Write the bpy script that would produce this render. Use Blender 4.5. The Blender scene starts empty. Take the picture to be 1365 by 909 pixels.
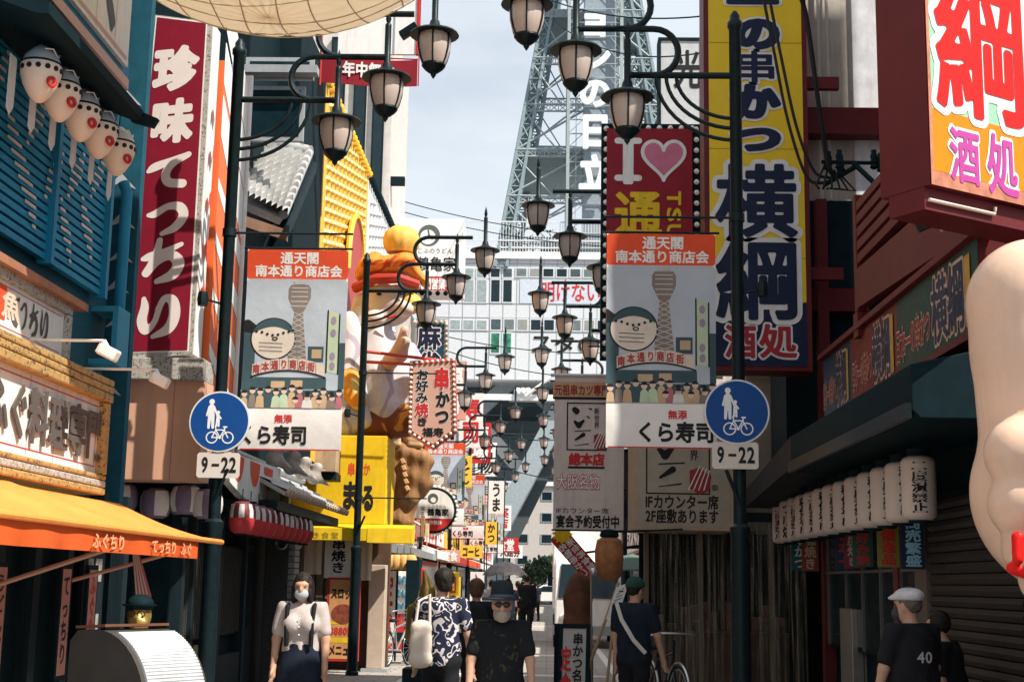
import bpy, math, random
import numpy as np
from mathutils import Vector, Matrix
random.seed(7)
rng = np.random.default_rng(7)
SC = bpy.context.scene
COL = SC.collection
R = math.radians

# ---------------------------------------------------------------- camera
FPX, W0, H0 = 1850.0, 1365.0, 909.0
CAMZ = 1.55
ROLL = R(0.75)
_a = Vector((730 - W0 / 2, -(778 - H0 / 2), -FPX)).normalized()      # the street direction (+Y) in camera axes
_z = Vector((math.sin(ROLL), math.cos(ROLL), 0)); _z = (_z - _a * _z.dot(_a)).normalized()
_x = _a.cross(_z)
RC = Matrix((_x, _a, _z))                                            # camera axes to world
cd = bpy.data.cameras.new('camera'); cam = bpy.data.objects.new('camera', cd); COL.objects.link(cam)
cam.matrix_world = Matrix.Translation((0, 0, CAMZ)) @ RC.to_4x4()
cd.sensor_width = 36; cd.lens = FPX / W0 * 36; cd.clip_end = 3000; cd.clip_start = 0.1
SC.camera = cam

# ---------------------------------------------------------------- sky and sun
SUN = Vector((0.85, -0.55, 1.25)).normalized()                       # towards the sun
world = bpy.data.worlds.new('World'); SC.world = world; world.use_nodes = True
nt = world.node_tree; nt.nodes.clear()
out = nt.nodes.new('ShaderNodeOutputWorld'); bg = nt.nodes.new('ShaderNodeBackground')
sky = nt.nodes.new('ShaderNodeTexSky'); sky.sky_type = 'NISHITA'; sky.sun_disc = False
sky.sun_elevation = math.asin(SUN.z); sky.sun_rotation = math.atan2(SUN.x, SUN.y)
sky.dust_density = 1.6; sky.ozone_density = 1.5
tc = nt.nodes.new('ShaderNodeTexCoord'); mp = nt.nodes.new('ShaderNodeMapping')
mp.inputs['Scale'].default_value = (1.6, 1.6, 4.2); mp.inputs['Location'].default_value = (.35, .2, .1)
nz = nt.nodes.new('ShaderNodeTexNoise'); nz.inputs['Scale'].default_value = 2.2; nz.inputs['Detail'].default_value = 7; nz.inputs['Roughness'].default_value = .55
rp = nt.nodes.new('ShaderNodeValToRGB'); rp.color_ramp.elements[0].color = (.5, .5, .5, 1); rp.color_ramp.elements[0].position = .12; rp.color_ramp.elements[1].position = .50
mxs = nt.nodes.new('ShaderNodeMix'); mxs.data_type = 'RGBA'
mxs.inputs['B'].default_value = (6.3, 6.9, 7.5, 1)
nt.links.new(tc.outputs['Generated'], mp.inputs['Vector']); nt.links.new(mp.outputs[0], nz.inputs['Vector'])
nt.links.new(nz.outputs['Fac'], rp.inputs[0]); nt.links.new(rp.outputs[0], mxs.inputs['Factor'])
nt.links.new(sky.outputs[0], mxs.inputs['A']); nt.links.new(mxs.outputs['Result'], bg.inputs[0])
bg.inputs[1].default_value = 0.075
nt.links.new(bg.outputs[0], out.inputs[0])
sl = bpy.data.lights.new('sun', 'SUN'); sl.energy = 4.4; sl.angle = R(.5); sl.color = (1, .93, .82)
so = bpy.data.objects.new('sun', sl); COL.objects.link(so); so.location = (8, -6, 20)
so.rotation_euler = (-SUN).to_track_quat('-Z', 'Y').to_euler()
SC.view_settings.view_transform = 'Standard'; SC.view_settings.look = 'None'
SC.view_settings.exposure = 0.8; SC.view_settings.gamma = 1
SC.render.engine = 'CYCLES'; SC.cycles.max_bounces = 6; SC.cycles.transparent_max_bounces = 12
SC.cycles.use_denoising = True

# ---------------------------------------------------------------- helpers: places
def ray(px, py):
    return RC @ Vector((px - W0 / 2, -(py - H0 / 2), -FPX))
def P(px, py, Y):
    d = ray(px, py); t = Y / d.y
    return Vector((d.x * t, Y, CAMZ + d.z * t))
def PX(px, py, X):
    d = ray(px, py); t = X / d.x
    return Vector((X, d.y * t, CAMZ + d.z * t))
def PZ(px, py, Z=0.):
    d = ray(px, py); t = (Z - CAMZ) / d.z
    return Vector((d.x * t, d.y * t, Z))
def ZY(py, Y, px=730): return P(px, py, Y).z
def XY(px, Y, py=600): return P(px, py, Y).x

# ---------------------------------------------------------------- helpers: materials
def lin(c): return tuple((v / 12.92 if v <= .04045 else ((v + .055) / 1.055) ** 2.4) for v in c)
def hx(s):
    return lin(tuple(int(s[i:i + 2], 16) / 255 for i in (0, 2, 4)))
MATS = {}
def mat(name, col, rough=.6, metal=0., var=.14, scale=5., bump=0., spec=.2, stretch=(1, 1, 1), bscale=None, alpha=1., coat=0., dirt=0., emit=None, sub=0.):
    if name in MATS: return MATS[name]
    if isinstance(col, str): col = hx(col)
    m = bpy.data.materials.new(name); m.use_nodes = True; t = m.node_tree; L = t.links
    b = t.nodes['Principled BSDF']
    b.inputs['Roughness'].default_value = rough; b.inputs['Metallic'].default_value = metal
    b.inputs['Specular IOR Level'].default_value = spec; b.inputs['Coat Weight'].default_value = coat
    b.inputs['Alpha'].default_value = alpha
    tc = t.nodes.new('ShaderNodeTexCoord'); mp = t.nodes.new('ShaderNodeMapping'); mp.inputs['Scale'].default_value = stretch
    L.new(tc.outputs['Object'], mp.inputs[0])
    n = t.nodes.new('ShaderNodeTexNoise'); n.inputs['Scale'].default_value = scale; n.inputs['Detail'].default_value = 6; n.inputs['Roughness'].default_value = .65
    L.new(mp.outputs[0], n.inputs['Vector'])
    r = t.nodes.new('ShaderNodeValToRGB'); r.color_ramp.elements[0].position = .3; r.color_ramp.elements[1].position = .72
    r.color_ramp.elements[0].color = (*[max(0, v * (1 - var)) for v in col], 1)
    r.color_ramp.elements[1].color = (*[min(1, v * (1 + var * .6)) for v in col], 1)
    L.new(n.outputs['Fac'], r.inputs[0]); c = r.outputs[0]
    if dirt > 0:                                   # streaks of grime running down
        mp2 = t.nodes.new('ShaderNodeMapping'); mp2.inputs['Scale'].default_value = (7, 7, .7); L.new(tc.outputs['Object'], mp2.inputs[0])
        n2 = t.nodes.new('ShaderNodeTexNoise'); n2.inputs['Scale'].default_value = 1.6; n2.inputs['Detail'].default_value = 8; n2.inputs['Roughness'].default_value = .7
        L.new(mp2.outputs[0], n2.inputs['Vector'])
        r2 = t.nodes.new('ShaderNodeValToRGB'); r2.color_ramp.elements[0].position = .48; r2.color_ramp.elements[1].position = .74
        L.new(n2.outputs['Fac'], r2.inputs[0])
        ml = t.nodes.new('ShaderNodeMath'); ml.operation = 'MULTIPLY'; ml.inputs[1].default_value = dirt; L.new(r2.outputs[0], ml.inputs[0])
        x = t.nodes.new('ShaderNodeMix'); x.data_type = 'RGBA'; L.new(ml.outputs[0], x.inputs['Factor']); L.new(c, x.inputs['A'])
        x.inputs['B'].default_value = (*[v * .25 + .012 for v in col], 1); c = x.outputs['Result']
    L.new(c, b.inputs['Base Color'])
    if emit: b.inputs['Emission Color'].default_value = (*emit[0], 1); b.inputs['Emission Strength'].default_value = emit[1]
    rr = t.nodes.new('ShaderNodeMapRange'); rr.inputs['To Min'].default_value = max(0, rough - .1); rr.inputs['To Max'].default_value = min(1, rough + .12)
    L.new(n.outputs['Fac'], rr.inputs['Value']); L.new(rr.outputs[0], b.inputs['Roughness'])
    if bump > 0:
        nb = t.nodes.new('ShaderNodeTexNoise'); nb.inputs['Scale'].default_value = bscale or scale * 4; nb.inputs['Detail'].default_value = 5
        L.new(mp.outputs[0], nb.inputs['Vector'])
        bp = t.nodes.new('ShaderNodeBump'); bp.inputs['Strength'].default_value = bump; bp.inputs['Distance'].default_value = .02
        L.new(nb.outputs['Fac'], bp.inputs['Height']); L.new(bp.outputs[0], b.inputs['Normal'])
    MATS[name] = m
    return m

def mat2(name, a, b, scale=3., th=.5, rough=.55, lines=False):
    """two printed colours: swirling patches, or thin drawn lines"""
    m = mat(name, a, rough); t = m.node_tree; L = t.links; bs = t.nodes['Principled BSDF']; src = bs.inputs['Base Color'].links[0].from_socket
    tc = t.nodes.new('ShaderNodeTexCoord')
    if lines: n = t.nodes.new('ShaderNodeTexWave'); n.inputs['Distortion'].default_value = 9; n.inputs['Detail'].default_value = 3; n.inputs['Detail Scale'].default_value = 1.2
    else: n = t.nodes.new('ShaderNodeTexNoise'); n.inputs['Distortion'].default_value = 1.6; n.inputs['Detail'].default_value = 3
    n.inputs['Scale'].default_value = scale; L.new(tc.outputs['Object'], n.inputs['Vector'])
    r = t.nodes.new('ShaderNodeValToRGB'); r.color_ramp.elements[0].position = th; r.color_ramp.elements[1].position = th + .04
    L.new(n.outputs['Fac'], r.inputs[0]); x = t.nodes.new('ShaderNodeMix'); x.data_type = 'RGBA'; L.new(r.outputs[0], x.inputs['Factor']); L.new(src, x.inputs['A']); x.inputs['B'].default_value = (*b, 1)
    L.new(x.outputs['Result'], bs.inputs['Base Color']); return m

# ---------------------------------------------------------------- helpers: objects
ORG = {}
USED = set()
def wloc(o): return ORG.get(o.name, Vector((0, 0, 0)))
def thing(name, label, cat, loc=(0, 0, 0), rz=0., group=None, kind=None):
    o = bpy.data.objects.new(name, None); COL.objects.link(o); o.location = loc; o.rotation_euler = (0, 0, rz)
    o.empty_display_size = .1
    ORG[o.name] = Vector(loc)
    tag(o, label, cat, group, kind)
    return o
def tag(o, label=None, cat=None, group=None, kind=None):
    if label: o['label'] = label
    if cat: o['category'] = cat
    if group: o['group'] = group
    if kind: o['kind'] = kind
    return o
def kids(o): return [c for c in bpy.data.objects if c.parent == o]
def dup(o, loc, rz=0., label=None, group=None, par=None):
    c = o.copy(); COL.objects.link(c)
    if par is None:
        c.location = loc; c.rotation_euler = (0, 0, rz); ORG[c.name] = Vector(loc)
        if label: c['label'] = label
        if group: c['group'] = group
    else: c.parent = par
    for k in CH.get(o.name, []):
        dup(bpy.data.objects[k], None, par=c)
    CH[c.name] = [k.name for k in c.children]
    return c
CH = {}

class MB:
    def __init__(s): s.v = []; s.f = []
    def add(s, vs, fs, M=None):
        o = len(s.v)
        s.v += [tuple(M @ Vector(p)) for p in vs] if M is not None else [tuple(p) for p in vs]
        s.f += [tuple(i + o for i in f) for f in fs]; return s
    def box(s, x0, x1, y0, y1, z0, z1, M=None):
        x0, x1 = min(x0, x1), max(x0, x1); y0, y1 = min(y0, y1), max(y0, y1); z0, z1 = min(z0, z1), max(z0, z1)
        return s.add([(x0, y0, z0), (x1, y0, z0), (x1, y1, z0), (x0, y1, z0), (x0, y0, z1), (x1, y0, z1), (x1, y1, z1), (x0, y1, z1)],
                     [(3, 2, 1, 0), (4, 5, 6, 7), (0, 1, 5, 4), (1, 2, 6, 5), (2, 3, 7, 6), (3, 0, 4, 7)], M)
    def hexa(s, a, b):            # two quads (lists of 4), joined
        return s.add(list(a) + list(b), [(3, 2, 1, 0), (4, 5, 6, 7), (0, 1, 5, 4), (1, 2, 6, 5), (2, 3, 7, 6), (3, 0, 4, 7)])
    def prism(s, poly, ext):      # 3-D polygon swept along ext
        n = len(poly); e = Vector(ext); a = [Vector(p) for p in poly]
        return s.add(a + [p + e for p in a], [tuple(range(n - 1, -1, -1)), tuple(range(n, 2 * n))] + [(i, (i + 1) % n, n + (i + 1) % n, n + i) for i in range(n)])
    def tube(s, pts, r, n=8, close=False, rs=None):
        pts = [Vector(p) for p in pts]; m = len(pts); rings = []; up = None
        for i, p in enumerate(pts):
            if close: d = (pts[(i + 1) % m] - pts[i - 1])
            else: d = (pts[min(i + 1, m - 1)] - pts[max(i - 1, 0)])
            d.normalize()
            if up is None: up = Vector((0, 0, 1)) if abs(d.z) < .9 else Vector((1, 0, 0))
            a = d.cross(up)
            if a.length < 1e-4: a = d.orthogonal()
            a.normalize(); b = a.cross(d).normalized(); up = b
            rr = rs[i] if rs else r
            rings.append([p + (a * math.cos(2 * math.pi * k / n) + b * math.sin(2 * math.pi * k / n)) * rr for k in range(n)])
        vs = [q for g in rings for q in g]; fs = []
        for i in range(m if close else m - 1):
            j = (i + 1) % m
            for k in range(n): fs.append((i * n + k, j * n + k, j * n + (k + 1) % n, i * n + (k + 1) % n))
        if not close: fs += [tuple(range(n)), tuple(range(m * n - 1, (m - 1) * n - 1, -1))]
        return s.add(vs, fs)
    def bar(s, a, b, r, n=8, r2=None): return s.tube([a, b], r, n, rs=[r, r if r2 is None else r2])
    def lathe(s, prof, c=(0, 0, 0), n=16, sx=1., sy=1.):
        vs = []; fs = []; c = Vector(c); m = len(prof)
        for r, z in prof:
            for k in range(n):
                t = 2 * math.pi * k / n; vs.append(c + Vector((r * math.cos(t) * sx, r * math.sin(t) * sy, z)))
        for i in range(m - 1):
            for k in range(n): fs.append((i * n + k, i * n + (k + 1) % n, (i + 1) * n + (k + 1) % n, (i + 1) * n + k))
        fs += [tuple(range(n - 1, -1, -1)), tuple(range((m - 1) * n, m * n))]
        return s.add(vs, fs)
    def ell(s, c, rx, ry, rz, nu=14, nv=8):
        return s.lathe([(max(.001, math.sin(math.pi * i / nv)), -math.cos(math.pi * i / nv) * rz) for i in range(nv + 1)], c, nu, rx, ry)
    def plane_grid(s, fn, nu, nv):
        vs = [fn(i / nu, j / nv) for j in range(nv + 1) for i in range(nu + 1)]
        return s.add(vs, [(j * (nu + 1) + i, j * (nu + 1) + i + 1, (j + 1) * (nu + 1) + i + 1, (j + 1) * (nu + 1) + i) for j in range(nv) for i in range(nu)])
    def build(s, name, m, parent=None, smooth=False, label=None, local=False, bevel=0.):
        me = bpy.data.meshes.new(name)
        off = Vector((0, 0, 0)) if (parent is None or local) else wloc(parent)
        vs = np.array(s.v, dtype=float).reshape(-1, 3) - np.array(off)
        me.from_pydata(vs.tolist(), [], s.f); me.update()
        o = bpy.data.objects.new(name, me); COL.objects.link(o)
        if m is not None: me.materials.append(m)
        if smooth:
            for p in me.polygons: p.use_smooth = True
            me.set_sharp_from_angle(angle=R(42))
        if bevel > 0:
            b = o.modifiers.new('bevel', 'BEVEL'); b.width = bevel; b.segments = 2; b.limit_method = 'ANGLE'
        if parent is not None:
            o.parent = parent; CH.setdefault(parent.name, []).append(o.name); ORG[o.name] = off if not local else Vector((0, 0, 0))
        if label: o['label'] = label
        return o

# ---------------------------------------------------------------- helpers: flat shapes from distance fields (letters, pictograms, prints)
def iso2(F, xs, ys):
    F = np.where(F == 0, 1e-9, F); ins = F < 0; vs = []; fs = []; seg = []; idx = {}
    def vid(key, p):
        if key not in idx: idx[key] = len(vs); vs.append(p)
        return idx[key]
    ny, nx = F.shape
    cnt = ins[:-1, :-1].astype(int) + ins[1:, :-1] + ins[:-1, 1:] + ins[1:, 1:]
    for j in range(ny - 1):
        row = cnt[j]; i = 0
        nzr = np.nonzero(row)[0]
        if len(nzr) == 0: continue
        i = int(nzr[0]); last = int(nzr[-1])
        while i <= last:
            if row[i] == 4:
                k = i
                while k + 1 < nx - 1 and row[k + 1] == 4: k += 1
                q = [(i, j), (k + 1, j), (k + 1, j + 1), (i, j + 1)]
                fs.append(tuple(vid(('c',) + c, (xs[c[0]], ys[c[1]])) for c in q)); i = k + 1; continue
            if row[i] > 0:
                c4 = [(i, j), (i + 1, j), (i + 1, j + 1), (i, j + 1)]; poly = []; ex = None; en = None
                for a in range(4):
                    p, q = c4[a], c4[(a + 1) % 4]; fp, fq = F[p[1], p[0]], F[q[1], q[0]]
                    if fp < 0: poly.append(vid(('c',) + p, (xs[p[0]], ys[p[1]])))
                    if (fp < 0) != (fq < 0):
                        t = fp / (fp - fq); key = ('e',) + (p + q if p < q else q + p)
                        k = vid(key, (xs[p[0]] + t * (xs[q[0]] - xs[p[0]]), ys[p[1]] + t * (ys[q[1]] - ys[p[1]])))
                        poly.append(k)
                        if fp < 0: ex = k
                        else: en = k
                if len(poly) >= 3: fs.append(tuple(poly))
                if row[i] in (1, 2, 3) and ex is not None and en is not None: seg.append((ex, en))
            i += 1
    return np.array(vs).reshape(-1, 2), fs, seg
def seg_field(A, B, X, Y, ra=None, rb=None):
    P_ = np.stack([X.ravel(), Y.ravel()], 1); best = np.full(len(P_), 9.)
    for k in range(len(A)):
        a, b = A[k], B[k]; d = b - a; L2 = max(1e-12, d @ d)
        t = np.clip(((P_ - a) @ d) / L2, 0, 1); q = P_ - a - t[:, None] * d
        ds = np.sqrt((q * q).sum(1))
        if ra is not None: ds = ds - (ra[k] + t * (rb[k] - ra[k]))
        best = np.minimum(best, ds)
    return best.reshape(X.shape)
def inside_eo(A, B, X, Y):
    c = np.zeros(X.shape, int)
    for (ax, ay), (bx, by) in zip(A, B):
        if ay == by: continue
        cond = ((ay <= Y) & (by > Y)) | ((by <= Y) & (ay > Y))
        xi = ax + (Y - ay) / (by - ay) * (bx - ax)
        c += (cond & (X < xi))
    return c % 2 == 1
def poly_field(pts, X, Y):
    A = np.array(pts, float); B = np.roll(A, -1, 0)
    d = seg_field(A, B, X, Y); return np.where(inside_eo(A, B, X, Y), -d, d)
def ell_field(c, rx, ry, X, Y):
    return (np.sqrt(((X - c[0]) / rx) ** 2 + ((Y - c[1]) / ry) ** 2) - 1) * min(rx, ry)
def stroke_field(strokes, X, Y):       # strokes: lists of (x, y, r)
    best = np.full(X.shape, 9.)
    for st in strokes:
        st = np.array(st, float)
        if len(st) == 1: best = np.minimum(best, np.hypot(X - st[0, 0], Y - st[0, 1]) - st[0, 2]); continue
        best = np.minimum(best, seg_field(st[:-1, :2], st[1:, :2], X, Y, st[:-1, 2], st[1:, 2]))
    return best
def smooth_stroke(st, n=6):            # Catmull-Rom through (x, y, r)
    st = np.array(st, float); p = np.vstack([2 * st[0] - st[1], st, 2 * st[-1] - st[-2]]); o = []
    for i in range(1, len(p) - 2):
        for k in range(n):
            t = k / n
            o.append(.5 * ((2 * p[i]) + (-p[i - 1] + p[i + 1]) * t + (2 * p[i - 1] - 5 * p[i] + 4 * p[i + 1] - p[i + 2]) * t * t + (-p[i - 1] + 3 * p[i] - 3 * p[i + 1] + p[i + 2]) * t ** 3))
    o.append(p[-2]); return np.array(o)

class Frame:                            # a flat face to draw on: origin, right, up (metres)
    def __init__(s, O, U, V=(0, 0, 1)):
        s.O = Vector(O); s.U = Vector(U).normalized(); s.V = Vector(V).normalized(); s.N = s.U.cross(s.V)
        s.bend = None
    def pt(s, u, v, n=0.):
        if s.bend: n = n + s.bend(u, v)
        return s.O + s.U * u + s.V * v + s.N * n
def flat(mb, fr, vs, fs, seg, n=.004, ext=0.):
    o = len(mb.v); mb.v += [tuple(fr.pt(u, v, n + ext)) for u, v in vs]; mb.f += [tuple(i + o for i in f) for f in fs]
    if ext > 0:
        o2 = len(mb.v); mb.v += [tuple(fr.pt(u, v, n)) for u, v in vs]
        mb.f += [(a + o, a + o2, b + o2, b + o) for a, b in seg]
    return mb
def shape(mb, fr, fld, u0, u1, v0, v1, res=48, n=.004, ext=0.):
    m = max(u1 - u0, v1 - v0) / res
    xs = np.linspace(u0, u1, max(3, int((u1 - u0) / m) + 1)); ys = np.linspace(v0, v1, max(3, int((v1 - v0) / m) + 1))
    X, Y = np.meshgrid(xs, ys); F = fld(X, Y)
    F[0, :] = np.maximum(F[0, :], 1e-4); F[-1, :] = np.maximum(F[-1, :], 1e-4); F[:, 0] = np.maximum(F[:, 0], 1e-4); F[:, -1] = np.maximum(F[:, -1], 1e-4)
    return flat(mb, fr, *iso2(F, xs, ys), n=n, ext=ext)
def rect(mb, fr, u0, u1, v0, v1, n=.004, nv=1, ext=0.):
    ys = np.linspace(v0, v1, nv + 1); o = len(mb.v)
    for y in ys: mb.v += [tuple(fr.pt(u0, y, n + ext)), tuple(fr.pt(u1, y, n + ext))]
    for j in range(nv): mb.f.append((o + 2 * j, o + 2 * j + 1, o + 2 * j + 3, o + 2 * j + 2))
    if ext > 0:
        c = [fr.pt(u0, v0, n), fr.pt(u1, v0, n), fr.pt(u1, v1, n), fr.pt(u0, v1, n)]; d = [fr.pt(u0, v0, n + ext), fr.pt(u1, v0, n + ext), fr.pt(u1, v1, n + ext), fr.pt(u0, v1, n + ext)]
        o = len(mb.v); mb.v += [tuple(p) for p in c + d]; mb.f += [(o + i, o + (i + 1) % 4, o + 4 + (i + 1) % 4, o + 4 + i) for i in range(4)]
    return mb

GL = {}; GM = {}
NG = 88
def load_glyphs(chars):
    objs = []
    for ch in chars:
        c = bpy.data.curves.new('glyph', 'FONT'); c.body = ch; c.size = 1; c.resolution_u = 4; c.fill_mode = 'FRONT' if hasattr(c, 'fill_mode') else c.fill_mode
        o = bpy.data.objects.new('glyph', c); COL.objects.link(o); objs.append((ch, o, c))
    dg = bpy.context.evaluated_depsgraph_get()
    for ch, o, c in objs:
        me = bpy.data.meshes.new_from_object(o.evaluated_get(dg))
        v = np.array([x.co[:2] for x in me.vertices]).reshape(-1, 2)
        cnt = {}
        for p in me.polygons:
            for e in p.edge_keys: cnt[e] = cnt.get(e, 0) + 1
        E = [e for e, k in cnt.items() if k == 1]
        GL[ch] = (v, np.array(E, int).reshape(-1, 2))
        bpy.data.meshes.remove(me)
    for ch, o, c in objs:
        bpy.data.objects.remove(o); bpy.data.curves.remove(c)
def glyph(ch, off):
    """flat mesh of a letter thickened by off (in em); returns verts, faces, rim, advance"""
    key = (ch, round(off, 3))
    if key in GM: return GM[key]
    if (ch, 'sdf') not in GM:
        v, E = GL[ch]
        if len(E) == 0: GM[key] = (np.zeros((0, 2)), [], [], .5); return GM[key]
        lo, hi = v.min(0), v.max(0)
        cjk = ord(ch) > 0x2fff
        x0, x1 = (-.16, 1.16) if cjk else (lo[0] - .16, hi[0] + .16)
        y0, y1 = -.28, 1.04
        xs = np.linspace(x0, x1, NG); ys = np.linspace(y0, y1, NG); X, Y = np.meshgrid(xs, ys)
        d = seg_field(v[E[:, 0]], v[E[:, 1]], X, Y); F = np.where(inside_eo(v[E[:, 0]], v[E[:, 1]], X, Y), -d, d)
        GM[(ch, 'sdf')] = (F, xs, ys, cjk, lo, hi)
    F, xs, ys, cjk, lo, hi = GM[(ch, 'sdf')]
    G = F - off; G[0] = 1; G[-1] = 1; G[:, 0] = 1; G[:, -1] = 1
    V, fs, sg = iso2(G, xs, ys)
    if not cjk: V = V - np.array([lo[0] - .06, 0]); adv = hi[0] - lo[0] + .12
    else: V = V + np.array([0, .12]) if False else V; adv = 1.
    V = V + np.array([0, .12 if cjk else .14])
    GM[key] = (V, fs, sg, adv); return GM[key]
CUSTOM = {}
def text(mb, fr, s, u0, u1, v0, v1, off=.02, vert=False, n=.004, ext=0., gap=0., rot=0., wob=None):
    """write s inside the box; vert = top to bottom"""
    k = len(s)
    if vert:
        h = (v1 - v0) / k
        for i, ch in enumerate(s):
            if ch == ' ': continue
            V, fs, sg, adv = glyph(ch, off)
            y = v1 - (i + 1) * h
            if ch == 'ー':                       # the long mark stands upright in vertical writing
                V = np.stack([1 - V[:, 1], V[:, 0]], 1) if False else np.stack([V[:, 1], 1 - V[:, 0]], 1)
            sc = h * (1 - gap)
            flat(mb, fr, np.stack([u0 + V[:, 0] / max(adv, 1e-6) * (u1 - u0), y + h * gap / 2 + V[:, 1] * sc], 1), fs, sg, n, ext)
    else:
        adv = [glyph(ch, off)[3] if ch != ' ' else .4 for ch in s]; tot = sum(adv) + gap * (k - 1); x = 0.; sc = (u1 - u0) / tot
        for i, ch in enumerate(s):
            if ch != ' ':
                V, fs, sg, a = glyph(ch, off)
                dv = wob(i) if wob else 0.
                flat(mb, fr, np.stack([u0 + (x + V[:, 0]) * sc, v0 + dv + V[:, 1] * (v1 - v0)], 1), fs, sg, n, ext)
            x += adv[i] + gap
    return mb

# ---------------------------------------------------------------- helpers: round forms from 3-D distance fields
def cone(p0, r0, p1, r1, sc=(1, 1, 1)): return ('c', np.array(p0, float), r0, np.array(p1, float), r1, np.array(sc, float))
def blob(c, rx, ry, rz): return ('e', np.array(c, float), np.array((rx, ry, rz), float))
def nets(prims, h, k=.03, clip=None, grow=0., noise=None):
    lo = []; hi = []
    for p in prims:
        if p[0] == 'c':
            r = max(p[2], p[4]) / p[5].min() + k; lo.append(np.minimum(p[1], p[3]) - r); hi.append(np.maximum(p[1], p[3]) + r)
        else: lo.append(p[1] - p[2] - k); hi.append(p[1] + p[2] + k)
    lo = np.min(lo, 0) - grow - 2 * h; hi = np.max(hi, 0) + grow + 2 * h
    n = np.ceil((hi - lo) / h).astype(int) + 1
    ax = [lo[i] + np.arange(n[i]) * h for i in range(3)]
    F = np.full(tuple(n), 1e3)
    for p in prims:
        if p[0] == 'c':
            r = max(p[2], p[4]) / p[5].min(); a = np.minimum(p[1], p[3]) - r - k * 2 - grow - 2 * h; b = np.maximum(p[1], p[3]) + r + k * 2 + grow + 2 * h
        else: a = p[1] - p[2] - k * 2 - grow - 2 * h; b = p[1] + p[2] + k * 2 + grow + 2 * h
        s = [slice(max(0, int((a[i] - lo[i]) / h)), min(n[i], int((b[i] - lo[i]) / h) + 2)) for i in range(3)]
        X, Y, Z = np.meshgrid(ax[0][s[0]], ax[1][s[1]], ax[2][s[2]], indexing='ij')
        if p[0] == 'c':
            m = p[5]; q = np.stack([(X - p[1][0]) * m[0], (Y - p[1][1]) * m[1], (Z - p[1][2]) * m[2]], -1); d = (p[3] - p[1]) * m
            t = np.clip((q @ d) / max(1e-12, d @ d), 0, 1); w = q - t[..., None] * d
            D = (np.sqrt((w * w).sum(-1)) - (p[2] + t * (p[4] - p[2]))) / m.max()
        else:
            e = np.sqrt(((X - p[1][0]) / p[2][0]) ** 2 + ((Y - p[1][1]) / p[2][1]) ** 2 + ((Z - p[1][2]) / p[2][2]) ** 2)
            D = (e - 1) * p[2].min()
        S = F[s[0], s[1], s[2]]
        hh = np.clip(.5 + .5 * (S - D) / k, 0, 1)
        F[s[0], s[1], s[2]] = np.where(S > 500, D, S + (D - S) * hh - k * hh * (1 - hh))
    F -= grow
    X, Y, Z = np.meshgrid(*ax, indexing='ij')
    if noise is not None: F += noise(X, Y, Z)
    if clip is not None: F = np.maximum(F, clip(X, Y, Z))
    ins = F < 0
    acc = np.zeros(tuple(n - 1) + (3,)); cnt = np.zeros(tuple(n - 1))
    offs = [(0, 0, 0), (1, 0, 0), (0, 1, 0), (1, 1, 0), (0, 0, 1), (1, 0, 1), (0, 1, 1), (1, 1, 1)]
    cs = [F[o[0]:n[0] - 1 + o[0], o[1]:n[1] - 1 + o[1], o[2]:n[2] - 1 + o[2]] for o in offs]
    for a in range(8):
        for b in range(a + 1, 8):
            df = np.array(offs[b]) - np.array(offs[a])
            if np.abs(df).sum() != 1: continue
            m = (cs[a] < 0) != (cs[b] < 0)
            with np.errstate(divide='ignore', invalid='ignore'): t = np.where(m, cs[a] / (cs[a] - cs[b]), 0)
            pt = np.array(offs[a])[None, None, None, :] + t[..., None] * df
            acc += np.where(m[..., None], pt, 0); cnt += m
    act = cnt > 0; ii = np.argwhere(act)
    vid = -np.ones(act.shape, int); vid[act] = np.arange(len(ii))
    V = lo + (ii + acc[act] / cnt[act][:, None]) * h
    fs = []
    for axn in range(3):
        o1, o2 = [(1, 2), (2, 0), (0, 1)][axn]
        sl0 = [slice(None)] * 3; sl1 = [slice(None)] * 3; sl0[axn] = slice(0, -1); sl1[axn] = slice(1, None)
        A, B = ins[tuple(sl0)], ins[tuple(sl1)]
        for e in np.argwhere(A != B):
            if e[o1] == 0 or e[o2] == 0 or e[o1] >= n[o1] - 1 or e[o2] >= n[o2] - 1: continue
            q = []
            for d1, d2 in ((-1, -1), (0, -1), (0, 0), (-1, 0)):
                c = e.copy(); c[o1] += d1; c[o2] += d2; q.append(int(vid[tuple(c)]))
            if not A[tuple(e)]: q.reverse()
            fs.append(tuple(q))
    return V, fs
def netmb(prims, h, k=.03, clip=None, grow=0., M=None, noise=None):
    V, fs = nets(prims, h, k, clip, grow, noise); return MB().add(V.tolist() if M is None else V.tolist(), fs, M)
load_glyphs('珍味てっちりふぐ料理専門的魚鶴亀家時間営業年中無休麻雀串かつお好み焼きまる元祖カツ総本店大阪名物宴会予約受付席座敷あります通天閣南商街無添くら寿司の日立ョン明けないスタロック横綱酒処一光二度漬禁止売繁盛秘伝塩盛り場自慢逸品たこ安全食堂喫茶丸福寿居屋生丼円定休コーヒ薬店入館うどんソバ' + '0123456789-–FITSUabcdeM®' + 'ウタター券銭湯玉子メニュ新世界こぶ')

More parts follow.
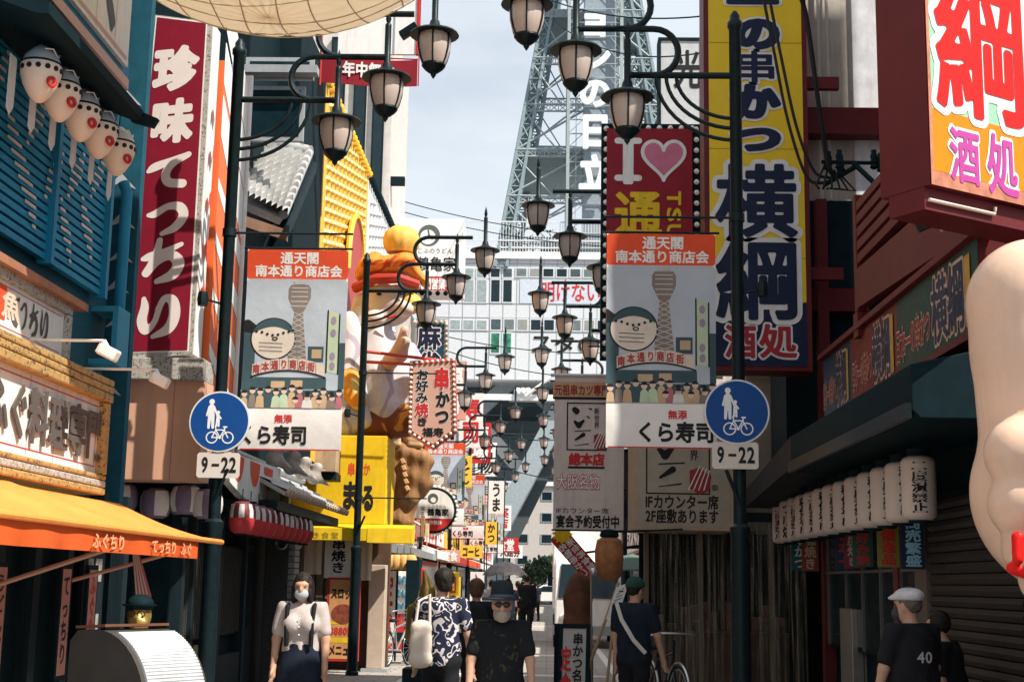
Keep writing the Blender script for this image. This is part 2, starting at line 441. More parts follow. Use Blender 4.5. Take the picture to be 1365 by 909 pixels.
# palette
WHITE = mat('white_paint', (.80, .79, .77), .5, var=.06, dirt=.25)
CREAM = mat('cream_panel', (.72, .62, .52), .6, var=.08, dirt=.2)
BLACKM = mat('black_metal', (.008, .018, .022), .42, .15, var=.3, scale=14, bump=.08)
DARK = mat('dark_wood', (.009, .021, .027), .6, var=.4, scale=3, stretch=(8, 8, .6), bump=.2)
CHAR = mat('charcoal', (.005, .018, .024), .75, var=.35, spec=.1)
REDC = mat('red_cloth', (.27, .015, .025), .75, var=.12, bump=.05)
REDP = mat('red_paint', (.50, .03, .03), .45, var=.1, dirt=.2)
ORANGE = mat('orange_red', (.72, .085, .03), .6, var=.14, scale=3, bump=.3, bscale=5)
MAROON = mat('maroon_paint', (.125, .017, .020), .5, var=.18, dirt=.25)
YELLOW = mat('yellow_paint', (.80, .53, .02), .5, var=.12, dirt=.28)
BLUE = mat('sign_blue', (.008, .068, .27), .4, var=.08)
NAVY = mat('navy_ink', (.012, .02, .055), .55, var=.15)
INK = mat('black_ink', (.016, .016, .018), .6, var=.2)
REDI = mat('red_ink', (.55, .03, .03), .6, var=.1)
STEEL = mat('bare_steel', (.55, .56, .57), .35, .8, var=.12)
GREY = mat('grey_paint', (.33, .35, .37), .6, var=.12, dirt=.2)
CONC = mat('concrete', (.46, .42, .37), .85, var=.14, scale=2.5, bump=.25, dirt=.35)
GLASSD = mat('dark_glass', (.008, .022, .028), .1, var=.3, spec=.4)
LAMPG = mat('lamp_glass', (.50, .415, .37), .25, var=.08, scale=3, spec=.6)
SKIN = mat('skin', (.50, .29, .20), .5, var=.1, scale=20)
HAIR = mat('dark_hair', (.018, .013, .011), .5, var=.4, scale=40, bump=.3)
BULB = mat('clear_bulb', (.85, .80, .70), .15, var=.05, spec=.7)
GRAN = mat2('speckled_granite', (.46, .43, .39), (.14, .13, .115), 34, .55)
GOLDG = mat2('gilded_grain', (.46, .29, .11), (.10, .08, .055), 26, .56)
BLUEW = mat('blue_boards', (.02, .27, .46), .6, var=.3, stretch=(1, 1, 8), dirt=.2)
BLUEP = mat('blue_paint', (.015, .22, .40), .5, var=.15, dirt=.2)
TEALD = mat('dark_teal_wall', (.010, .085, .13), .7, var=.3)
TILE = mat('grey_roof_tile', (.40, .41, .42), .45, var=.2, scale=3)
PINKP = mat('pale_pink_board', (.62, .42, .38), .6, var=.1)
GREEN = mat('green_panel', (.28, .58, .38), .5, var=.06)
VIV = mat('vivid_orange', (.80, .22, .005), .45, var=.05)
MAG = mat('magenta_ink', (.45, .06, .30), .5, var=.08)
VRED = mat('vivid_red', (.80, .012, .01), .45, var=.05)
SKYP = mat('printed_sky', (.42, .47, .53), .7, var=.12, scale=2, bump=.35, bscale=5)
BEIGE = mat('beige_cloth', (.62, .50, .40), .7, var=.08)
BROWN = mat('carved_wood', (.32, .17, .075), .55, var=.35, scale=5, stretch=(3, 3, .7), bump=.3)
GOLD = mat('gold_paint', (.62, .42, .12), .3, .7, var=.25)
PEACH = mat('peach_fibreglass', (.78, .53, .39), .35, var=.1, scale=2, coat=.3, bump=.04, bscale=25, dirt=.10)
AWN = mat('orange_awning', (.82, .30, .065), .65, var=.16, scale=1.5, bump=.1, dirt=.2)
PGREEN = mat('printed_green', (.45, .55, .38), .7)
PBROWN = mat('printed_brown', (.22, .18, .16), .7)
PTEAL = mat('printed_teal', (.045, .085, .10), .7)
PTAN = mat('printed_tan', (.52, .36, .22), .7)
PPINK = mat('printed_rose', (.42, .14, .16), .7)
PLILAC = mat('printed_lilac', (.30, .24, .34), .7)
PSKIN = mat('printed_skin', (.62, .45, .36), .7)
LEAFM = mat('leaf', (.08, .12, .06), .6, var=.4, scale=3)
RUBBER = mat('rubber', (.02, .02, .021), .8)

# ---------------------------------------------------------------- ground
asph = mat('asphalt', (.10, .10, .10), .85, var=.3, scale=1.2, bump=.4, bscale=60, dirt=.0)
pave = mat('paving', (.40, .37, .34), .8, var=.16, scale=1.5, bump=.25, bscale=40)
def add_joints(m, sx, sy, dark=.45):
    t = m.node_tree; L = t.links; b = t.nodes['Principled BSDF']; src = b.inputs['Base Color'].links[0].from_socket
    tc = t.nodes.new('ShaderNodeTexCoord'); br = t.nodes.new('ShaderNodeTexBrick'); br.inputs['Scale'].default_value = 1
    br.inputs['Brick Width'].default_value = sx; br.inputs['Row Height'].default_value = sy; br.inputs['Mortar Size'].default_value = .012
    br.inputs['Color1'].default_value = (1, 1, 1, 1); br.inputs['Color2'].default_value = (.86, .86, .86, 1); br.inputs['Mortar'].default_value = (dark, dark, dark, 1)
    L.new(tc.outputs['Object'], br.inputs['Vector'])
    x = t.nodes.new('ShaderNodeMix'); x.data_type = 'RGBA'; x.blend_type = 'MULTIPLY'; x.inputs['Factor'].default_value = 1
    L.new(src, x.inputs['A']); L.new(br.outputs['Color'], x.inputs['B']); L.new(x.outputs['Result'], b.inputs['Base Color'])
add_joints(pave, .6, .3)
g = MB().add([(-900, -60, 0), (900, -60, 0), (900, 1500, 0), (-900, 1500, 0)], [(0, 1, 2, 3)]).build('ground', asph); tag(g, kind='structure')
g = MB().add([(-4.2, -5, .004), (3.4, -5, .004), (3.4, 97, .004), (-4.2, 97, .004)], [(0, 1, 2, 3)]).build('street', pave); tag(g, kind='structure')
mk = MB()
for x in (-2.35, 1.15):
    mk.add([(x, 2, .008), (x + .14, 2, .008), (x + .14, 95, .008), (x, 95, .008)], [(0, 1, 2, 3)])
for y in (24.2, 31, 39.5, 52):
    mk.add([(-2.1, y, .008), (1.05, y, .008), (1.05, y + .45, .008), (-2.1, y + .45, .008)], [(0, 1, 2, 3)])
tag(mk.build('road_markings', mat('road_white', (.72, .71, .68), .7, var=.3, scale=8)), kind='structure')

# ---------------------------------------------------------------- lamp posts
POLE_L = [P(300, 700, 14.2).x, -3.25]
def lamp_post(loc, s, label):
    """black post, s = +1 arms to the right, -1 to the left"""
    t = thing('street_lamp', label, 'street lamp', loc, group='black lamp posts along both kerbs')
    X = lambda d: s * d
    MB().lathe([(.11, 0), (.11, .06), (.09, .08), (.086, 2.02), (.095, 2.05), (.095, 2.1), (.062, 2.13), (.060, 6.98), (.075, 7.0), (.075, 7.05), (.05, 7.08), (.05, 7.12), (.02, 7.17)], n=16).build('post', BLACKM, t, True, local=True)
    a = MB(); rr = .034
    a.bar((0, 0, 6.5), (X(1.06), 0, 6.5), rr)
    for cx, z in ((.80, 6.5), (1.07, 6.98)):
        pts = [(X(cx + .22), 0, z)] + [(X(cx - .24 * math.sin(q)), 0, z + .24 - .24 * math.cos(q)) for q in np.linspace(0, math.pi, 13)] + [(X(cx + .77), 0, z + .48)]
        a.tube(pts, rr)
    a.build('arm', BLACKM, t, True, local=True)
    for i, (ax, dz) in enumerate(((.58, .44), (.68, .54), (.78, .66))):
        pts = [(X(ax * math.cos(q)), 0, 6.5 - dz * math.sin(q)) for q in np.linspace(0, math.pi / 2, 11)]
        # quarter ring: tangent to the post at the bottom, upright at the arm
        MB().tube([(X(ax * math.sin(q)), 0, 6.5 - dz * math.cos(q)) for q in np.linspace(0, math.pi / 2, 12)], .02, 7).build('brace', BLACKM, t, True, local=True)
    for i, (lx, z) in enumerate(((1.06, 6.5), (1.57, 6.98), (2.06, 7.46))):
        c = (X(lx), 0, z)
        l = MB().lathe([(.001, .56), (.018, .50), (.030, .42), (.018, .38), (.034, .36), (.034, .33), (.034, -.06), (.05, -.08), (.06, -.13), (.10, -.165), (.25, -.215), (.262, -.235), (.20, -.24), (.05, -.23)], c, 20).build('lantern_head', BLACKM, t, True, local=True)
        MB().lathe([(.165, -.235), (.178, -.29), (.170, -.40), (.145, -.50), (.118, -.56)], c, 18).build('glass_shade', LAMPG, l, True, local=True)
        k = MB()
        for q in range(6):
            an = math.pi / 6 + q * math.pi / 3
            k.tube([(c[0] + r_ * math.cos(an), r_ * math.sin(an), c[2] + zz) for r_, zz in ((.172, -.235), (.186, -.29), (.178, -.40), (.152, -.50), (.122, -.565))], .009, 5)
        k.lathe([(.125, -.555), (.128, -.575), (.10, -.61), (.05, -.65), (.03, -.655), (.03, -.675), (.001, -.72)], c, 14)
        k.build('lantern_cage', BLACKM, l, True, local=True)
    for zr, ln in ((5.06, 1.28), (2.93, 1.16)):
        b = MB(); b.lathe([(.075, -.04), (.075, .04)], (0, 0, zr), 10); b.bar((0, 0, zr), (X(ln), 0, zr), .013, 6)
        b.build('banner_rail', BLACKM, t, True, local=True)
    f = MB(); f.bar((0, 0, 4.3), (-X(.22), 0, 4.36), .012, 6); f.lathe([(.05, -.07), (.06, 0), (.05, .07)], (-X(.24), 0, 4.36), 8)
    f.build('sensor', BLACKM, t, True, local=True)
    MB().bar((0, -.05, 2.3), (X(.14), -.12, 2.62), .018, 6).build('flag_socket', BLACKM, t, True, local=True)
    return t
LL = [(-3.33, 13.85), (-3.22, 23.5), (-3.22, 35), (-3.2, 45.5), (-3.2, 56), (-3.2, 67)]
RL = [(1.78, 13.05), (1.84, 20.5), (1.84, 27), (1.84, 33.8), (1.84, 40.6), (1.84, 47.5), (1.84, 55), (1.84, 63)]
lt = ['left lamp post behind the round blue sign, nearest on its side', 'left lamp post in front of the yellow shop front, bare of banners', 'third left lamp post, behind the round bulb sign', 'fourth left lamp post, with the second small tower banner', 'fifth left lamp post, far down the street', 'sixth left lamp post, the farthest on its side']
rt = ['right lamp post behind the round blue sign beside the yellow sign', 'second right lamp post, hidden behind the hanging tower banner', 'third right lamp post, behind the white kushikatsu cloth sign', 'fourth right lamp post far down the street', 'fifth right lamp post far down the street', 'sixth right lamp post far down the street', 'seventh right lamp post near the tower', 'eighth right lamp post, the farthest on its side']
L0 = lamp_post((LL[0][0], LL[0][1], 0), 1, lt[0]); R0 = lamp_post((RL[0][0], RL[0][1], 0), -1, rt[0])
for (x, y), l in list(zip(LL, lt))[1:]: dup(L0, (x, y, 0), random.uniform(-.04, .04), l)
for (x, y), l in list(zip(RL, rt))[1:]: dup(R0, (x, y, 0), random.uniform(-.04, .04), l)

# ---------------------------------------------------------------- tower banners
def banner(loc, right, label, W=1.04, H=2.06):
    """cloth banner seen from the street's near end; origin at its top left corner"""
    t = thing('street_banner', label, 'banner', loc, group='printed tower banners on the lamp posts')
    fr = Frame((0, 0, -H), (1, 0, 0))
    fr.bend = lambda u, v: .022 * math.sin(v * 3.1 + .6) + .012 * math.sin(v * 6.3)
    def art(name, m, fn, n):
        mb = MB(); fn(mb, n); return mb.build(name, m, t, True, local=True)
    c = MB()
    for dn in (0., -.004): c.plane_grid(lambda a, b: fr.pt(a * W, b * H, dn), 12, 28)
    c.build('cloth', mat('banner_cloth', (.76, .74, .72), .75, var=.08, scale=2, bump=.4, bscale=5), t, True, local=True)
    k = lambda *b: (lambda mb, n: [shape(mb, fr, lambda X, Y, q=q: poly_field(q, X, Y), min(p[0] for p in q) - .01, max(p[0] for p in q) + .01, min(p[1] for p in q) - .01, max(p[1] for p in q) + .01, 34, n) for q in b])
    rc = lambda u0, u1, v0, v1: [(u0, v0), (u1, v0), (u1, v1), (u0, v1)]
    art('red_header', ORANGE, k(rc(0, W, H - .30, H)), .002)
    art('printed_sky', SKYP, k(rc(.0, W, .42, H - .30)), .002)
    art('header_lettering', WHITE, lambda mb, n: (text(mb, fr, '通天閣', .34, .74, H - .15, H - .02, .03, n=n), text(mb, fr, '南本通り商店会', .08, .98, H - .28, H - .155, .03, n=n)), .004)
    # tower
    tx = .55
    art('printed_tower', PBROWN, lambda mb, n: (k([(tx - .10, .88), (tx + .10, .88), (tx + .042, 1.42), (tx - .042, 1.42)])(mb, n), k([(tx - .05, 1.42), (tx + .05, 1.42), (tx + .115, 1.56), (tx + .115, 1.66), (tx + .09, 1.70), (tx - .09, 1.70), (tx - .115, 1.66), (tx - .115, 1.56)])(mb, n)), .004)
    def lat(mb, n):
        for i in range(9):
            z = .92 + i * .055; w = .10 - .058 * (z - .88) / .54
            for a, b in (((tx - w, z), (tx + w * .9, z + .05)), ((tx + w, z), (tx - w * .9, z + .05))):
                shape(mb, fr, lambda X, Y: stroke_field([[(*a, .0045), (*b, .0045)]], X, Y), tx - .12, tx + .12, z - .01, z + .06, 40, n)
        for z in (1.47, 1.52, 1.57, 1.62, 1.66): rect(mb, fr, tx - .085, tx + .085, z, z + .012, n)
        rect(mb, fr, tx - .06, tx + .06, 1.705, 1.745, n)
    art('tower_lines', mat('printed_grey', (.45, .44, .42), .7), lat, .006)
    # tall side board with spots, arch, buildings
    art('printed_board', PGREEN, k([(.86, .80), (.965, .78), (.965, 1.40), (.86, 1.43)]), .004)
    art('board_outline', INK, k([(.845, .78), (.86, .79), (.86, 1.44), (.845, 1.45)], [(.965, .77), (.98, .77), (.98, 1.40), (.965, 1.41)]), .005)
    art('board_spots', PLILAC, lambda mb, n: [shape(mb, fr, lambda X, Y: ell_field((.912, z), .028, .042, X, Y), .87, .96, z - .05, z + .05, 20, n) for z in (.86, .96, 1.20, 1.33)], .006)
    art('printed_roofs', PTEAL, k(rc(.0, .12, .60, 1.22), rc(.66, .82, .90, 1.06), rc(.12, .86, .62, .74), rc(.98, W, .62, 1.1)), .003)
    art('printed_walls', PTAN, k(rc(.70, .80, .94, 1.03), rc(.30, .44, .63, .70), rc(.50, .62, .64, .71)), .005)
    arch = lambda u: .80 + .07 * (1 - ((u - .47) / .38) ** 2)
    def tiles(mb, n):
        for i in range(8):
            u = .10 + i * .093
            k([(u, arch(u) - .05), (u + .086, arch(u + .086) - .05), (u + .086, arch(u + .086) + .065), (u, arch(u) + .065)])(mb, n)
    art('arch_tiles', mat('printed_cream', (.62, .52, .44), .7), tiles, .007)
    art('arch_lettering', mat('dark_red_ink', (.33, .05, .05), .7), lambda mb, n: [text(mb, fr, ch, .105 + i * .093, .18 + i * .093, arch(.14 + i * .093) - .045, arch(.14 + i * .093) + .055, .035, n=n) for i, ch in enumerate('南本通り商店街')], .009)
    art('arch_line', INK, lambda mb, n: shape(mb, fr, lambda X, Y: stroke_field([[(u, arch(u) - .06, .007) for u in np.linspace(.09, .85, 14)]], X, Y), .06, .88, .70, .90, 90, n), .008)
    # round fish lantern
    fc = (.30, 1.135) if not right else (.26, 1.135)
    art('fish_outline', INK, lambda mb, n: shape(mb, fr, lambda X, Y: np.minimum(ell_field(fc, .232, .218, X, Y), stroke_field([[(fc[0] - .2, fc[1] + .1, .045), (fc[0] - .27, fc[1] + .13, .065)]], X, Y)), fc[0] - .36 if fc[0] > .36 else 0.001, fc[0] + .25, fc[1] - .24, fc[1] + .24, 60, n), .005)
    art('fish_belly', mat('printed_belly', (.66, .58, .50), .7), lambda mb, n: shape(mb, fr, lambda X, Y: ell_field(fc, .218, .204, X, Y), fc[0] - .25, fc[0] + .25, fc[1] - .24, fc[1] + .24, 60, n), .007)
    art('fish_back', PTEAL, lambda mb, n: shape(mb, fr, lambda X, Y: np.maximum(ell_field(fc, .219, .206, X, Y), -(Y - fc[1] - .075 - .05 * np.cos((X - fc[0]) * 9))), fc[0] - .25, fc[0] + .25, fc[1] - .0, fc[1] + .24, 60, n), .009)
    def dots(mb, n):
        for i in range(7):
            q = (fc[0] - .17 + i * .055, fc[1] + .055 + .02 * math.cos(i)); shape(mb, fr, lambda X, Y: ell_field(q, .014, .014, X, Y), q[0] - .02, q[0] + .02, q[1] - .02, q[1] + .02, 8, n)
        for i in range(3):
            shape(mb, fr, lambda X, Y: stroke_field([[(fc[0] - .14, fc[1] - .04 - i * .04, .003), (fc[0] + .1, fc[1] - .05 - i * .04, .003)]], X, Y), fc[0] - .15, fc[0] + .12, fc[1] - .07 - i * .04, fc[1] - .02 - i * .04, 60, n)
        shape(mb, fr, lambda X, Y: np.maximum(ell_field((fc[0] + .02, fc[1] - .0), .03, .02, X, Y), -ell_field((fc[0] + .02, fc[1]), .018, .01, X, Y)), fc[0] - .03, fc[0] + .07, fc[1] - .04, fc[1] + .04, 20, n)
    art('fish_spots', INK, dots, .011)
    # crowd
    rs = np.random.default_rng(3); cols = [PTEAL, PTAN, PGREEN, PPINK, PBROWN, mat('printed_white', (.6, .6, .58), .7)]
    body = {i: [] for i in range(len(cols))}; heads = []; hairs = []
    for i, u in enumerate(np.linspace(.04, 1.0, 13)):
        hgt = .56 + rs.uniform(0, .07); w = rs.uniform(.035, .055)
        body[int(rs.integers(0, 6))].append([(max(.001, u - w), .425), (min(W - .001, u + w), .425), (min(W - .001, u + w * .8), hgt - .06), (u, hgt - .02), (max(.001, u - w * .8), hgt - .06)])
        heads.append((u, hgt)); hairs.append((u, hgt))
    for i, u in enumerate((.56, .68, .80, .93)): heads.append((u, .505 + .03 * (i % 2)))
    art('crowd_backing', PTEAL, k(rc(.0, W, .425, .61)), .004)
    for i, q in body.items():
        if q: art('printed_people', cols[i], k(*q), .006 + i * .0004)
    art('printed_faces', PSKIN, lambda mb, n: [shape(mb, fr, lambda X, Y: ell_field(h, .03, .034, X, Y), max(.001, h[0] - .04), min(W - .001, h[0] + .04), h[1] - .05, h[1] + .05, 16, n) for h in heads], .009)
    art('printed_hair', INK, lambda mb, n: [shape(mb, fr, lambda X, Y: np.maximum(ell_field(h, .034, .038, X, Y), -(Y - h[1] - .008)), max(.001, h[0] - .04), min(W - .001, h[0] + .04), h[1] - .0, h[1] + .05, 16, n) for h in heads], .011)
    # bottom panel
    art('red_lettering', REDI, lambda mb, n: text(mb, fr, '無添', .36 if not right else .58, .54 if not right else .76, .27, .36, .03, n=n), .004)
    art('black_lettering', INK, lambda mb, n: text(mb, fr, 'くら寿司', (.0 if not right else .28), (.70 if not right else 1.02), .05, .25, .035, n=n), .004)
    art('edge_line', REDI, k(rc(.005, W - .005, .0, .012)), .003)
    r = MB(); r.bar((-.04, .006, .02), (W + .04, .006, .02), .012, 6); r.build('hem_rod', BLACKM, t, True, local=True)
    return t
bl = banner((P(331, 333, 13.85).x, 13.85, P(331, 333, 13.85).z), False, 'sunlit tower banner beside the red blowfish shop sign, nearest on the left')
br = banner((P(809, 312, 13.02).x, 13.02, P(809, 312, 13.02).z), True, 'shaded tower banner hanging in front of the red heart sign')
for k, ((x, y), l) in enumerate(list(zip(LL, ['', '', 'small tower banner above the round bulb sign', 'second small tower banner down the left side', 'third small tower banner down the left side', 'farthest small tower banner on the left side']))[2:]):
    dup(bl, (x + .06, y, 5.02), 0, l)
for (x, y), l in list(zip(RL, ['', '', 'tower banner peeping out over the white kushikatsu cloth sign', 'second right tower banner behind the cloth sign']))[2:4]:
    dup(br, (x - 1.18, y, 5.02), 0, l)

# ---------------------------------------------------------------- round road signs
def road_sign(px, py, Y, label, label2):
    c = P(px, py, Y); r = .305
    t = thing('road_sign', label, 'road sign', c, group='round blue road signs')
    fr = Frame((0, -.012, 0), (1, 0, 0))
    MB().tube([(0, -.012, 0), (0, .012, 0)], r, 40).build('disc_rim', mat('rim_white', (.7, .72, .74), .4, var=.06), t, True, local=True)
    mb = MB(); shape(mb, fr, lambda X, Y_: np.hypot(X, Y_) - r * .945, -r, r, -r, r, 60, .003); mb.build('blue_face', BLUE, t, local=True)
    s = r / 40.; q = lambda x, y: (x * s, -y * s)
    S = lambda *pts: [(*q(a, b), w * s) for a, b, w in pts]
    man = [S((-11, -26, 3.6)), S((-11, -20, 3.2), (-11, -8, 4.2)), S((-13, -8, 2.4), (-14, 8, 1.7)), S((-9, -8, 2.4), (-8.5, 8, 1.7)), S((-14, -19, 1.6), (-17, -8, 1.2)), S((-8, -19, 1.6), (-4, -10, 1.2), (-3, -7, 1.2)),
           S((-2, -12, 2.3)), S((-2, -8, 2.), (-2, -2, 2.6)), S((-3, -2, 1.4), (-4, 6, 1.1)), S((-1, -2, 1.4), (-.5, 6, 1.1)), S((-2, -9, 1.1), (2, -4, .9))]
    cy = [S(*[(x0 + 7.2 * math.cos(a), 21 + 7.2 * math.sin(a), .8) for a in np.linspace(0, 2 * math.pi, 17)]) for x0 in (-9, 12)]
    cy += [S((-9, 21, .8), (-4, 11, .8), (7, 11, .8), (12, 21, .8)), S((-4, 11, .8), (1.5, 21, .8), (7, 11, .8)), S((-9, 21, .8), (1.5, 21, .8)), S((-4, 11, .8), (-5, 6, .8), (-2, 5, .8)), S((7, 11, .8), (8, 7, .8)), S((6, 7, 1.), (10, 7, 1.)), S((1.5, 21, 1.8))]
    mb = MB(); shape(mb, fr, lambda X, Y_: stroke_field(man + cy, X, Y_), -.24, .24, -.24, .24, 190, .006)
    mb.build('pictogram', mat('sign_white', (.78, .80, .82), .5, var=.04), t, local=True)
    b = MB(); b.box(-.03, .03, .012, .09, -.2, -.15); b.box(-.03, .03, .012, .09, .12, .17); b.build('clamp', STEEL, t, local=True)
    p = P(px - 2, py + 58, Y); t2 = thing('hours_plate', label2, 'sign', p, group='9–22 plates under the blue signs')
    w, h = .215, .125
    pl = [(w * sx - a * sx * .02, 0, h * sz - (1 - a) * sz * .02) for sx, sz, a in ((-1, -1, 0), (-1, -1, 1), (1, -1, 1), (1, -1, 0), (1, 1, 0), (1, 1, 1), (-1, 1, 1), (-1, 1, 0))]
    MB().prism([Vector((x, -.004, z)) for x, y, z in pl], (0, .008, 0)).build('plate', mat('plate_cream', (.66, .60, .55), .5, var=.06), t2, local=True)
    f2 = Frame((-w, -.0045, -h), (1, 0, 0)); mb = MB()
    text(mb, f2, '9', .045, .115, .03, .235, .03, n=.003); rect(mb, f2, .15, .225, .115, .14, .003); text(mb, f2, '22', .24, .40, .03, .235, .03, n=.003)
    mb.build('lettering', INK, t2, local=True)
    b = MB(); b.box(-.03, .03, .006, .06, -.03, .03); b.build('clamp', STEEL, t2, local=True)
road_sign(293, 562, 13.74, 'sunlit round blue walkers and cyclists sign on left lamp post', 'cream 9–22 plate under the left blue sign')
road_sign(982, 549, 12.94, 'shaded round blue walkers and cyclists sign on right lamp post', 'cream 9–22 plate under the right blue sign')
# ================================================================ helpers for shop fronts
def FL(X): return Frame((X, 0, 0), (0, 1, 0))             # left-hand fronts: u = Y, v = Z
def FR(X): return Frame((X, 0, 0), (0, -1, 0))            # right-hand fronts: u = -Y, v = Z
def FF(Y): return Frame((0, Y, 0), (1, 0, 0))             # faces towards the near end: u = X, v = Z
def tiles(a, b, c, d, nu, nv, amp=.03, step=.035, thick=.05):
    """roof from eave a-b up to ridge d-c: nu pan tiles across, nv rows up the slope"""
    a, b, c, d = map(Vector, (a, b, c, d)); N = (b - a).cross(d - a).normalized(); m = MB()
    def fn(s, t):
        p = (a * (1 - s) + b * s) * (1 - t) + (d * (1 - s) + c * s) * t
        return p + N * (amp * abs(math.sin(math.pi * nu * s)) + step * (1 - (t * nv) % 1.0))
    m.plane_grid(fn, nu * 6, nv * 8)
    m.prism([a, b, c, d], -N * thick)
    return m
def petal_lantern(loc, label, group, r=.16, h=.36, cols=None, rz=0., bands=8, cup=False):
    t = thing('paper_lantern', label, 'lantern', loc, rz, group)
    pf = [(r * .45, -h / 2), (r * .8, -h * .40), (r * .97, -h * .2), (r, 0), (r * .97, h * .2), (r * .8, h * .40), (r * .45, h / 2)]
    MB().lathe(pf, n=20).build('paper_shade', cols[0], t, True, local=True)
    m = MB()
    for q in range(0, bands, 2):
        a0, a1 = 2 * math.pi * q / bands, 2 * math.pi * (q + 1) / bands
        n0 = len(m.v); k = 4
        for rr, z in pf[1:-1]:
            for j in range(k + 1):
                a = a0 + (a1 - a0) * j / k; m.v.append(((rr + .004) * math.cos(a), (rr + .004) * math.sin(a), z))
        for i in range(len(pf) - 3):
            for j in range(k): m.f.append((n0 + i * (k + 1) + j, n0 + i * (k + 1) + j + 1, n0 + (i + 1) * (k + 1) + j + 1, n0 + (i + 1) * (k + 1) + j))
    m.build('printed_panel', cols[1], t, True, local=True)
    if cup: MB().lathe([(r * .46, -h / 2 - .004), (r * .83, -h * .41), (r * 1.02, -h * .2), (r * 1.05, -h * .02)], n=20).build('lower_cup', LR, t, True, local=True)
    m = MB(); m.lathe([(r * .5, h / 2 - .01), (r * .5, h / 2 + .02)], n=16); m.bar((0, 0, h / 2), (0, 0, h / 2 + .14), .006, 5); m.build('top_ring', CHAR, t, True, local=True)
    MB().lathe([(r * .5, -h / 2 - .02), (r * .5, -h / 2 + .01)], n=16).build('bottom_ring', CHAR, t, True, local=True)
    return t
def strokes_in(mb, fr, st, u0, u1, v0, v1, n=.004, res=90, ext=0.):
    w, h = u1 - u0, v1 - v0; s = [[(u0 + x * w, v0 + y * h, r * min(w, h)) for x, y, r in smooth_stroke(q)] for q in st]
    return shape(mb, fr, lambda X, Y: stroke_field(s, X, Y), u0 - .12 * w, u1 + .12 * w, v0 - .12 * h, v1 + .12 * h, res, n, ext)
KANA = {
 'て': [[(.02, .56, .06), (.16, .66, .12), (.5, .78, .10), (.95, .93, .08)], [(.93, .92, .09), (.6, .72, .10), (.44, .46, .12), (.52, .2, .12), (.86, .12, .12)]],
 'っ': [[(.03, .66, .06), (.2, .68, .11), (.5, .86, .10), (.8, .82, .13), (.92, .55, .14), (.74, .24, .13), (.42, .08, .07)]],
 'ち': [[(.02, .60, .06), (.2, .64, .11), (.55, .72, .09), (.96, .86, .06)], [(.40, 1.0, .08), (.36, .75, .10), (.25, .45, .11), (.12, .26, .10)], [(.14, .24, .09), (.4, .5, .09), (.72, .62, .12), (.93, .42, .15), (.8, .16, .14), (.42, .04, .07)]],
 'り': [[(.10, .96, .06), (.14, .75, .11), (.10, .45, .13), (.22, .22, .12), (.42, .38, .08), (.52, .7, .08)], [(.5, .68, .08), (.64, .92, .09), (.86, .84, .13), (.93, .5, .15), (.80, .2, .14), (.42, .05, .06)]],
 'ふ': [[(.35, .95, .08), (.6, .85, .1)], [(.5, .75, .09), (.4, .5, .1), (.6, .25, .12), (.4, .1, .08)], [(.1, .1, .08), (.2, .35, .1)], [(.8, .4, .1), (.93, .2, .1)]],
}
def wave_marks(mb, fr, spots, n=.004):
    for u, v, s in spots:
        shape(mb, fr, lambda X, Y: poly_field([(u - s, v - s * .5), (u - s * .4, v + s * .1), (u, v + s * .55), (u + s * .4, v + s * .12), (u + s * 1.1, v - s * .6), (u + s * .4, v - s * .25), (u, v - s * .1), (u - s * .5, v - s * .3)], X, Y), u - s * 1.2, u + s * 1.2, v - s, v + s, 24, n)

# ================================================================ blue blowfish restaurant (left, nearest)
t = thing('blue_restaurant', 'dark blue boarded restaurant with white wave marks at the left edge', 'building', (-4.15, 10, 0))
m = MB(); m.box(-9, -4.15, 5, 12.6, 2.25, 11); m.build('wall', TEALD, t); MB().box(-9, -4.15, 5, 12.6, 0, 2.24).build('ground_floor_wall', CHAR, t)
# louvre boards
m = MB()
for i in range(34):
    z = 4.05 + i * .075; m.hexa([(-4.14, 6, z), (-4.14, 12.1, z), (-4.05, 12.1, z - .02), (-4.05, 6, z - .02)], [(-4.14, 6, z + .045), (-4.14, 12.1, z + .045), (-4.05, 12.1, z + .03), (-4.05, 6, z + .03)])
m.build('louvre', BLUEW, t)
m = MB()
for y in (9.3, 10.75, 12.12): MB().box(-4.12, -4.0, y - .035, y + .035, 4.0, 6.6).build('louvre_frame', BLUEP, t)
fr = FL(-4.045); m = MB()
wv = mat('dapple_white', (.62, .56, .52), .7, var=.2)
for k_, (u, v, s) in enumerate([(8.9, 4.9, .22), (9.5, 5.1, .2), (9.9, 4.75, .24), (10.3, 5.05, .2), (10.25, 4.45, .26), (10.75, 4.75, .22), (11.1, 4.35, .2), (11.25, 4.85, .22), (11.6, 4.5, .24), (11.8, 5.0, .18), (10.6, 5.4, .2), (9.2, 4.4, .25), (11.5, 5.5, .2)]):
    for j in range(7):                       # pale paint standing in for sun dapples, broken over the boards
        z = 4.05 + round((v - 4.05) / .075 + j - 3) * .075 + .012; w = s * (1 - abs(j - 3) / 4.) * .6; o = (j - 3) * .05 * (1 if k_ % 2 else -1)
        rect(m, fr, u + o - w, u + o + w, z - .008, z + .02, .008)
m.build('painted_dapples', wv, t)
q_ = PX(118, 408, -3.82); m = MB(); m.box(-4.2, -3.82, 5, q_.y, q_.z - .05, q_.z + .01); m.build('ledge', mat('brown_ledge', (.36, .17, .10), .6, var=.3), t)
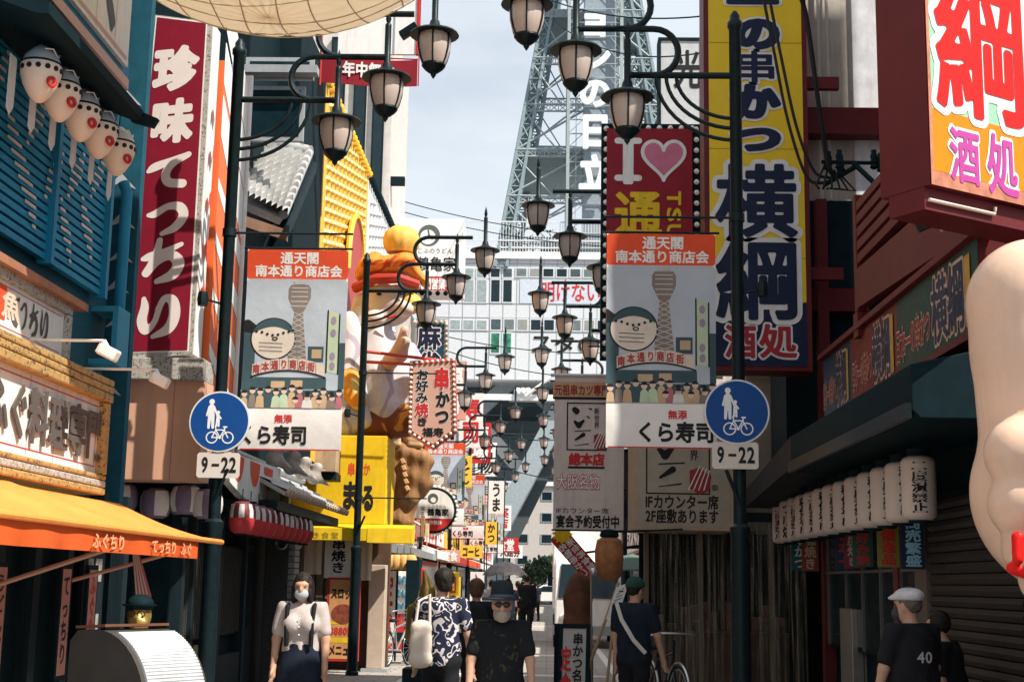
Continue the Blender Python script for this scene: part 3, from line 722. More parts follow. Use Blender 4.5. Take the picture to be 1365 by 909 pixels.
# canopy over the fish lanterns
ca, cb = PX(65, 15, -3.3), PX(190, 163, -3.3); zc = (ca.z + cb.z) / 2
m = MB(); m.prism([(-4.2, ca.y, zc + .55), (-4.2, ca.y, zc + .3), (-3.38, ca.y, zc), (-3.3, ca.y, zc), (-3.3, ca.y, zc + .08)], (0, cb.y - ca.y, 0)); m.build('canopy', CHAR, t)
m = MB(); m.box(-4.1, -4.04, ca.y + .1, ca.y + .16, zc - .6, zc + .3); m.build('canopy_post', CHAR, t)
m = MB(); y_ = cb.y; m.prism([(-3.22, y_ + .005, zc - .05), (-3.4, y_ + .005, zc), (-3.4, y_ + .005, zc + .11), (-3.18, y_ + .005, zc + .02)], (0, .06, 0)); m.build('ridge_end', CHAR, t)
# bands and upper sign
m = MB(); pk = PX(171, 120, -3.8); zk = pk.z; m.box(-4.15, -3.8, 6, pk.y, zk, zk + .09); m.build('pink_band', PINKP, t)
m = MB(); m.box(-4.15, -3.84, 6, pk.y + .1, zk + .1, zk + .30); m.build('blue_band', BLUEP, t)
us = m = MB(); ub = PX(170, 90, -3.8); zu = ub.z; m.box(-4.15, -3.8, 7, ub.y, zu, zu + 1.3); us = m.build('upper_board', WHITE, t)
fr = FL(-3.8); m = MB()
for u in (2.1, 1.5, .9, .4): rect(m, fr, ub.y - u, ub.y - u + .012, zu + .02, zu + 1.25, .003)
rect(m, fr, 7.1, ub.y - .05, zu + .04, zu + .08, .003); m.build('board_lines', PINKP, us)
m = MB(); text(m, fr, 'ふぐ', ub.y - 1.7, ub.y - .25, zu + .12, zu + 1.1, .05, n=.005); text(m, fr, 'て', ub.y - 2.7, ub.y - 1.9, zu + .15, zu + 1.0, .05, n=.005); m.build('lettering', mat('grey_ink', (.10, .11, .12), .6), us)
# blue fin with waves beside the red sign, pipe, box frame
m = MB(); m.box(-4.75, -4.03, 13.0, 13.12, 2.2, 9); m.build('side_panel', TEALD, t)
fr = FF(13.0); m = MB()
wave_marks(m, fr, [(-4.22, 5.35, .15), (-4.2, 4.95, .15), (-4.18, 4.6, .13), (-4.2, 4.3, .13), (-4.17, 3.95, .12), (-4.2, 3.6, .12), (-4.2, 3.3, .12), (-4.25, 5.8, .15), (-4.22, 6.2, .15), (-4.4, 4.75, .12)])
m.build('painted_waves', mat('wave_grey', (.45, .47, .50), .7), t)
m = MB(); m.tube([(-4.06, 12.7, 3.9), (-4.06, 12.7, 5.15), (-4.1, 12.7, 5.25)], .055, 12); m.build('blue_pipe', BLUEP, t, True)
m = MB(); x0, x1, z0, z1 = P(101, 486, 12.3).x, P(158, 486, 12.3).x, P(110, 487, 12.3).z, P(110, 410, 12.3).z
for bx in ((x0, x0 + .05, z0, z1), (x1 - .05, x1, z0, z1), (x0 + .05, x1 - .05, z0, z0 + .05), (x0 + .05, x1 - .05, z1 - .05, z1)): m.box(bx[0], bx[1], 12.2, 12.55, bx[2], bx[3])
m.build('box_frame', mat('light_blue_paint', (.03, .25, .40), .5), t)
# street level: dark timber, posts, door
m = MB()
for y in (9.3, 10.25, 11.0, 11.75, 12.6, 13.3): MB().box(-4.15, -4.02, y - .07, y + .07, 0, 2.3).build('timber_post', DARK, t)
m = MB(); m.box(-4.15, -4.05, 9.4, 10.15, 0, 1.9); d = m.build('door', mat('brown_door', (.05, .022, .016), .5, var=.3, stretch=(6, 6, .5)), t)
m = MB(); m.bar((-4.03, 9.5, .8), (-4.03, 9.5, 1.2), .015); m.build('handle', STEEL, d)
m = MB(); m.box(-4.15, -4.04, 12.0, 12.5, .9, 1.9); w = m.build('window', CHAR, t)
fr = FL(-4.03); m = MB(); rect(m, fr, 12.05, 12.45, .95, 1.85, .004); m.build('pane', GLASSD, w)

# five blowfish lanterns and the white slips under them
fishW = mat('lantern_cream', (.76, .64, .54), .45, var=.06, sub=0)
fishT = mat('lantern_grey', (.50, .55, .58), .35, var=.15)
names = ['nearest', 'second', 'middle', 'fourth', 'farthest']
FP = [PX(x_, y_, -3.58) for x_, y_ in ((54, 103), (81, 130), (109, 155), (133, 178), (157, 200))]; FY = [q.y for q in FP]; FZ = sum(q.z for q in FP) / 5
proto = None
for i, y in enumerate(FY):
    c = (-3.58, y, FZ)
    lab = '%s white blowfish lantern in the row of five under the dark canopy' % names[i]
    if proto is None:
        t = proto = thing('fish_lantern', lab, 'lantern', c, group='blowfish lanterns under the canopy')
        pf = [(.003, -.205), (.03, -.195), (.072, -.155), (.112, -.085), (.137, -.01), (.143, .04), (.138, .07)]
        MB().lathe(pf, n=20).build('belly', fishW, t, True, local=True)
        MB().lathe([(.138, .07), (.118, .125), (.07, .18), (.03, .212), (.003, .22)], n=20).build('back', fishT, t, True, local=True)
        MB().lathe([(.137, .062), (.142, .072), (.137, .082)], n=20).build('seam', CHAR, t, True, local=True)
        m = MB()
        for k in range(14):
            a = 2 * math.pi * k / 14; p = Vector((math.cos(a) * .139, math.sin(a) * .139, .025)); d_ = Vector((math.cos(a), math.sin(a), 0))
            m.tube([p, p + d_ * .008], .019, 8)
        m.build('spot_ring', INK, t, local=True)
        m = MB(); m.tube([Vector((.125 * math.cos(-.55) + .03 * math.cos(a) * math.sin(.55), .125 * math.sin(-.55) + .03 * math.cos(a) * math.cos(.55), -.075 + .03 * math.sin(a))) for a in np.linspace(0, 2 * math.pi, 13)[:-1]], .014, 6, close=True)
        m.build('mouth', REDP, t, True, local=True)
        m = MB()
        for s_ in (-1, 1): m.tube([(.05, .09 * s_, .16), (.10, .06 * s_, .165), (.115, 0, .12)], .006, 5)
        m.build('fin_lines', WHITE, t, True, local=True)
        m = MB(); m.bar((0, 0, .19), (0, 0, .36), .005, 5); m.build('cord', CHAR, t, local=True)
    else: dup(proto, c, 0, lab)
p2 = None
for i, y in enumerate([FY[0] - .2] + [q + .2 for q in FY]):
    lab = '%s white paper slip hanging among the blowfish lanterns' % ['first', 'second', 'third', 'fourth', 'fifth', 'last'][i]
    c = (-3.70, y, FZ - .36)
    if p2 is None:
        t = p2 = thing('paper_slip', lab, 'paper slip', c, group='paper slips under the canopy')
        m = MB(); m.prism([(0, -.06, .42), (0, -.06, .04), (0, 0, .0), (0, .06, .07), (0, .06, .42)], (.004, 0, 0)); m.build('paper', mat('slip_white', (.62, .58, .56), .7), t, local=True)
        m = MB(); m.bar((0, 0, .42), (0, 0, .7), .004, 4); m.build('cord', CHAR, t, local=True)
    else: dup(p2, c, 0, lab)

# big framed sign
t = thing('framed_sign', 'long white blowfish cuisine sign in a gilded grainy frame above the orange awning', 'shop sign', (-3.75, 10, 2.2))
pr, pb = PX(152, 508, -3.65), PX(152, 662, -3.65)
Y1, Zt, Zb = pr.y, pr.z, pb.z
m = MB(); m.box(-4.0, -3.72, 6.5, Y1 - .12, Zb + .1, Zt - .1); m.build('panel', WHITE, t)
for (za, zc) in ((Zb, Zb + .055), (Zb + .06, Zb + .115), (Zb + .12, Zb + .16), (Zt - .055, Zt), (Zt - .115, Zt - .06), (Zt - .19, Zt - .12)):
    x = -3.66 if za < 2.7 else -3.64
    MB().box(-4.0, x, 6.5, Y1, za, zc).build('frame_rail', GOLDG if abs(za - Zb - .06) > .02 else GRAN, t, bevel=.012)
MB().box(-4.0, -3.655, Y1 - .12, Y1 - .01, Zb + .165, Zt - .195).build('frame_side', GOLDG, t, bevel=.01)
fr = FL(-3.72); m = MB()
for z in (Zb + .22, Zt - .24): rect(m, fr, 6.6, Y1 - .14, z, z + .008, .003)
rect(m, fr, Y1 - .17, Y1 - .162, Zb + .22, Zt - .24, .003); m.build('red_line', REDI, t)
m = MB()
for y in (9.75, 10.3, 10.85): rect(m, fr, y, y + .006, Zb + .17, Zt - .2, .0025)
m.build('joint', GREY, t)
ys = [PX(q, 580, -3.70).y for q in (-22, 8, 35, 63, 90, 114, 137)]
m = MB(); LET = mat('raised_letter_grey', (.105, .09, .085), .6, var=.15)
for i, ch in enumerate('ふぐ料理専門'):
    text(m, fr, ch, ys[i] + .01, ys[i + 1] - .0, Zb + .26, Zt - .27, .024, n=.018, ext=.012)
m.build('lettering', LET, t)

# small sign above it
t = thing('small_sign', 'small white sign with grey kana and a red block above the framed sign', 'shop sign', (-4.0, 10, 3.3))
z0, z1, y1 = PX(86, 478, -3.9).z, PX(86, 417, -3.9).z, PX(88, 430, -3.9).y
MB().box(-4.15, -3.92, 6.5, y1, z0, z1).build('panel', WHITE, t)
m = MB(); m.box(-4.15, -3.88, 6.5, y1 + .1, z1, z1 + .10); m.build('top_moulding', GRAN, t, bevel=.01)
m = MB(); m.box(-4.15, -3.88, y1, y1 + .1, z0, z1 - .003); m.build('side_moulding', GRAN, t, bevel=.01)
fr = FL(-3.92); m = MB()
for i, ch in enumerate('てっちり'):
    a, b = [(14, 27), (29, 38), (42, 53), (57, 67)][i]
    strokes_in(m, fr, KANA[ch], PX(a, 430, -3.9).y, PX(b, 430, -3.9).y, z0 + .06, z1 - .06, .004, 60)
m.build('kana', LET, t)
m = MB(); rect(m, fr, 9.55, PX(9, 430, -3.9).y, z0 + .08, z1 - .03, .004); bl_ = m.build('red_block', ORANGE, t)
m = MB(); text(m, fr, '鮮' if '鮮' in GL else '魚', 9.6, 9.95, z0 + .1, z1 - .05, .03, n=.007); m.build('kanji', mat('pale_ink', (.7, .5, .4), .6), bl_)
m = MB(); rect(m, fr, 8, y1 - .05, z0 + .03, z0 + .036, .003); rect(m, fr, 8, y1 - .05, z1 - .036, z1 - .03, .003); m.build('red_line', REDI, t)

# flood lights on arms
for (a, b, Y, lab) in (((36, 452), (138, 455), 10.2, 'upper white floodlight on a thin arm over the framed sign'), ((108, 491), (207, 493), 11.3, 'lower white floodlight on a thin arm under the granite sign frame')):
    p, q = P(*a, Y), P(*b, Y); p.z = q.z = (p.z + q.z) / 2
    t = thing('floodlight', lab, 'floodlight', p, group='floodlights on arms')
    MB().bar((p.x - .25, p.y, p.z), q, .012, 6).build('arm', WHITE, t, True)
    m = MB(); m.bar(q, q + Vector((.03, 0, -.05)), .02, 8); m.build('joint', WHITE, t, True)
    h = q + Vector((.045, 0, -.09)); M_ = Matrix.Translation(h) @ Matrix.Rotation(R(25), 4, 'Y')
    m = MB(); m.box(-.075, .075, -.06, .06, -.045, .045, M_); m.build('housing', WHITE, t, bevel=.015)
    m = MB(); m.box(-.08, -.076, -.05, .05, -.035, .035, M_); m.build('lens', BULB, t)

# orange awning
t = thing('orange_awning', 'wide orange shop awning with a red printed valance at the left edge', 'awning', (-3.4, 10, 1.9))
XB, XF, ZB, ZF = -3.72, -2.82, 2.17, 1.86
m = MB()
def aw(s, v):
    y = 5.0 + s * 7.0; sag = -.025 * math.sin(math.pi * v) * (1 + .4 * math.sin(s * 20))
    fold = .02 * math.exp(-((s - .62 - .2 * v) / .03) ** 2)
    yy = y if s < .97 else y
    return Vector((XB + (XF - XB) * v, yy - (0 if s < 1 else .0), ZB + (ZF - ZB) * v + sag + fold - .015 * math.sin(s * 40) * v * (1 - v)))
m.plane_grid(aw, 70, 10); m.plane_grid(lambda s, v: aw(s, v) - Vector((0, 0, .006)), 70, 10); m.build('canvas', AWN, t, True)
m = MB(); m.bar((XF, 5, ZF - .005), (XF, 12.05, ZF - .005), .022, 8); m.build('front_bar', AWN, t, True)
m = MB(); m.plane_grid(lambda s, v: Vector((XF - .015 + .012 * math.sin(s * 60) * v, 5 + s * 6.3, ZF - .025 - v * .135)), 90, 2)
m.plane_grid(lambda s, v: Vector((XF - .019 + .012 * math.sin(s * 60) * v, 5 + s * 6.3, ZF - .025 - v * .135)), 90, 2)
va = m.build('valance', mat('valance_red', (.62, .10, .02), .75, var=.15), t, True)
fr = FL(XF - .0); m = MB()
for u, s_ in ((8.6, 'ふぐちり'), (9.9, 'てっちり'), (10.7, 'ふぐ')): text(m, fr, s_, u, u + .17 * len(s_), ZF - .145, ZF - .04, .02, n=.004)
m.build('print', mat('awning_print', (.72, .40, .22), .7), va)
for a, b in (((-3.95, 9.6, 1.42), (-2.95, 9.75, 1.78)), ((-3.95, 11.5, 1.5), (-2.95, 11.6, 1.8))):
    MB().bar(a, b, .018, 6).build('support_arm', mat('arm_pink', (.55, .30, .22), .5), t, True)

# posters under the awning
t = thing('notice_board', 'small board of pale notices in the gloom behind the gold head', 'notice board', (-4.0, 12.2, 1))
MB().box(-4.03, -3.99, 12.0, 12.55, .95, 1.75).build('board', DARK, t)
m = MB(); fr = FL(-3.99)
for u, v, w_, h_ in ((12.05, 1.0, .16, .22), (12.25, 1.02, .22, .2), (12.08, 1.28, .3, .18), (12.1, 1.52, .14, .18), (12.3, 1.5, .18, .2)): rect(m, fr, u, u + w_, v, v + h_, .004)
m.build('notices', mat('notice_paper', (.34, .33, .30), .7, var=.5, scale=30), t)
for i, (px, tx, c_) in enumerate(((93, 'てっちり', INK), (128, 'ふぐ会席', REDI), (6, 'うどん定食', INK))):
    p = PX(px, 760, -3.88); y = p.y
    t = thing('hanging_poster', ['narrow pink poster with black kana under the orange awning', 'narrow pink poster with red characters, right of the black one', 'narrow pink menu poster at the frame edge under the awning'][i], 'poster', (-3.9, y, .8), group='menu posters under the awning')
    MB().box(-3.93, -3.9, y - .13, y + .13, .72, 1.64).build('board', CHAR, t)
    fr = FL(-3.9); m = MB(); rect(m, fr, y - .10, y + .10, .76, 1.60, .003); m.build('paper', mat('poster_pink', (.50, .24, .21), .7), t)
    m = MB(); text(m, fr, tx[:5], y - .075, y + .075, .84, 1.56, .02, vert=True, n=.006); m.build('lettering', c_, t)

# roll-top case, gold bust, striped flag
t = thing('display_case', 'dark rounded case with a white ribbed roll lid below the orange awning', 'cart', (-2.45, 8.25, 0))
pf = [(-2.66, .55), (-2.66, 1.18), (-2.6, 1.24), (-2.45, 1.25)] + [(-2.45 + .42 * math.sin(q), .80 + .45 * math.cos(q)) for q in np.linspace(.15, 1.57, 10)] + [(-2.03, .55)]
t.rotation_euler.z = R(-30)
MB().prism([(x, 8.0, z) for x, z in pf], (0, .5, 0)).build('case', mat('dark_taupe', (.055, .05, .046), .6, var=.2), t, True)
m = MB()
for q in np.linspace(.35, 1.5, 26):
    c_, s_ = math.cos(q), math.sin(q); p = Vector((-2.45 + .425 * s_, 8.03, .80 + .455 * c_)); m.bar(p, p + Vector((0, .44, 0)), .0125, 6)
m.build('ribbed_lid', mat('lid_white', (.50, .52, .54), .45, var=.2, dirt=.3), t, True)
m = MB(); m.prism([(-2.62, 8.0, 1.25), (-2.38, 8.0, 1.265), (-2.38, 8.0, 1.28), (-2.62, 8.0, 1.265)], (0, .5, 0)); m.build('top_board', mat('brown_top', (.16, .07, .045), .6), t)
m = MB(); m.box(-2.64, -2.05, 8.03, 8.47, .0, .55); m.build('base', CHAR, t)
c = P(186, 820, 10.3)
t = thing('gold_bust', 'gold painted head with dark cap and glasses behind the rounded case', 'statue', (c.x, c.y, 0))
netmb([blob((c.x, c.y, c.z), .085, .10, .115), blob((c.x + .02, c.y - .085, c.z - .03), .02, .03, .025), blob((c.x + .05, c.y - .07, c.z - .05), .035, .03, .03), cone((c.x, c.y, c.z - .1), .06, (c.x, c.y, c.z - .2), .07), blob((c.x, c.y, c.z - .3), .17, .12, .13)], .014, .03).build('head', GOLD, t, True)
m = MB(); m.ell((c.x, c.y, c.z + .08), .10, .11, .075); m.lathe([(.12, 0), (.125, .012)], (c.x, c.y - .02, c.z + .07), 18); m.build('cap', CHAR, t, True)
m = MB()
for s_ in (-.035, .04): m.tube([(c.x + s_ + .028 * math.cos(a), c.y - .10, c.z + .015 + .022 * math.sin(a)) for a in np.linspace(0, 6.283, 12)[:-1]], .005, 5, close=True)
m.build('glasses', INK, t, True)
MB().box(c.x - .14, c.x + .14, c.y - .12, c.y + .12, 0, c.z - .36).build('pedestal', DARK, t)
p = P(181, 795, 10.9); t = thing('striped_flag', 'small furled red and white striped flag behind the gold head', 'flag', p)
m = MB(); m.prism([p, p + Vector((.12, 0, 0)), p + Vector((.0, 0, .34)), p + Vector((-.05, 0, .34))], (0, .02, 0)); m.build('cloth', PPINK, t)
m = MB()
for k in range(4): m.prism([p + Vector((.0 + k * .028, -.003, .02)), p + Vector((.012 + k * .028, -.003, .02)), p + Vector((-.035 + k * .01, -.003, .33)), p + Vector((-.042 + k * .01, -.003, .33))], (0, -.002, 0))
m.build('stripes', mat('stripe_pale', (.6, .5, .45), .7), t)
MB().bar((p.x - .03, p.y + .03, 0), (p.x - .03, p.y + .03, p.z + .4), .012, 6).build('pole', DARK, t)

# ================================================================ tall red sign, peach box, orange panel
Y = 14.4
q = [P(160, 482, Y), P(258, 472, Y), P(285, 30, Y), P(204, 20, Y)]
t = thing('vertical_sign', 'tall dark red sign with white brush characters in a granite border', 'shop sign', ((q[0] + q[1]) / 2))
off = Vector((0, .32, 0)); MB().hexa([q[0], q[1], q[1] + off, q[0] + off], [q[3], q[2], q[2] + off, q[3] + off]).build('box', WHITE, t)
U = (q[1] - q[0]).normalized(); V = (q[3] - q[0]).normalized(); fr = Frame(q[0], U, V); fr.N = Vector((0, -1, 0))
w = (q[1] - q[0]).length; h = (q[3] - q[0]).length
def uv(px, py):
    d = P(px, py, Y) - q[0]; b = U.cross(V); # solve d = u U + v V
    A = np.array([[U.x, V.x], [U.z, V.z]]); r_ = np.linalg.solve(A, [d.x, d.z]); return float(r_[0]), float(r_[1])
def band(m, pts, n): m.v += []; o = len(m.v); m.v += [tuple(fr.pt(*uv(*p), n)) for p in pts]; m.f.append(tuple(range(o, o + len(pts)))); return m
m = MB(); band(m, [(161, 481), (257, 471), (284, 30), (204.5, 20)], .004); m.build('granite_face', GRAN, t)
m = MB(); band(m, [(165, 471), (252, 469), (277, 30), (208, 22)], .008); m.build('white_line', WHITE, t)
m = MB(); band(m, [(167.5, 469), (250, 467), (275, 32), (210, 24)], .012); m.build('red_face', mat('deep_red', (.225, .012, .03), .4, var=.06, coat=.2), t)
m = MB()
for ch, (x0, y0, x1, y1) in (('珍', (203, 60, 266, 124)), ('味', (199, 130, 260, 194))):
    a, b = uv(x0, y1), uv(x1, y0); text(m, fr, ch, a[0], b[0], a[1], b[1], .06, n=.016)
for ch, (x0, y0, x1, y1) in (('て', (195, 203, 255, 256)), ('っ', (194, 267, 251, 318)), ('ち', (187, 318, 245, 380)), ('り', (182, 392, 239, 454))):
    a, b = uv(x0, y1), uv(x1, y0); strokes_in(m, fr, KANA[ch], a[0], b[0], a[1], b[1], .016, 120)
m.build('lettering', mat('letter_white', (.74, .66, .63), .5, var=.05), t)
m = MB(); a = P(150, 505, Y - .05); b = P(268, 505, Y - .05); zt = P(200, 476, Y - .05).z
m.box(a.x, b.x + .02, Y - .06, Y + .40, a.z, zt - .005); m.build('granite_base', GRAN, t, bevel=.01)
m = MB(); sd = Frame(q[1], (0, 1, 0), V)
for v in (.5, 1.0, 1.55, 2.1, 2.6): shape(m, sd, lambda X, Y_: poly_field([(.06, v), (.1, v + .12), (.18, v + .03), (.24, v + .2), (.16, v + .3), (.07, v + .22)], X, Y_), 0, .5, v - .05, v + .4, 30, .004)
m.build('side_print', ORANGE, t)
x0, x1 = P(152, 600, 14.45).x, P(268, 600, 14.45).x; zb = P(200, 640, 14.45).z; zt = P(200, 502, 14.45).z
t = thing('peach_box', 'plain peach coloured box front under the tall red sign', 'shop front', ((x0 + x1) / 2, 14.6, zb))
MB().box(x0, x1, 14.45, 14.85, zb, zt - .03).build('panel', mat('peach_board', (.66, .37, .25), .6, var=.05, dirt=.1), t, bevel=.01)
m = MB(); m.box(x0 + .6, x0 + .606, 14.445, 14.45, zb, zt - .03); m.build('joint', PPINK, t)

t = thing('ray_panel', 'tall orange sign board with slanting white rays behind the left lamp post', 'shop sign', (-3.6, 15.8, 2.9))
XP = -3.72
orp = mat('ray_orange', (.80, .16, .045), .5, var=.06)
m = MB(); m.box(XP - .08, XP, 14.8, 16.05, 2.9, 7.3); m.build('board', orp, t)
fr = FL(XP); m = MB()
def clipq(a, b, c, d): return [a, b, c, d]
for k in range(9):
    z = 2.7 + k * .62
    shape(m, fr, lambda X, Y_: poly_field([(14.8, z), (14.8, z + .14), (16.05, z - .35), (16.05, z - .62)], X, Y_), 14.8, 16.05, max(2.9, z - .7), min(7.6, z + .3), 50, .004) if z < 6.2 else shape(m, fr, lambda X, Y_: poly_field([(14.8, z), (14.8, z + .5), (16.05, z - .3), (16.05, z - .9)], X, Y_), 14.8, 16.05, z - 1, z + .6, 50, .004)
m.build('white_rays', WHITE, t)
m = MB(); m.box(XP - .3, XP + .04, 16.06, 16.11, 2.9, 7.6); m.build('edge_trim', WHITE, t)
t = thing('white_valance_sign', 'curved white sign board with orange drops above the petal lanterns', 'shop sign', (-3.6, 17, 2.5))
m = MB()
pts = [(15.2, 2.92), (15.2, 2.62), (16, 2.48), (17, 2.40), (18.2, 2.42), (18.2, 2.98)]
m.prism([(-3.62, y, z) for y, z in pts], (.09, 0, 0)); m.build('board', WHITE, t)
fr = FL(-3.53); m = MB()
for u in (15.7, 16.6, 17.4): shape(m, fr, lambda X, Y_: np.maximum(ell_field((u, 2.93), .28, .30, X, Y_), Y_ - 2.92), u - .3, u + .3, 2.6, 2.94, 30, .004)
m.build('orange_drops', ORANGE, t)

# lanterns
LW = mat('lantern_white', (.72, .66, .62), .5, var=.06); LR = mat('lantern_red', (.50, .045, .05), .5, var=.1)
LP = mat('lantern_violet', (.22, .16, .24), .5)
pr_ = None
for i, (px, py) in enumerate(((163, 664), (208, 671), (248, 666), (276, 672))):
    c = P(px, py, 14.9); lab = ['leftmost round lantern under the peach box', 'second round lantern under the peach box', 'third round lantern under the peach box', 'round lantern under the peach box, next to the lamp post'][i]
    if pr_ is None: pr_ = petal_lantern(c, lab, 'round lanterns under the peach box', .165, .33, (LP, LW), .3, 6)
    else: dup(pr_, c, .3 + i * .4, lab)
pr2 = None
od = ['first', 'second', 'third', 'fourth', 'fifth', 'sixth', 'seventh', 'eighth', 'ninth', 'tenth']
for i in range(10):
    y = 15.5 + i * .44; c = PX(300 + i, 683 + i * .8, -3.40); c = Vector((-3.42, y, 2.22))
    lab = '%s red and white petal lantern from the lamp post in the row along the eaves' % od[i]
    if pr2 is None: pr2 = petal_lantern(c, lab, 'petal lanterns along the left eaves', .14, .36, (mat('petal_wine', (.16, .03, .035), .5), mat('petal_white', (.62, .60, .6), .4)), .2, 14, True)
    else: dup(pr2, c, .2 + i * .7, lab)

# ================================================================ lattice restaurant with tiled eaves (left, second)
t = thing('lattice_restaurant', 'dark timber restaurant with lattice windows and grey tiled eaves', 'building', (-4.1, 18, 0))
m = MB(); m.box(-9, -4.1, 15.15, 21.9, 0, 6.0); m.box(-9, -4.75, 13.2, 15.14, 0, 8); m.build('wall', CHAR, t)
MB().box(-9, -3.96, 20.5, 22.88, 3.3, 10.3).build('dark_flank', CHAR, t); m = MB(); m.box(-9, -4.3, 18.5, 20.49, 6.01, 10.2); m.build('upper_storey', CHAR, t)
for (y0, y1, z0, z1) in ((15.2, 15.65, .8, 2.0), (15.8, 16.9, .85, 1.95), (17.1, 18.3, .85, 1.95)):
    w_ = MB().box(-4.1, -4.04, y0, y1, z0, z1).build('lattice_window', DARK, t)
    m = MB()
    for y in np.arange(y0 + .06, y1 - .03, .085): m.box(-4.04, -4.005, y, y + .03, z0 + .03, z1 - .03)
    m.build('bars', mat('lattice_wood', (.045, .045, .042), .6, var=.3), w_)
    m = MB(); rect(m, FL(-4.04), y0 + .05, y1 - .05, z0 + .05, z1 - .05, .003); m.build('pane', mat('paper_pane', (.09, .085, .075), .6), w_)
for (y0, y1) in ((18.5, 19.2),):
    d_ = MB().box(-4.1, -4.03, y0, y1, 0, 2.0).build('door', DARK, t); MB().box(-4.03, -4.015, y0 + .06, y1 - .06, .9, 1.9).build('pane', GLASSD, d_)
m = MB(); m.box(-4.1, -3.98, 15.2, 18.4, 0, .62); m.build('plinth', DARK, t)
for y in (15.22, 15.7, 17.0, 18.4): MB().box(-4.1, -3.96, y - .06, y + .06, 0, 2.3).build('post', DARK, t)
m = MB(); m.box(-4.08, -4.0, 16.3, 16.75, .62, .78); m.build('cream_panel', mat('panel_cream', (.45, .38, .28), .6), t)
# lower eave
e = tiles((-3.2, 16.9, 2.60), (-3.2, 21.9, 2.60), (-4.25, 21.9, 3.15), (-4.25, 16.9, 3.15), 22, 5, .03, .03).build('lower_eave', TILE, t, True)
m = MB()
for k in range(23):
    y = 16.9 + k * 5 / 22.; m.tube([(-3.19, y, 2.60), (-3.15, y, 2.585)], .045, 8)
m.build('end_tiles', mat('tile_tan', (.46, .34, .26), .6), e, True)
m = MB(); m.box(-4.1, -3.3, 16.9, 21.9, 2.38, 2.5); m.build('eave_beam', DARK, t)
# ornaments on the eave
for k, y in enumerate((18.1, 19.3, 20.2, 21.2)):
    o = netmb([blob((-3.6, y, 3.1), .12, .1, .12), blob((-3.55, y - .02, 3.24), .09, .08, .08), cone((-3.5, y, 3.05), .05, (-3.38, y + .12, 2.98), .02), cone((-3.62, y + .05, 3.2), .04, (-3.45, y + .25, 3.22), .015)], .03, .04).build('ridge_ornament', mat('ornament_stone', (.42, .37, .33), .6, var=.5, scale=9), t, True)
m = MB(); m.bar((-3.9, 17, 3.08), (-3.9, 21.9, 3.08), .06, 8); m.build('ridge_roll', TILE, t, True)
# upper roof
a, b, c_, d_ = P(318, 268, 18.0), P(377, 293, 18.6), P(412, 209, 20.2), P(318, 186, 20.2)
r_ = tiles(a, b, c_, d_, 8, 10, .07, .12, .09).build('upper_roof', mat('pale_tile', (.58, .58, .57), .4, var=.25, scale=3), t, True)
m = MB(); m.tube([d_ + Vector((0, 0, .08)), c_ + Vector((0, 0, .08))], .09, 10); m.tube([b + Vector((0, 0, .07)), c_ + Vector((0, 0, .07))], .07, 10); m.build('ridge_tiles', TILE, r_, True)
m = MB(); m.prism([a + Vector((-.1, .05, -.13)), b + Vector((.05, .05, -.13)), b + Vector((.05, .05, -.28)), a + Vector((-.1, .05, -.28))], (0, .12, 0)); m.build('fascia', mat('brown_fascia', (.20, .11, .07), .6, var=.3), t)
m = MB(); m.prism([b + Vector((.07, -.1, -.1)), c_ + Vector((.07, 0, -.08)), c_ + Vector((.07, 0, -.24)), b + Vector((.07, -.1, -.26))], (.05, .0, 0)); m.build('barge_board', DARK, t)
# dark windows with pale frames above
fr = FF(18.5)
for (px0, py0, px1, py1) in ((328, 80, 420, 108), (328, 118, 408, 190)):
    p, q_ = P(px0, py1, 18.5), P(px1, py0, 18.5)
    w_ = MB().box(p.x, q_.x, 18.42, 18.5, p.z, q_.z).build('upper_window', GREY, t)
    m = MB(); rect(m, FF(18.42), p.x + .06, q_.x - .06, p.z + .06, q_.z - .06, .004); m.build('pane', GLASSD, w_)
m = MB(); p = P(326, 95, 18.3); m.box(-5.2, P(424, 95, 18.3).x, 18.2, 18.4, p.z - .05, p.z + .06); m.build('gutter', GREY, t)
# tag the pillar
p = P(350, 800, 19.6); t = thing('stone_pillar', 'rough dark grey stone pillar left of the masked woman', 'pillar', (p.x + .2, 19.8, 0))
MB().box(p.x, P(387, 800, 19.6).x - .06, 19.6, 20.1, 0, 2.4).build('shaft', mat('dark_stone', (.06, .062, .06), .85, var=.5, scale=30, bump=.5), t, bevel=.02)
m = MB(); x = P(387, 800, 19.6).x
for k in range(28): m.box(x - .055, x + .03, 19.62, 20.0, .01 + k * .085, .083 + k * .085)
m.build('brick_edge', mat('grey_brick', (.30, .29, .27), .8, var=.25), t)
MB().tube([(x - .15 + .08 * math.cos(a), 19.55, 2.05 + .08 * math.sin(a)) for a in np.linspace(0, 6.283, 16)[:-1]], .02, 6, close=True).build('hanging_ring', STEEL, t, True)
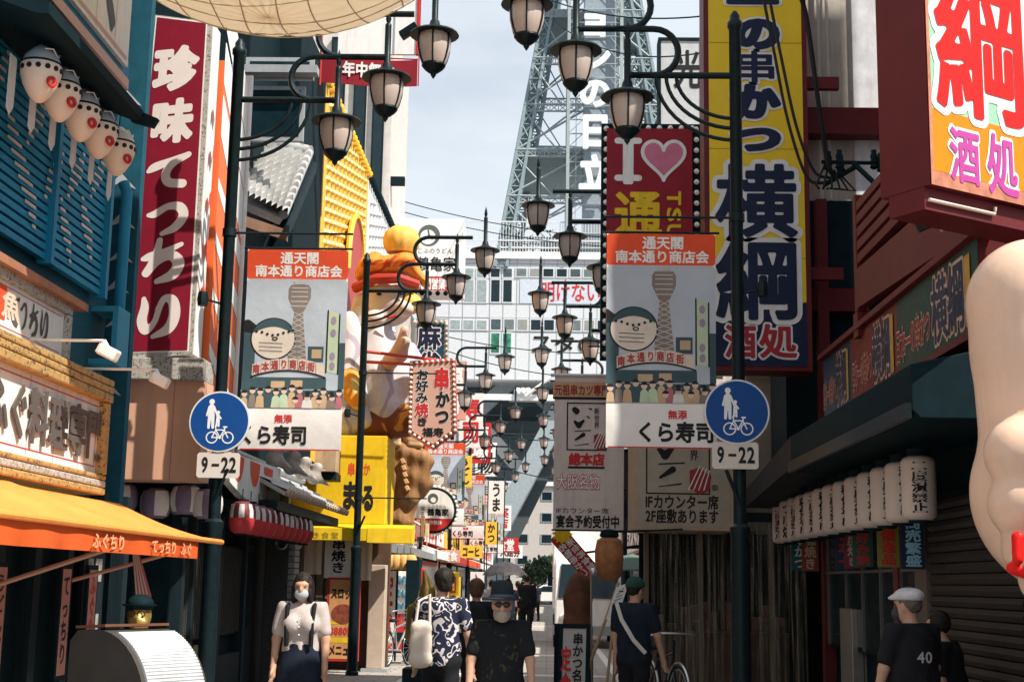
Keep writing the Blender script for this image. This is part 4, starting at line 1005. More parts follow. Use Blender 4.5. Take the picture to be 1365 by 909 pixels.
# ================================================================ left side, further on
# red banner and tall white sign above it
Y = 21.5
a, b = P(428, 110, Y), P(557, 76, Y)
t = thing('hanging_sign', 'red hanging cloth reading year-round open, high on the left', 'shop sign', a)
fr = Frame((a.x, Y, a.z), (1, 0, -.035)); w = b.x - a.x; h = b.z - a.z
fr.bend = lambda u, v: .02 * math.sin(u * 4)
m = MB(); m.plane_grid(lambda s, v: fr.pt(s * w, v * h - .03 * math.sin(math.pi * s), 0), 24, 3); m.plane_grid(lambda s, v: fr.pt(s * w, v * h - .03 * math.sin(math.pi * s), -.006), 24, 3); m.build('cloth', REDC, t, True)
m = MB(); text(m, fr, '年中無休', w * .22, w * .76, h * .22, h * .82, .035, n=.02); m.build('lettering', WHITE, t)
m = MB(); m.bar((b.x + .02, Y, a.z - .05), (b.x + .02, Y, a.z + 2.), .012, 6); m.bar((a.x - .02, Y, a.z - .05), (a.x - .02, Y, a.z + 2.), .02, 6); m.build('frame_rods', REDP, t)
m = MB(); m.bar((a.x, Y + .02, b.z + .01), (b.x, Y + .02, b.z - .04), .012, 6); m.build('top_rod', REDP, t)
a2, b2 = P(450, 72, Y + .3), P(556, 18, Y + .3)
t = thing('white_sign_board', 'plain white sign board above the red year-round open cloth', 'shop sign', a2)
MB().box(a2.x, b2.x, Y + .3, Y + .36, a2.z, b2.z + .8).build('board', WHITE, t)
m = MB(); m.box(b2.x, b2.x + .04, Y + .28, Y + .38, a2.z, b2.z + .8); m.build('edge', REDP, t)
# floodlight by the third lamp
p = P(545, 42, 16.5); t = thing('floodlight', 'small black floodlight beside the topmost left lantern', 'floodlight', p)
m = MB(); m.box(-.12, .12, -.06, .06, -.05, .05, Matrix.Translation(p) @ Matrix.Rotation(R(-35), 4, 'Y')); m.build('housing', BLACKM, t, bevel=.01)
m = MB(); m.bar(p + Vector((.08, 0, -.02)), p + Vector((.22, 0, -.1)), .02, 6); m.build('bracket', BLACKM, t)

# studded bulb wall
STY = mat('stud_yellow', (.78, .47, .05), .45, var=.12)
t = thing('studded_wall', 'shop front studded with rows of yellow and white bulbs', 'building', (-3.9, 26, 0))
MB().box(-9, -3.95, 22.9, 28.6, 3.5, 10.0).build('yellow_wall', STY, t)
MB().box(-9, -3.95, 28.62, 34.6, 0, 10.0).build('white_wall', mat('stud_white', (.66, .67, .70), .5, var=.15), t)
def studs(y0, y1, z0, z1, dy, dz, r, m_):
    m = MB(); ny = int((y1 - y0) / dy); nz_ = int((z1 - z0) / dz)
    for i in range(ny):
        for j in range(nz_):
            y = y0 + (i + .5) * dy; z = z0 + (j + .5 * (i % 2) + .3) * dz; n0 = len(m.v)
            for k in range(6): m.v.append((-3.95, y + r * math.cos(k * math.pi / 3), z + r * math.sin(k * math.pi / 3)))
            for k in range(6): m.v.append((-3.95 + r * .8, y + r * .6 * math.cos(k * math.pi / 3), z + r * .6 * math.sin(k * math.pi / 3)))
            m.v.append((-3.95 + r * 1.1, y, z))
            for k in range(6): m.f += [(n0 + k, n0 + (k + 1) % 6, n0 + 6 + (k + 1) % 6, n0 + 6 + k), (n0 + 6 + k, n0 + 6 + (k + 1) % 6, n0 + 12)]
    o = m.build('bulb_studs', m_, t, True); o['kind'] = 'stuff'; return o
studs(23.1, 28.5, 4.2, 9.9, .46, .19, .075, mat('stud_gold', (.86, .58, .14), .3, var=.1, spec=.7))
studs(28.8, 34.4, 4.5, 9.9, .5, .24, .07, mat('stud_pale', (.70, .71, .74), .3, var=.15, spec=.7))
m = MB()
for y in np.arange(28.8, 34.5, .3): m.ell((-3.9, y, 10.05), .09, .09, .09, 6, 4)
o = m.build('edge_bulbs', CHAR, t, True); o['kind'] = 'stuff'
m = MB()
for y in np.arange(22.95, 28.6, .3): m.ell((-3.9, y, 10.05), .08, .08, .08, 6, 4)
o = m.build('edge_bulbs', STY, t, True); o['kind'] = 'stuff'
fr = FL(-3.86); m = MB(); shape(m, fr, lambda X, Y_: np.maximum(np.where(Y_ > 7.3, np.hypot((X - 26.3), (Y_ - 7.3) * .8) - .95, np.abs(X - 26.3) - .95), 4.5 - Y_), 25, 27.6, 4.5, 8.7, 40, .0, .05); m.build('red_arch', mat('arch_red', (.42, .06, .05), .5), t)
m = MB(); m.tube([(-3.82, 26.3 + 1.0 * math.cos(a), 7.3 + 1.25 * math.sin(a)) for a in np.linspace(0, math.pi, 18)], .06, 6); m.build('arch_trim', STY, t, True)
# building with tall dark slots behind
t = thing('slotted_building', 'pale building with tall dark window slots above the studded wall', 'building', (-5, 37, 0))
MB().box(-12, -4.4, 36, 40, 0, 16.5).build('wall', mat('pale_wall', (.60, .56, .53), .7, dirt=.3), t)
for x0, x1 in ((-6.1, -5.7), (-5.45, -5.1), (-4.92, -4.6)):
    w_ = MB().box(x0, x1, 35.9, 35.99, 7, 16.2).build('window_slot', CHAR, t); m = MB(); rect(m, FF(35.9), x0 + .04, x1 - .04, 7.1, 16.1, .004); m.build('pane', GLASSD, w_)
p = P(522, 240, 36.2); m = MB(); m.box(-4.4, -4.02, 36.2, 36.4, p.z - .12, p.z + .1); m.build('wall_light', CHAR, t)

# giant robed god figure
Y = 25.
s = Y / FPX
def S(px, py, dy=0.): p = P(px, py, Y + dy); return (p.x, p.y, p.z)
robe = mat2('robe_white', (.58, .55, .58), (.38, .33, .42), .55, .90, .55, True)
t = thing('giant_figure', 'giant painted figure in a white robe with orange headband and joined hands', 'sculpture', S(530, 600))
netmb([cone(S(497, 428), .34, S(510, 545), .62), cone(S(540, 470), .22, S(583, 552), .26), cone(S(478, 430), .3, S(462, 560), .40), cone(S(520, 480), .3, S(560, 540), .42)], .055, .16, noise=lambda X, Y_, Z: .03 * np.sin(X * 9 + Z * 4) * np.sin(Z * 2.2 + X)).build('robe', robe, t, True)
PLS = mat('painted_plaster', (.64, .52, .47), .5, var=.12)
netmb([blob(S(518, 400), .50, .45, .50), blob(S(540, 412, -.35), .16, .2, .14), blob(S(500, 425, -.3), .2, .2, .16), cone(S(478, 400, -.1), .10, S(470, 440, -.1), .13), blob(S(553, 380, -.1), .12, .14, .12)], .04, .1).build('head', PLS, t, True)
m = MB()
for sx in (505, 535): m.ell(S(sx, 392, -.46), .05, .03, .025)
m.build('eyes', INK, t, True)
m = MB(); m.tube([S(512 + 16 * a, 421 + 2 * math.sin(a * 3.14), -.52) for a in np.linspace(0, 1, 7)], .02, 6); m.build('mouth', REDI, t, True)
netmb([cone(S(490, 356), .17, S(545, 352), .19, (1, .45, 1)), cone(S(480, 368), .10, S(500, 345), .13, (1, .45, 1)), cone(S(540, 350), .15, S(568, 378), .08, (1, .45, 1))], .045, .08).build('headband', mat2('patterned_orange', (.74, .27, .05), (.42, .06, .02), 2.2, .55), t, True)
m = MB(); m.tube([S(474, 384, -.1), S(500, 372, -.5), S(530, 371, -.55), S(556, 380, -.3)], .10, 8); m.build('red_band', mat('band_red', (.40, .04, .03), .5), t, True)
c = S(535, 320); m = MB(); n = 24
for i, (r_, z) in enumerate(((.26, -.22), (.32, -.12), (.325, .02), (.29, .14), (.2, .22), (.05, .26))): pass
V_ = []; F_ = []
pf = ((.25, -.24), (.32, -.12), (.33, .02), (.29, .14), (.18, .22), (.03, .25))
for r_, z in pf:
    for k in range(48): a_ = k * 2 * math.pi / 48; q_ = r_ * (1 + .05 * abs(math.sin(a_ * 6))); V_.append((c[0] + q_ * math.cos(a_), c[1] + q_ * math.sin(a_), c[2] + z * 1.05))
for i in range(5):
    for k in range(48): F_.append((i * 48 + k, i * 48 + (k + 1) % 48, (i + 1) * 48 + (k + 1) % 48, (i + 1) * 48 + k))
F_.append(tuple(range(47, -1, -1)))
m.add(V_, F_).build('topknot', mat('topknot_yellow', (.78, .48, .11), .5, var=.15), t, True)
m = MB(); m.ell(S(547, 405, -.2), .22, .2, .2, 14, 8); m.build('side_bun', mat('bun_yellow', (.74, .50, .10), .5), t, True)
netmb([cone(S(528, 472, -.7), .11, S(540, 440, -.75), .07), cone(S(532, 476, -.72), .12, S(541, 455, -.8), .09), cone(S(536, 474, -.7), .10, S(538, 438, -.72), .05), cone(S(520, 482, -.5), .15, S(532, 470, -.7), .13)], .03, .05).build('hands', mat('hand_pink', (.66, .42, .33), .5), t, True)
netmb([cone(S(462, 430, -.3), .2, S(458, 560, -.4), .36), cone(S(476, 440, -.35), .1, S(484, 560, -.5), .2)], .05, .1, noise=lambda X, Y_, Z: .03 * np.sin(X * 11) ).build('side_drape', robe, t, True)
netmb([blob(S(467, 512, -.72), .22, .12, .30), blob(S(478, 535, -.75), .16, .1, .16)], .04, .08).build('orange_flowers', mat2('flower_orange', (.80, .34, .05), (.70, .55, .22), 2.4, .5), t, True)
netmb([cone(S(470, 560, -.2), .30, S(590, 545, -.2), .16, (1, .7, 1)), cone(S(465, 580, -.2), .14, S(560, 560, -.3), .28, (1, .7, 1)), cone(S(448, 583, -.2), .05, S(500, 560, -.3), .25)], .05, .12).build('base_leaf', mat2('leaf_bronze', (.17, .05, .03), (.50, .24, .05), 1.7, .54), t, True)
a = S(470, 590); MB().box(a[0] - .8, a[0] + .5, Y - .4, Y + .6, a[2] - .12, a[2]).build('shelf', GREY, t)
m = MB(); m.box(-4, S(470, 540)[0], Y + .1, Y + .4, a[2], a[2] + 1.); m.build('bracket', GREY, t)

# yellow skewer shop
Y = 24.1
x0, x1 = P(388, 650, Y).x, P(515, 650, Y).x
zt, zb = P(450, 580, Y).z, P(450, 698, Y).z
t = thing('yellow_shop', 'bright yellow skewer shop front with a flared yellow awning', 'shop front', ((x0 + x1) / 2, Y, 0))
MB().box(x0, x1, Y, Y + 1.2, zb, zt).build('sign_box', YELLOW, t, bevel=.015)
fr = FF(Y); m = MB()
def TX(px, py): p = P(px, py, Y); return p.x, p.z
def ink(m, ch, px0, py0, px1, py1, off=.03, n=.005, vert=False):
    a, b = TX(px0, py1), TX(px1, py0); text(m, fr, ch, a[0], b[0], a[1], b[1], off, vert=vert, n=n)
ink(m, 'ま', 454, 640, 478, 680, .05); ink(m, 'る', 481, 644, 500, 682, .05); m.build('lettering', INK, t)
m = MB(); ink(m, '串', 463, 616, 474, 634, .03); ink(m, 'か', 484, 616, 494, 634, .02); m.build('red_lettering', ORANGE, t)
zf = P(450, 722, Y - .5).z
m = MB(); m.prism([(x0, Y, zb), (x0, Y - .5, zb - .09), (x0, Y - .5, zf + .03), (x0, Y, zf + .03)], (x1 - x0 - .25, 0, 0)); aw_ = m.build('awning', YELLOW, t)
m = MB(); m.prism([(x1 - .24, Y - .02, zb - .0), (x1 - .24, Y - .5, zb - .08), (x1 - .24, Y - .5, zf), (x1 - .24, Y - .02, zf)], (.75, .1, 0)); m.build('awning_end', YELLOW, t)
m = MB(); fr2 = FF(Y - .5)
for i, ch in enumerate('串焼き食堂'): text(m, fr2, ch, x1 - 1.5 + i * .16, x1 - 1.36 + i * .16, zf + .05, zf + .17, .0, n=.006)
m.build('awning_print', mat('olive_ink', (.25, .18, .03), .6), aw_)
# back of the shop under the awning
MB().box(x0 - .1, x1, Y + .9, Y + 1.1, 0, zb).build('back_wall', mat('shop_brown', (.10, .06, .04), .7, var=.3), t)
m = MB()
for x in np.arange(x0 + .1, x0 + .95, .16): m.box(x, x + .12, Y + .55, Y + .6, .2, zb - .3)
m.build('timber_boards', mat('weathered_boards', (.16, .13, .10), .7, var=.35, stretch=(5, 5, .6)), t)
m = MB()
for k in range(7): m.bar((P(380, 715, Y).x + k * .06, Y - .3, zf - .03), (P(380, 715, Y).x + k * .06 - .04, Y - .3, zf - .12), .012, 5)
m.build('hooks', WHITE, t)
p, q_ = P(432, 770, Y), P(471, 716, Y)
t = thing('shop_curtain', 'white door curtain lettered grilled skewers under the yellow awning', 'curtain', (p.x, Y, p.z))
fr = Frame((p.x, Y - .02, p.z), (1, 0, 0)); fr.bend = lambda u, v: .015 * math.sin(v * 5); w, h = q_.x - p.x, q_.z - p.z
m = MB(); m.plane_grid(lambda s_, v: fr.pt(s_ * w, v * h, 0), 6, 14); m.plane_grid(lambda s_, v: fr.pt(s_ * w, v * h, -.006), 6, 14); m.build('cloth', WHITE, t, True)
m = MB(); text(m, fr, '串焼き', w * .24, w * .76, h * .12, h * .97, .03, vert=True, n=.008); m.build('lettering', INK, t)
m = MB(); m.bar((p.x - .4, Y - .02, q_.z + .01), (q_.x + .9, Y - .02, q_.z + .01), .012, 6); m.build('rod', DARK, t)
for i, (pa, pb) in enumerate(((405, 430), (474, 497))):
    p2_, q2 = P(pa, 765 + 8 * i, Y), P(pb, 716, Y); t = thing('shop_curtain', ['plain beige door curtain left of the lettered one', 'plain beige door curtain right of the lettered one'][i], 'curtain', (p2_.x, Y, p2_.z))
    m = MB(); m.plane_grid(lambda s_, v: Vector((p2_.x + s_ * (q2.x - p2_.x), Y + .02 * math.sin(s_ * 14) - .02, p2_.z + v * (q2.z - p2_.z))), 20, 2); m.build('cloth', BEIGE, t, True)
p, q_ = P(434, 880, Y), P(482, 770, Y)
t = thing('food_poster', 'red framed food poster with prices behind the masked woman', 'poster', (p.x, Y, p.z)); fr = FF(Y - .1); w, h = q_.x - p.x, q_.z - p.z
MB().box(p.x, q_.x, Y - .1, Y, p.z, q_.z).build('board', REDP, t)
fr = Frame((p.x, Y - .1, p.z), (1, 0, 0)); m = MB(); rect(m, fr, .04, w - .04, .04, h - .04, .004); m.build('paper', mat('poster_orange', (.62, .30, .12), .6, var=.3, scale=4), t)
m = MB(); text(m, fr, 'スロック', .06, w - .04, h * .74, h * .88, .04, n=.008); text(m, fr, 'ビール' if 'ビ' in GL else 'メニュー', .06, w - .04, h * .06, h * .2, .04, n=.008); m.build('lettering', INK, t)
m = MB(); text(m, fr, '3880円', .07, w - .06, h * .30, h * .42, .03, n=.008); m.build('price', REDI, t)
m = MB(); shape(m, fr, lambda X, Y_: ell_field((w / 2, h * .56), w * .36, h * .12, X, Y_), .02, w - .02, h * .4, h * .72, 30, .007); m.build('dish_picture', mat('dish_red', (.28, .07, .04), .6, var=.6, scale=9), t)
m = MB(); rect(m, fr, .05, w - .05, h * .22, h * .28, .006); rect(m, fr, .05, w - .05, h * .44, h * .47, .006); m.build('yellow_bars', YELLOW, t)
p = P(500, 800, Y + .4); t = thing('beige_column', 'plain beige column right of the red food poster', 'pillar', (p.x, Y + .6, 0))
MB().box(p.x - .12, p.x + .16, Y + .4, Y + .8, 0.06, P(500, 752, Y).z).build('shaft', mat('beige_paint', (.50, .40, .32), .7), t, bevel=.01)
MB().box(p.x - .2, p.x + .26, Y + .3, Y + .9, 0, .06).build('foot', GREY, t)

# carved wooden giant
Y = 26.5; s = Y / FPX
t = thing('carved_figure', 'big carved brown wooden figure with raised fists over the yellow shop', 'sculpture', S(530, 690))
def S2(px, py, dy=0.): p = P(px, py, Y + dy); return (p.x, p.y, p.z)
netmb([cone(S2(530, 690), .32, S2(540, 610), .40), blob(S2(555, 640), .32, .35, .38), blob(S2(533, 598), .22, .25, .22), blob(S2(553, 588), .17, .2, .16), cone(S2(500, 640, -.3), .22, S2(518, 640, -.3), .20), blob(S2(506, 637, -.4), .22, .22, .20), cone(S2(490, 583), .08, S2(525, 588), .13), blob(S2(524, 580, -.2), .19, .2, .15), blob(S2(566, 625, -.2), .14, .2, .16), cone(S2(545, 660, -.2), .2, S2(560, 615, -.2), .25)], .04, .07, noise=lambda X, Y_, Z: .02 * np.sin(Z * 14 + X * 5) + .012 * np.sin(X * 30)).build('body', BROWN, t, True)
FST = mat('pale_carving', (.56, .36, .20), .5, var=.3, scale=6)
for (fx, fy, dy_, r_) in ((505, 637, -.62, .085), (521, 582, -.35, .075), (550, 583, -.3, .075)):
    netmb([blob(S2(fx, fy, dy_ + .12), .20, .16, .20)] + [cone(S2(fx - 7 + 1.2 * k_, fy - 9 + 6 * k_, dy_), r_, S2(fx + 7 + k_, fy - 8 + 6 * k_, dy_), r_ * .9) for k_ in range(4)], .02, .025).build('fist', FST, t, True)
m = MB()
for k in range(5): m.bar(S2(535 + 1.5 * k, 612 + 9 * k, -.42), S2(538 + 1.5 * k, 618 + 9 * k, -.44), .05, 6)
m.build('carved_blocks', mat('pale_wood', (.45, .27, .13), .6), t)
m = MB()
for k in range(9):
    q = S2(497 + (k % 3) * 7, 595 + (k // 3) * 10, -.1); m.ell(q, .09, .09, .08, 8, 6)
m.build('white_beads', mat('bead_white', (.66, .60, .57), .5), t, True)
m = MB()
for a_, b_ in (((494, 660), (550, 712)), ((494, 682), (535, 722)), ((510, 668), (560, 700))): m.bar(S2(*a_), S2(*b_), .03, 6)
m.build('struts', mat('strut_pink', (.62, .46, .42), .5), t)
# food shelf with dummy skewers, orange lanterns under it
Y = 27.5
a, b = P(505, 735, Y), P(577, 745, Y)
t = thing('display_shelf', 'grey shelf board carrying oversized skewers over the side shop', 'shelf', a)
m = MB(); m.prism([P(505, 722, Y), P(540, 726, Y), P(577, 738, Y), P(577, 746, Y), P(540, 738, Y), P(505, 734, Y)], (0, .8, 0)); m.build('board', GREY, t)
for k in range(10):
    p = P(512 + k * 6, 722, Y + .1); hh = .26 + .08 * (k % 3)
    m = MB(); m.box(p.x, p.x + .075, Y + .1, Y + .22, p.z + .1, p.z + .1 + hh); m.bar((p.x + .04, Y + .15, p.z - .1), (p.x + .04, Y + .15, p.z + .1), .012, 5)
    m.build('skewer', [mat('skewer_tan', (.66, .50, .28), .6, var=.4), mat('skewer_rose', (.48, .26, .24), .6, var=.3), mat('skewer_brown', (.36, .2, .1), .6, var=.3)][k % 3], t, bevel=.012)
pr3 = None
for i in range(5):
    p = P(511 + i * 9, 749, Y - .1); lab = '%s orange paper lantern under the skewer shelf' % ['leftmost', 'second', 'middle', 'fourth', 'rightmost'][i]
    if pr3 is None: pr3 = petal_lantern(p, lab, 'orange lanterns under the skewer shelf', .13, .30, (mat('lantern_orange', (.80, .40, .12), .45), mat('lantern_amber', (.82, .48, .18), .45)))
    else: dup(pr3, p, i * .5, lab)

# hanging shop signs with bulbs
def bulbs_along(m, pts, step, r, z=.0):
    pts = [Vector(p) for p in pts]
    for i in range(len(pts)):
        a, b = pts[i], pts[(i + 1) % len(pts)]; n_ = max(1, int((b - a).length / step))
        for k in range(n_): m.ell(a + (b - a) * (k / n_), r, r, r, 8, 6)
Y = 23.9
def poly3(pts, Y_): return [P(x, y, Y_) for x, y in pts]
pent = [(551, 487), (602, 483), (604, 572), (577, 592), (549, 574)]
t = thing('pentagon_sign', 'pink pentagon skewer sign edged with red and white bulbs', 'shop sign', P(577, 592, Y))
outer = [(546, 481), (607, 477), (609, 575), (577, 599), (544, 578)]
MB().prism(poly3(outer, Y), (0, .18, 0)).build('frame', mat('frame_red', (.55, .10, .08), .5), t)
MB().prism([q - Vector((0, .02, 0)) for q in poly3(pent, Y)], (0, .02, 0)).build('face', mat('face_pink', (.64, .37, .29), .5, var=.06), t)
mid = [((a[0] + b[0]) / 2, (a[1] + b[1]) / 2) for a, b in zip(pent, outer)]
m = MB(); bulbs_along(m, [q - Vector((0, .03, 0)) for q in poly3(mid, Y)], .085, .03); m.build('bulbs', BULB, t, True)
fr = FF(Y - .02)
m = MB(); ink(m, '串', 578, 490, 600, 520, .085, .004); mw = m.build('white_outline', WHITE, t)
m = MB(); ink(m, 'かつ', 580, 521, 600, 566, .075, .004, True); ink(m, 'お好み', 554, 492, 572, 537, .07, .004, True); ink(m, '焼', 553, 537, 572, 556, .07, .004); m.build('white_outline', WHITE, t)
m = MB(); ink(m, '串', 578, 490, 600, 520, .05, .008); ink(m, '焼', 553, 537, 572, 556, .03, .008); m.build('red_lettering', REDI, t)
m = MB(); ink(m, 'かつ', 580, 521, 600, 566, .05, .008, True); ink(m, 'お好み', 554, 492, 572, 537, .03, .008, True); ink(m, 'き', 555, 556, 571, 568, .03, .008); ink(m, '福寿', 563, 570, 592, 582, .03, .008); m.build('black_lettering', INK, t)
m = MB()
for a_, b_ in (((483, 468), (600, 482)), ((483, 482), (552, 486))): m.bar(P(*a_, Y + .1), P(*b_, Y + .1), .03, 6)
m.build('hanger', mat('hanger_red', (.62, .09, .07), .5), t)
Y = 28
t = thing('mahjong_sign', 'dark blue mahjong sign with pale bulb border behind the pentagon sign', 'shop sign', P(575, 500, Y))
p, q_ = P(551, 520, Y), P(598, 425, Y); MB().box(p.x, q_.x, Y, Y + .25, p.z, q_.z).build('frame', GREY, t)
p, q_ = P(554, 520, Y), P(592, 432, Y); fr = FF(Y); m = MB(); rect(m, fr, p.x, q_.x, p.z, q_.z, .006); m.build('face', mat('teal_face', (.012, .07, .12), .4), t)
m = MB(); bulbs_along(m, [P(553, 429, Y - .02), P(595, 429, Y - .02)], .1, .035); bulbs_along(m, [P(595, 432, Y - .02), P(595, 520, Y - .02)], .1, .035); m.build('bulbs', BULB, t, True)
m = MB(); ink(m, '麻', 556, 434, 588, 466, .075, .010); ink(m, '雀', 556, 468, 588, 500, .075, .010); m.build('outline', WHITE, t)
m = MB(); ink(m, '麻', 556, 434, 588, 466, .035, .014); ink(m, '雀', 556, 468, 588, 500, .035, .014); m.build('lettering', NAVY, t)
Y = 38
t = thing('crane_sign', 'large white crane and turtle sign board above a red hours strip', 'shop sign', P(580, 390, Y))
p, q_ = P(531, 388, Y), P(618, 292, Y); MB().box(p.x, q_.x, Y, Y + 1.2, p.z, q_.z).build('board', WHITE, t)
fr = FF(Y); m = MB(); ink(m, '鶴亀家', 555, 342, 608, 362, .01, .008); ink(m, 'こぶのうどん', 556, 331, 604, 338, .0, .008); m.build('lettering', INK, t)
c = TX(572, 314); m = MB(); shape(m, fr, lambda X, Y_: np.maximum(np.hypot(X - c[0], Y_ - c[1]) - .31, -(np.hypot(X - c[0] + .03, Y_ - c[1] + .04) - .22)), c[0] - .35, c[0] + .35, c[1] - .35, c[1] + .35, 40, .008)
shape(m, fr, lambda X, Y_: stroke_field([[(c[0] - .12, c[1] - .12, .02), (c[0], c[1] + .02, .02), (c[0] + .1, c[1] - .1, .02)], [(c[0], c[1] + .02, .02), (c[0] - .03, c[1] + .16, .02)]], X, Y_), c[0] - .25, c[0] + .25, c[1] - .25, c[1] + .25, 40, .008); m.build('crest', mat('crest_grey', (.10, .12, .11), .5), t)
a, b = TX(545, 387), TX(618, 369); m = MB(); rect(m, fr, a[0], b[0], a[1], b[1], .006); rs_ = m.build('red_strip', REDP, t)
m = MB(); ink(m, '24時間営業中', 546, 371, 603, 386, .04, .010); m.build('strip_lettering', WHITE, rs_)
m = MB(); bulbs_along(m, [P(531, 391, Y), P(615, 391, Y)], .2, .07); m.build('bulbs', CHAR, t, True)
Y = 29.
c = P(578, 680, Y); r = 28 * Y / FPX
t = thing('round_sign', 'round white crane and turtle sign ringed with bulbs on the left', 'shop sign', c)
MB().tube([c, c + Vector((0, .25, 0))], r * 1.08, 36).build('drum', CHAR, t, True)
fr = Frame((c.x, Y, c.z), (1, 0, 0)); m = MB(); shape(m, fr, lambda X, Y_: np.maximum(np.hypot(X, Y_) - r * .97, -r * .38 - Y_), -r, r, -r, r, 48, .005); m.build('face', WHITE, t)
m = MB(); shape(m, fr, lambda X, Y_: np.maximum(np.hypot(X, Y_) - r * .97, r * .38 + Y_), -r, r, -r, r, 48, .005); m.build('red_segment', REDP, t)
m = MB(); text(m, fr, '鶴亀家', -r * .3, r * .72, -r * .27, r * .1, .03, n=.008); text(m, fr, 'こぶうどん', -r * .3, r * .6, r * .12, r * .28, .0, n=.008); text(m, fr, '喫茶', -r * .62, -r * .42, -r * .3, r * .2, 0, vert=True, n=.008); m.build('lettering', INK, t)
m = MB(); shape(m, fr, lambda X, Y_: np.maximum(np.hypot(X + .02, Y_ - r * .55) - r * .25, -(np.hypot(X + .01, Y_ - r * .5) - r * .13)), -r * .4, r * .4, r * .2, r * .9, 30, .008); m.build('crest', mat('crest_grey', (.10, .12, .11), .5), t)
m = MB(); text(m, fr, '年中無休', -r * .42, r * .42, -r * .68, -r * .46, .02, n=.008); m.build('segment_lettering', WHITE, t)
m = MB()
for k in range(32): a_ = k * 2 * math.pi / 32; m.ell((c.x + r * 1.12 * math.cos(a_), Y + .03, c.z + r * 1.12 * math.sin(a_)), .036, .036, .036, 8, 6)
m.build('bulbs', BULB, t, True)
m = MB(); m.bar((c.x - .1, Y + .12, c.z), (-4.2, Y + .12, c.z), .04, 6); m.build('bracket', CHAR, t)

# gilded standing figurine, dark post
p = PZ(562, 905); Y = 20.5
t = thing('gold_figurine', 'shiny gold standing figurine with a red ribbon beside the patterned shirt man', 'statue', (P(567, 800, Y).x, Y, 0)); x = P(567, 800, Y).x
netmb([cone((x, Y, .55), .22, (x, Y, 1.15), .20), blob((x + .02, Y, 1.36), .13, .13, .15), cone((x + .03, Y, 1.45), .10, (x - .03, Y, 1.72), .02), cone((x - .2, Y, 1.15), .07, (x - .22, Y - .05, .75), .06), cone((x + .2, Y, 1.15), .07, (x + .24, Y - .05, .75), .06), cone((x - .09, Y, .5), .10, (x - .09, Y, .35), .09), cone((x + .09, Y, .5), .10, (x + .09, Y, .35), .09)], .02, .04).build('figure', GOLD, t, True)
netmb([blob((x - .07, Y - .2, 1.22), .075, .05, .06), blob((x + .07, Y - .2, 1.22), .075, .05, .06), blob((x, Y - .21, 1.21), .03, .04, .035)], .014, .02).build('ribbon', mat('ribbon_red', (.45, .04, .04), .6, var=.5, scale=30), t, True)
MB().box(x - .28, x + .28, Y - .28, Y + .28, 0, .33).build('plinth', DARK, t, bevel=.01)
Y = 27; p = P(549, 800, Y); t = thing('dark_pier', 'dark square pier behind the gold figurine', 'pillar', (p.x, Y + .2, 0)); MB().box(p.x - .13, p.x + .13, Y, Y + .4, .05, P(549, 746, Y).z).build('shaft', CHAR, t, bevel=.01); MB().box(p.x - .17, p.x + .17, Y - .04, Y + .44, 0, .05).build('foot', GREY, t)
# red drinks machine
Y = 31; p = P(538, 800, Y); t = thing('drinks_machine', 'red and white drinks machine beyond the skewer shelf', 'vending machine', (p.x, Y + .3, 0))
MB().box(p.x - .42, p.x + .42, Y, Y + .7, .05, 1.85).build('cabinet', REDP, t, bevel=.02)
fr = FF(Y); m = MB(); rect(m, fr, p.x - .36, p.x + .36, .85, 1.78, .004); m.build('display', WHITE, t)
m = MB()
for r_ in range(3):
    for k in range(7): m.lathe([(.035, 0), (.035, .16), (.02, .19)], (p.x - .3 + k * .1, Y - .035, .92 + r_ * .28), 8)
m.build('bottles', mat('bottle_mix', (.10, .22, .30), .3, var=.9, scale=9), t, True)
m = MB(); rect(m, fr, p.x - .25, p.x + .25, .25, .45, .004); m.build('hatch', CHAR, t)
# small kerb boxes
# arches logo board far left
Y = 36; p, q_ = P(592, 790, Y), P(608, 768, Y)
t = thing('arches_sign', 'small red sign with yellow arches and frame behind the patterned shirt man', 'shop sign', p)
MB().box(p.x - .06, q_.x + .06, Y, Y + .15, p.z - .06, q_.z + .12).build('frame', YELLOW, t)
fr = FF(Y); m = MB(); rect(m, fr, p.x, q_.x, p.z, q_.z, .005); m.build('face', REDP, t)
w, h = q_.x - p.x, q_.z - p.z; m = MB(); shape(m, fr, lambda X, Y_: stroke_field([[(p.x + w * (.2 + .3 * k) + .15 * w * (1 + math.cos(a_)) , p.z + h * (.2 + .55 * math.sin(a_)), .028) for a_ in np.linspace(math.pi, 0, 11)] for k in (0, 1)], X, Y_), p.x, q_.x, p.z, q_.z, 60, .009); m.build('arches', YELLOW, t)
MB().bar(((p.x + q_.x) / 2, Y + .08, 0), ((p.x + q_.x) / 2, Y + .08, p.z), .05).build('post', GREY, t)

# tan boxes and slanting planks between the banner and the tiled eave
Y = 23.3; p, q = P(372, 634, Y), P(449, 590, Y); t = thing('tan_sign_box', 'weathered tan box front with slanting planks over the tiled eave', 'shop front', p)
MB().box((p.x + q.x) / 2 + .05, q.x, Y, Y + .5, p.z + .08, q.z).build('box', mat('tan_board', (.46, .33, .22), .7, var=.25, dirt=.3), t, bevel=.01)
for k in range(5):
    a = Vector((p.x + .02 + .11 * k, Y + .02 * k, p.z + .1)); MB().prism([a, a + Vector((.09, 0, 0)), a + Vector((.27, 0, .5)), a + Vector((.18, 0, .5))], (0, .03, 0)).build('plank', mat('plank_tan', (.40, .27, .17), .7, var=.35, stretch=(6, 6, .6)), t)
MB().box(p.x - .1, q.x, Y + .1, Y + .6, p.z - .05, p.z + .07).build('ledge', DARK, t)
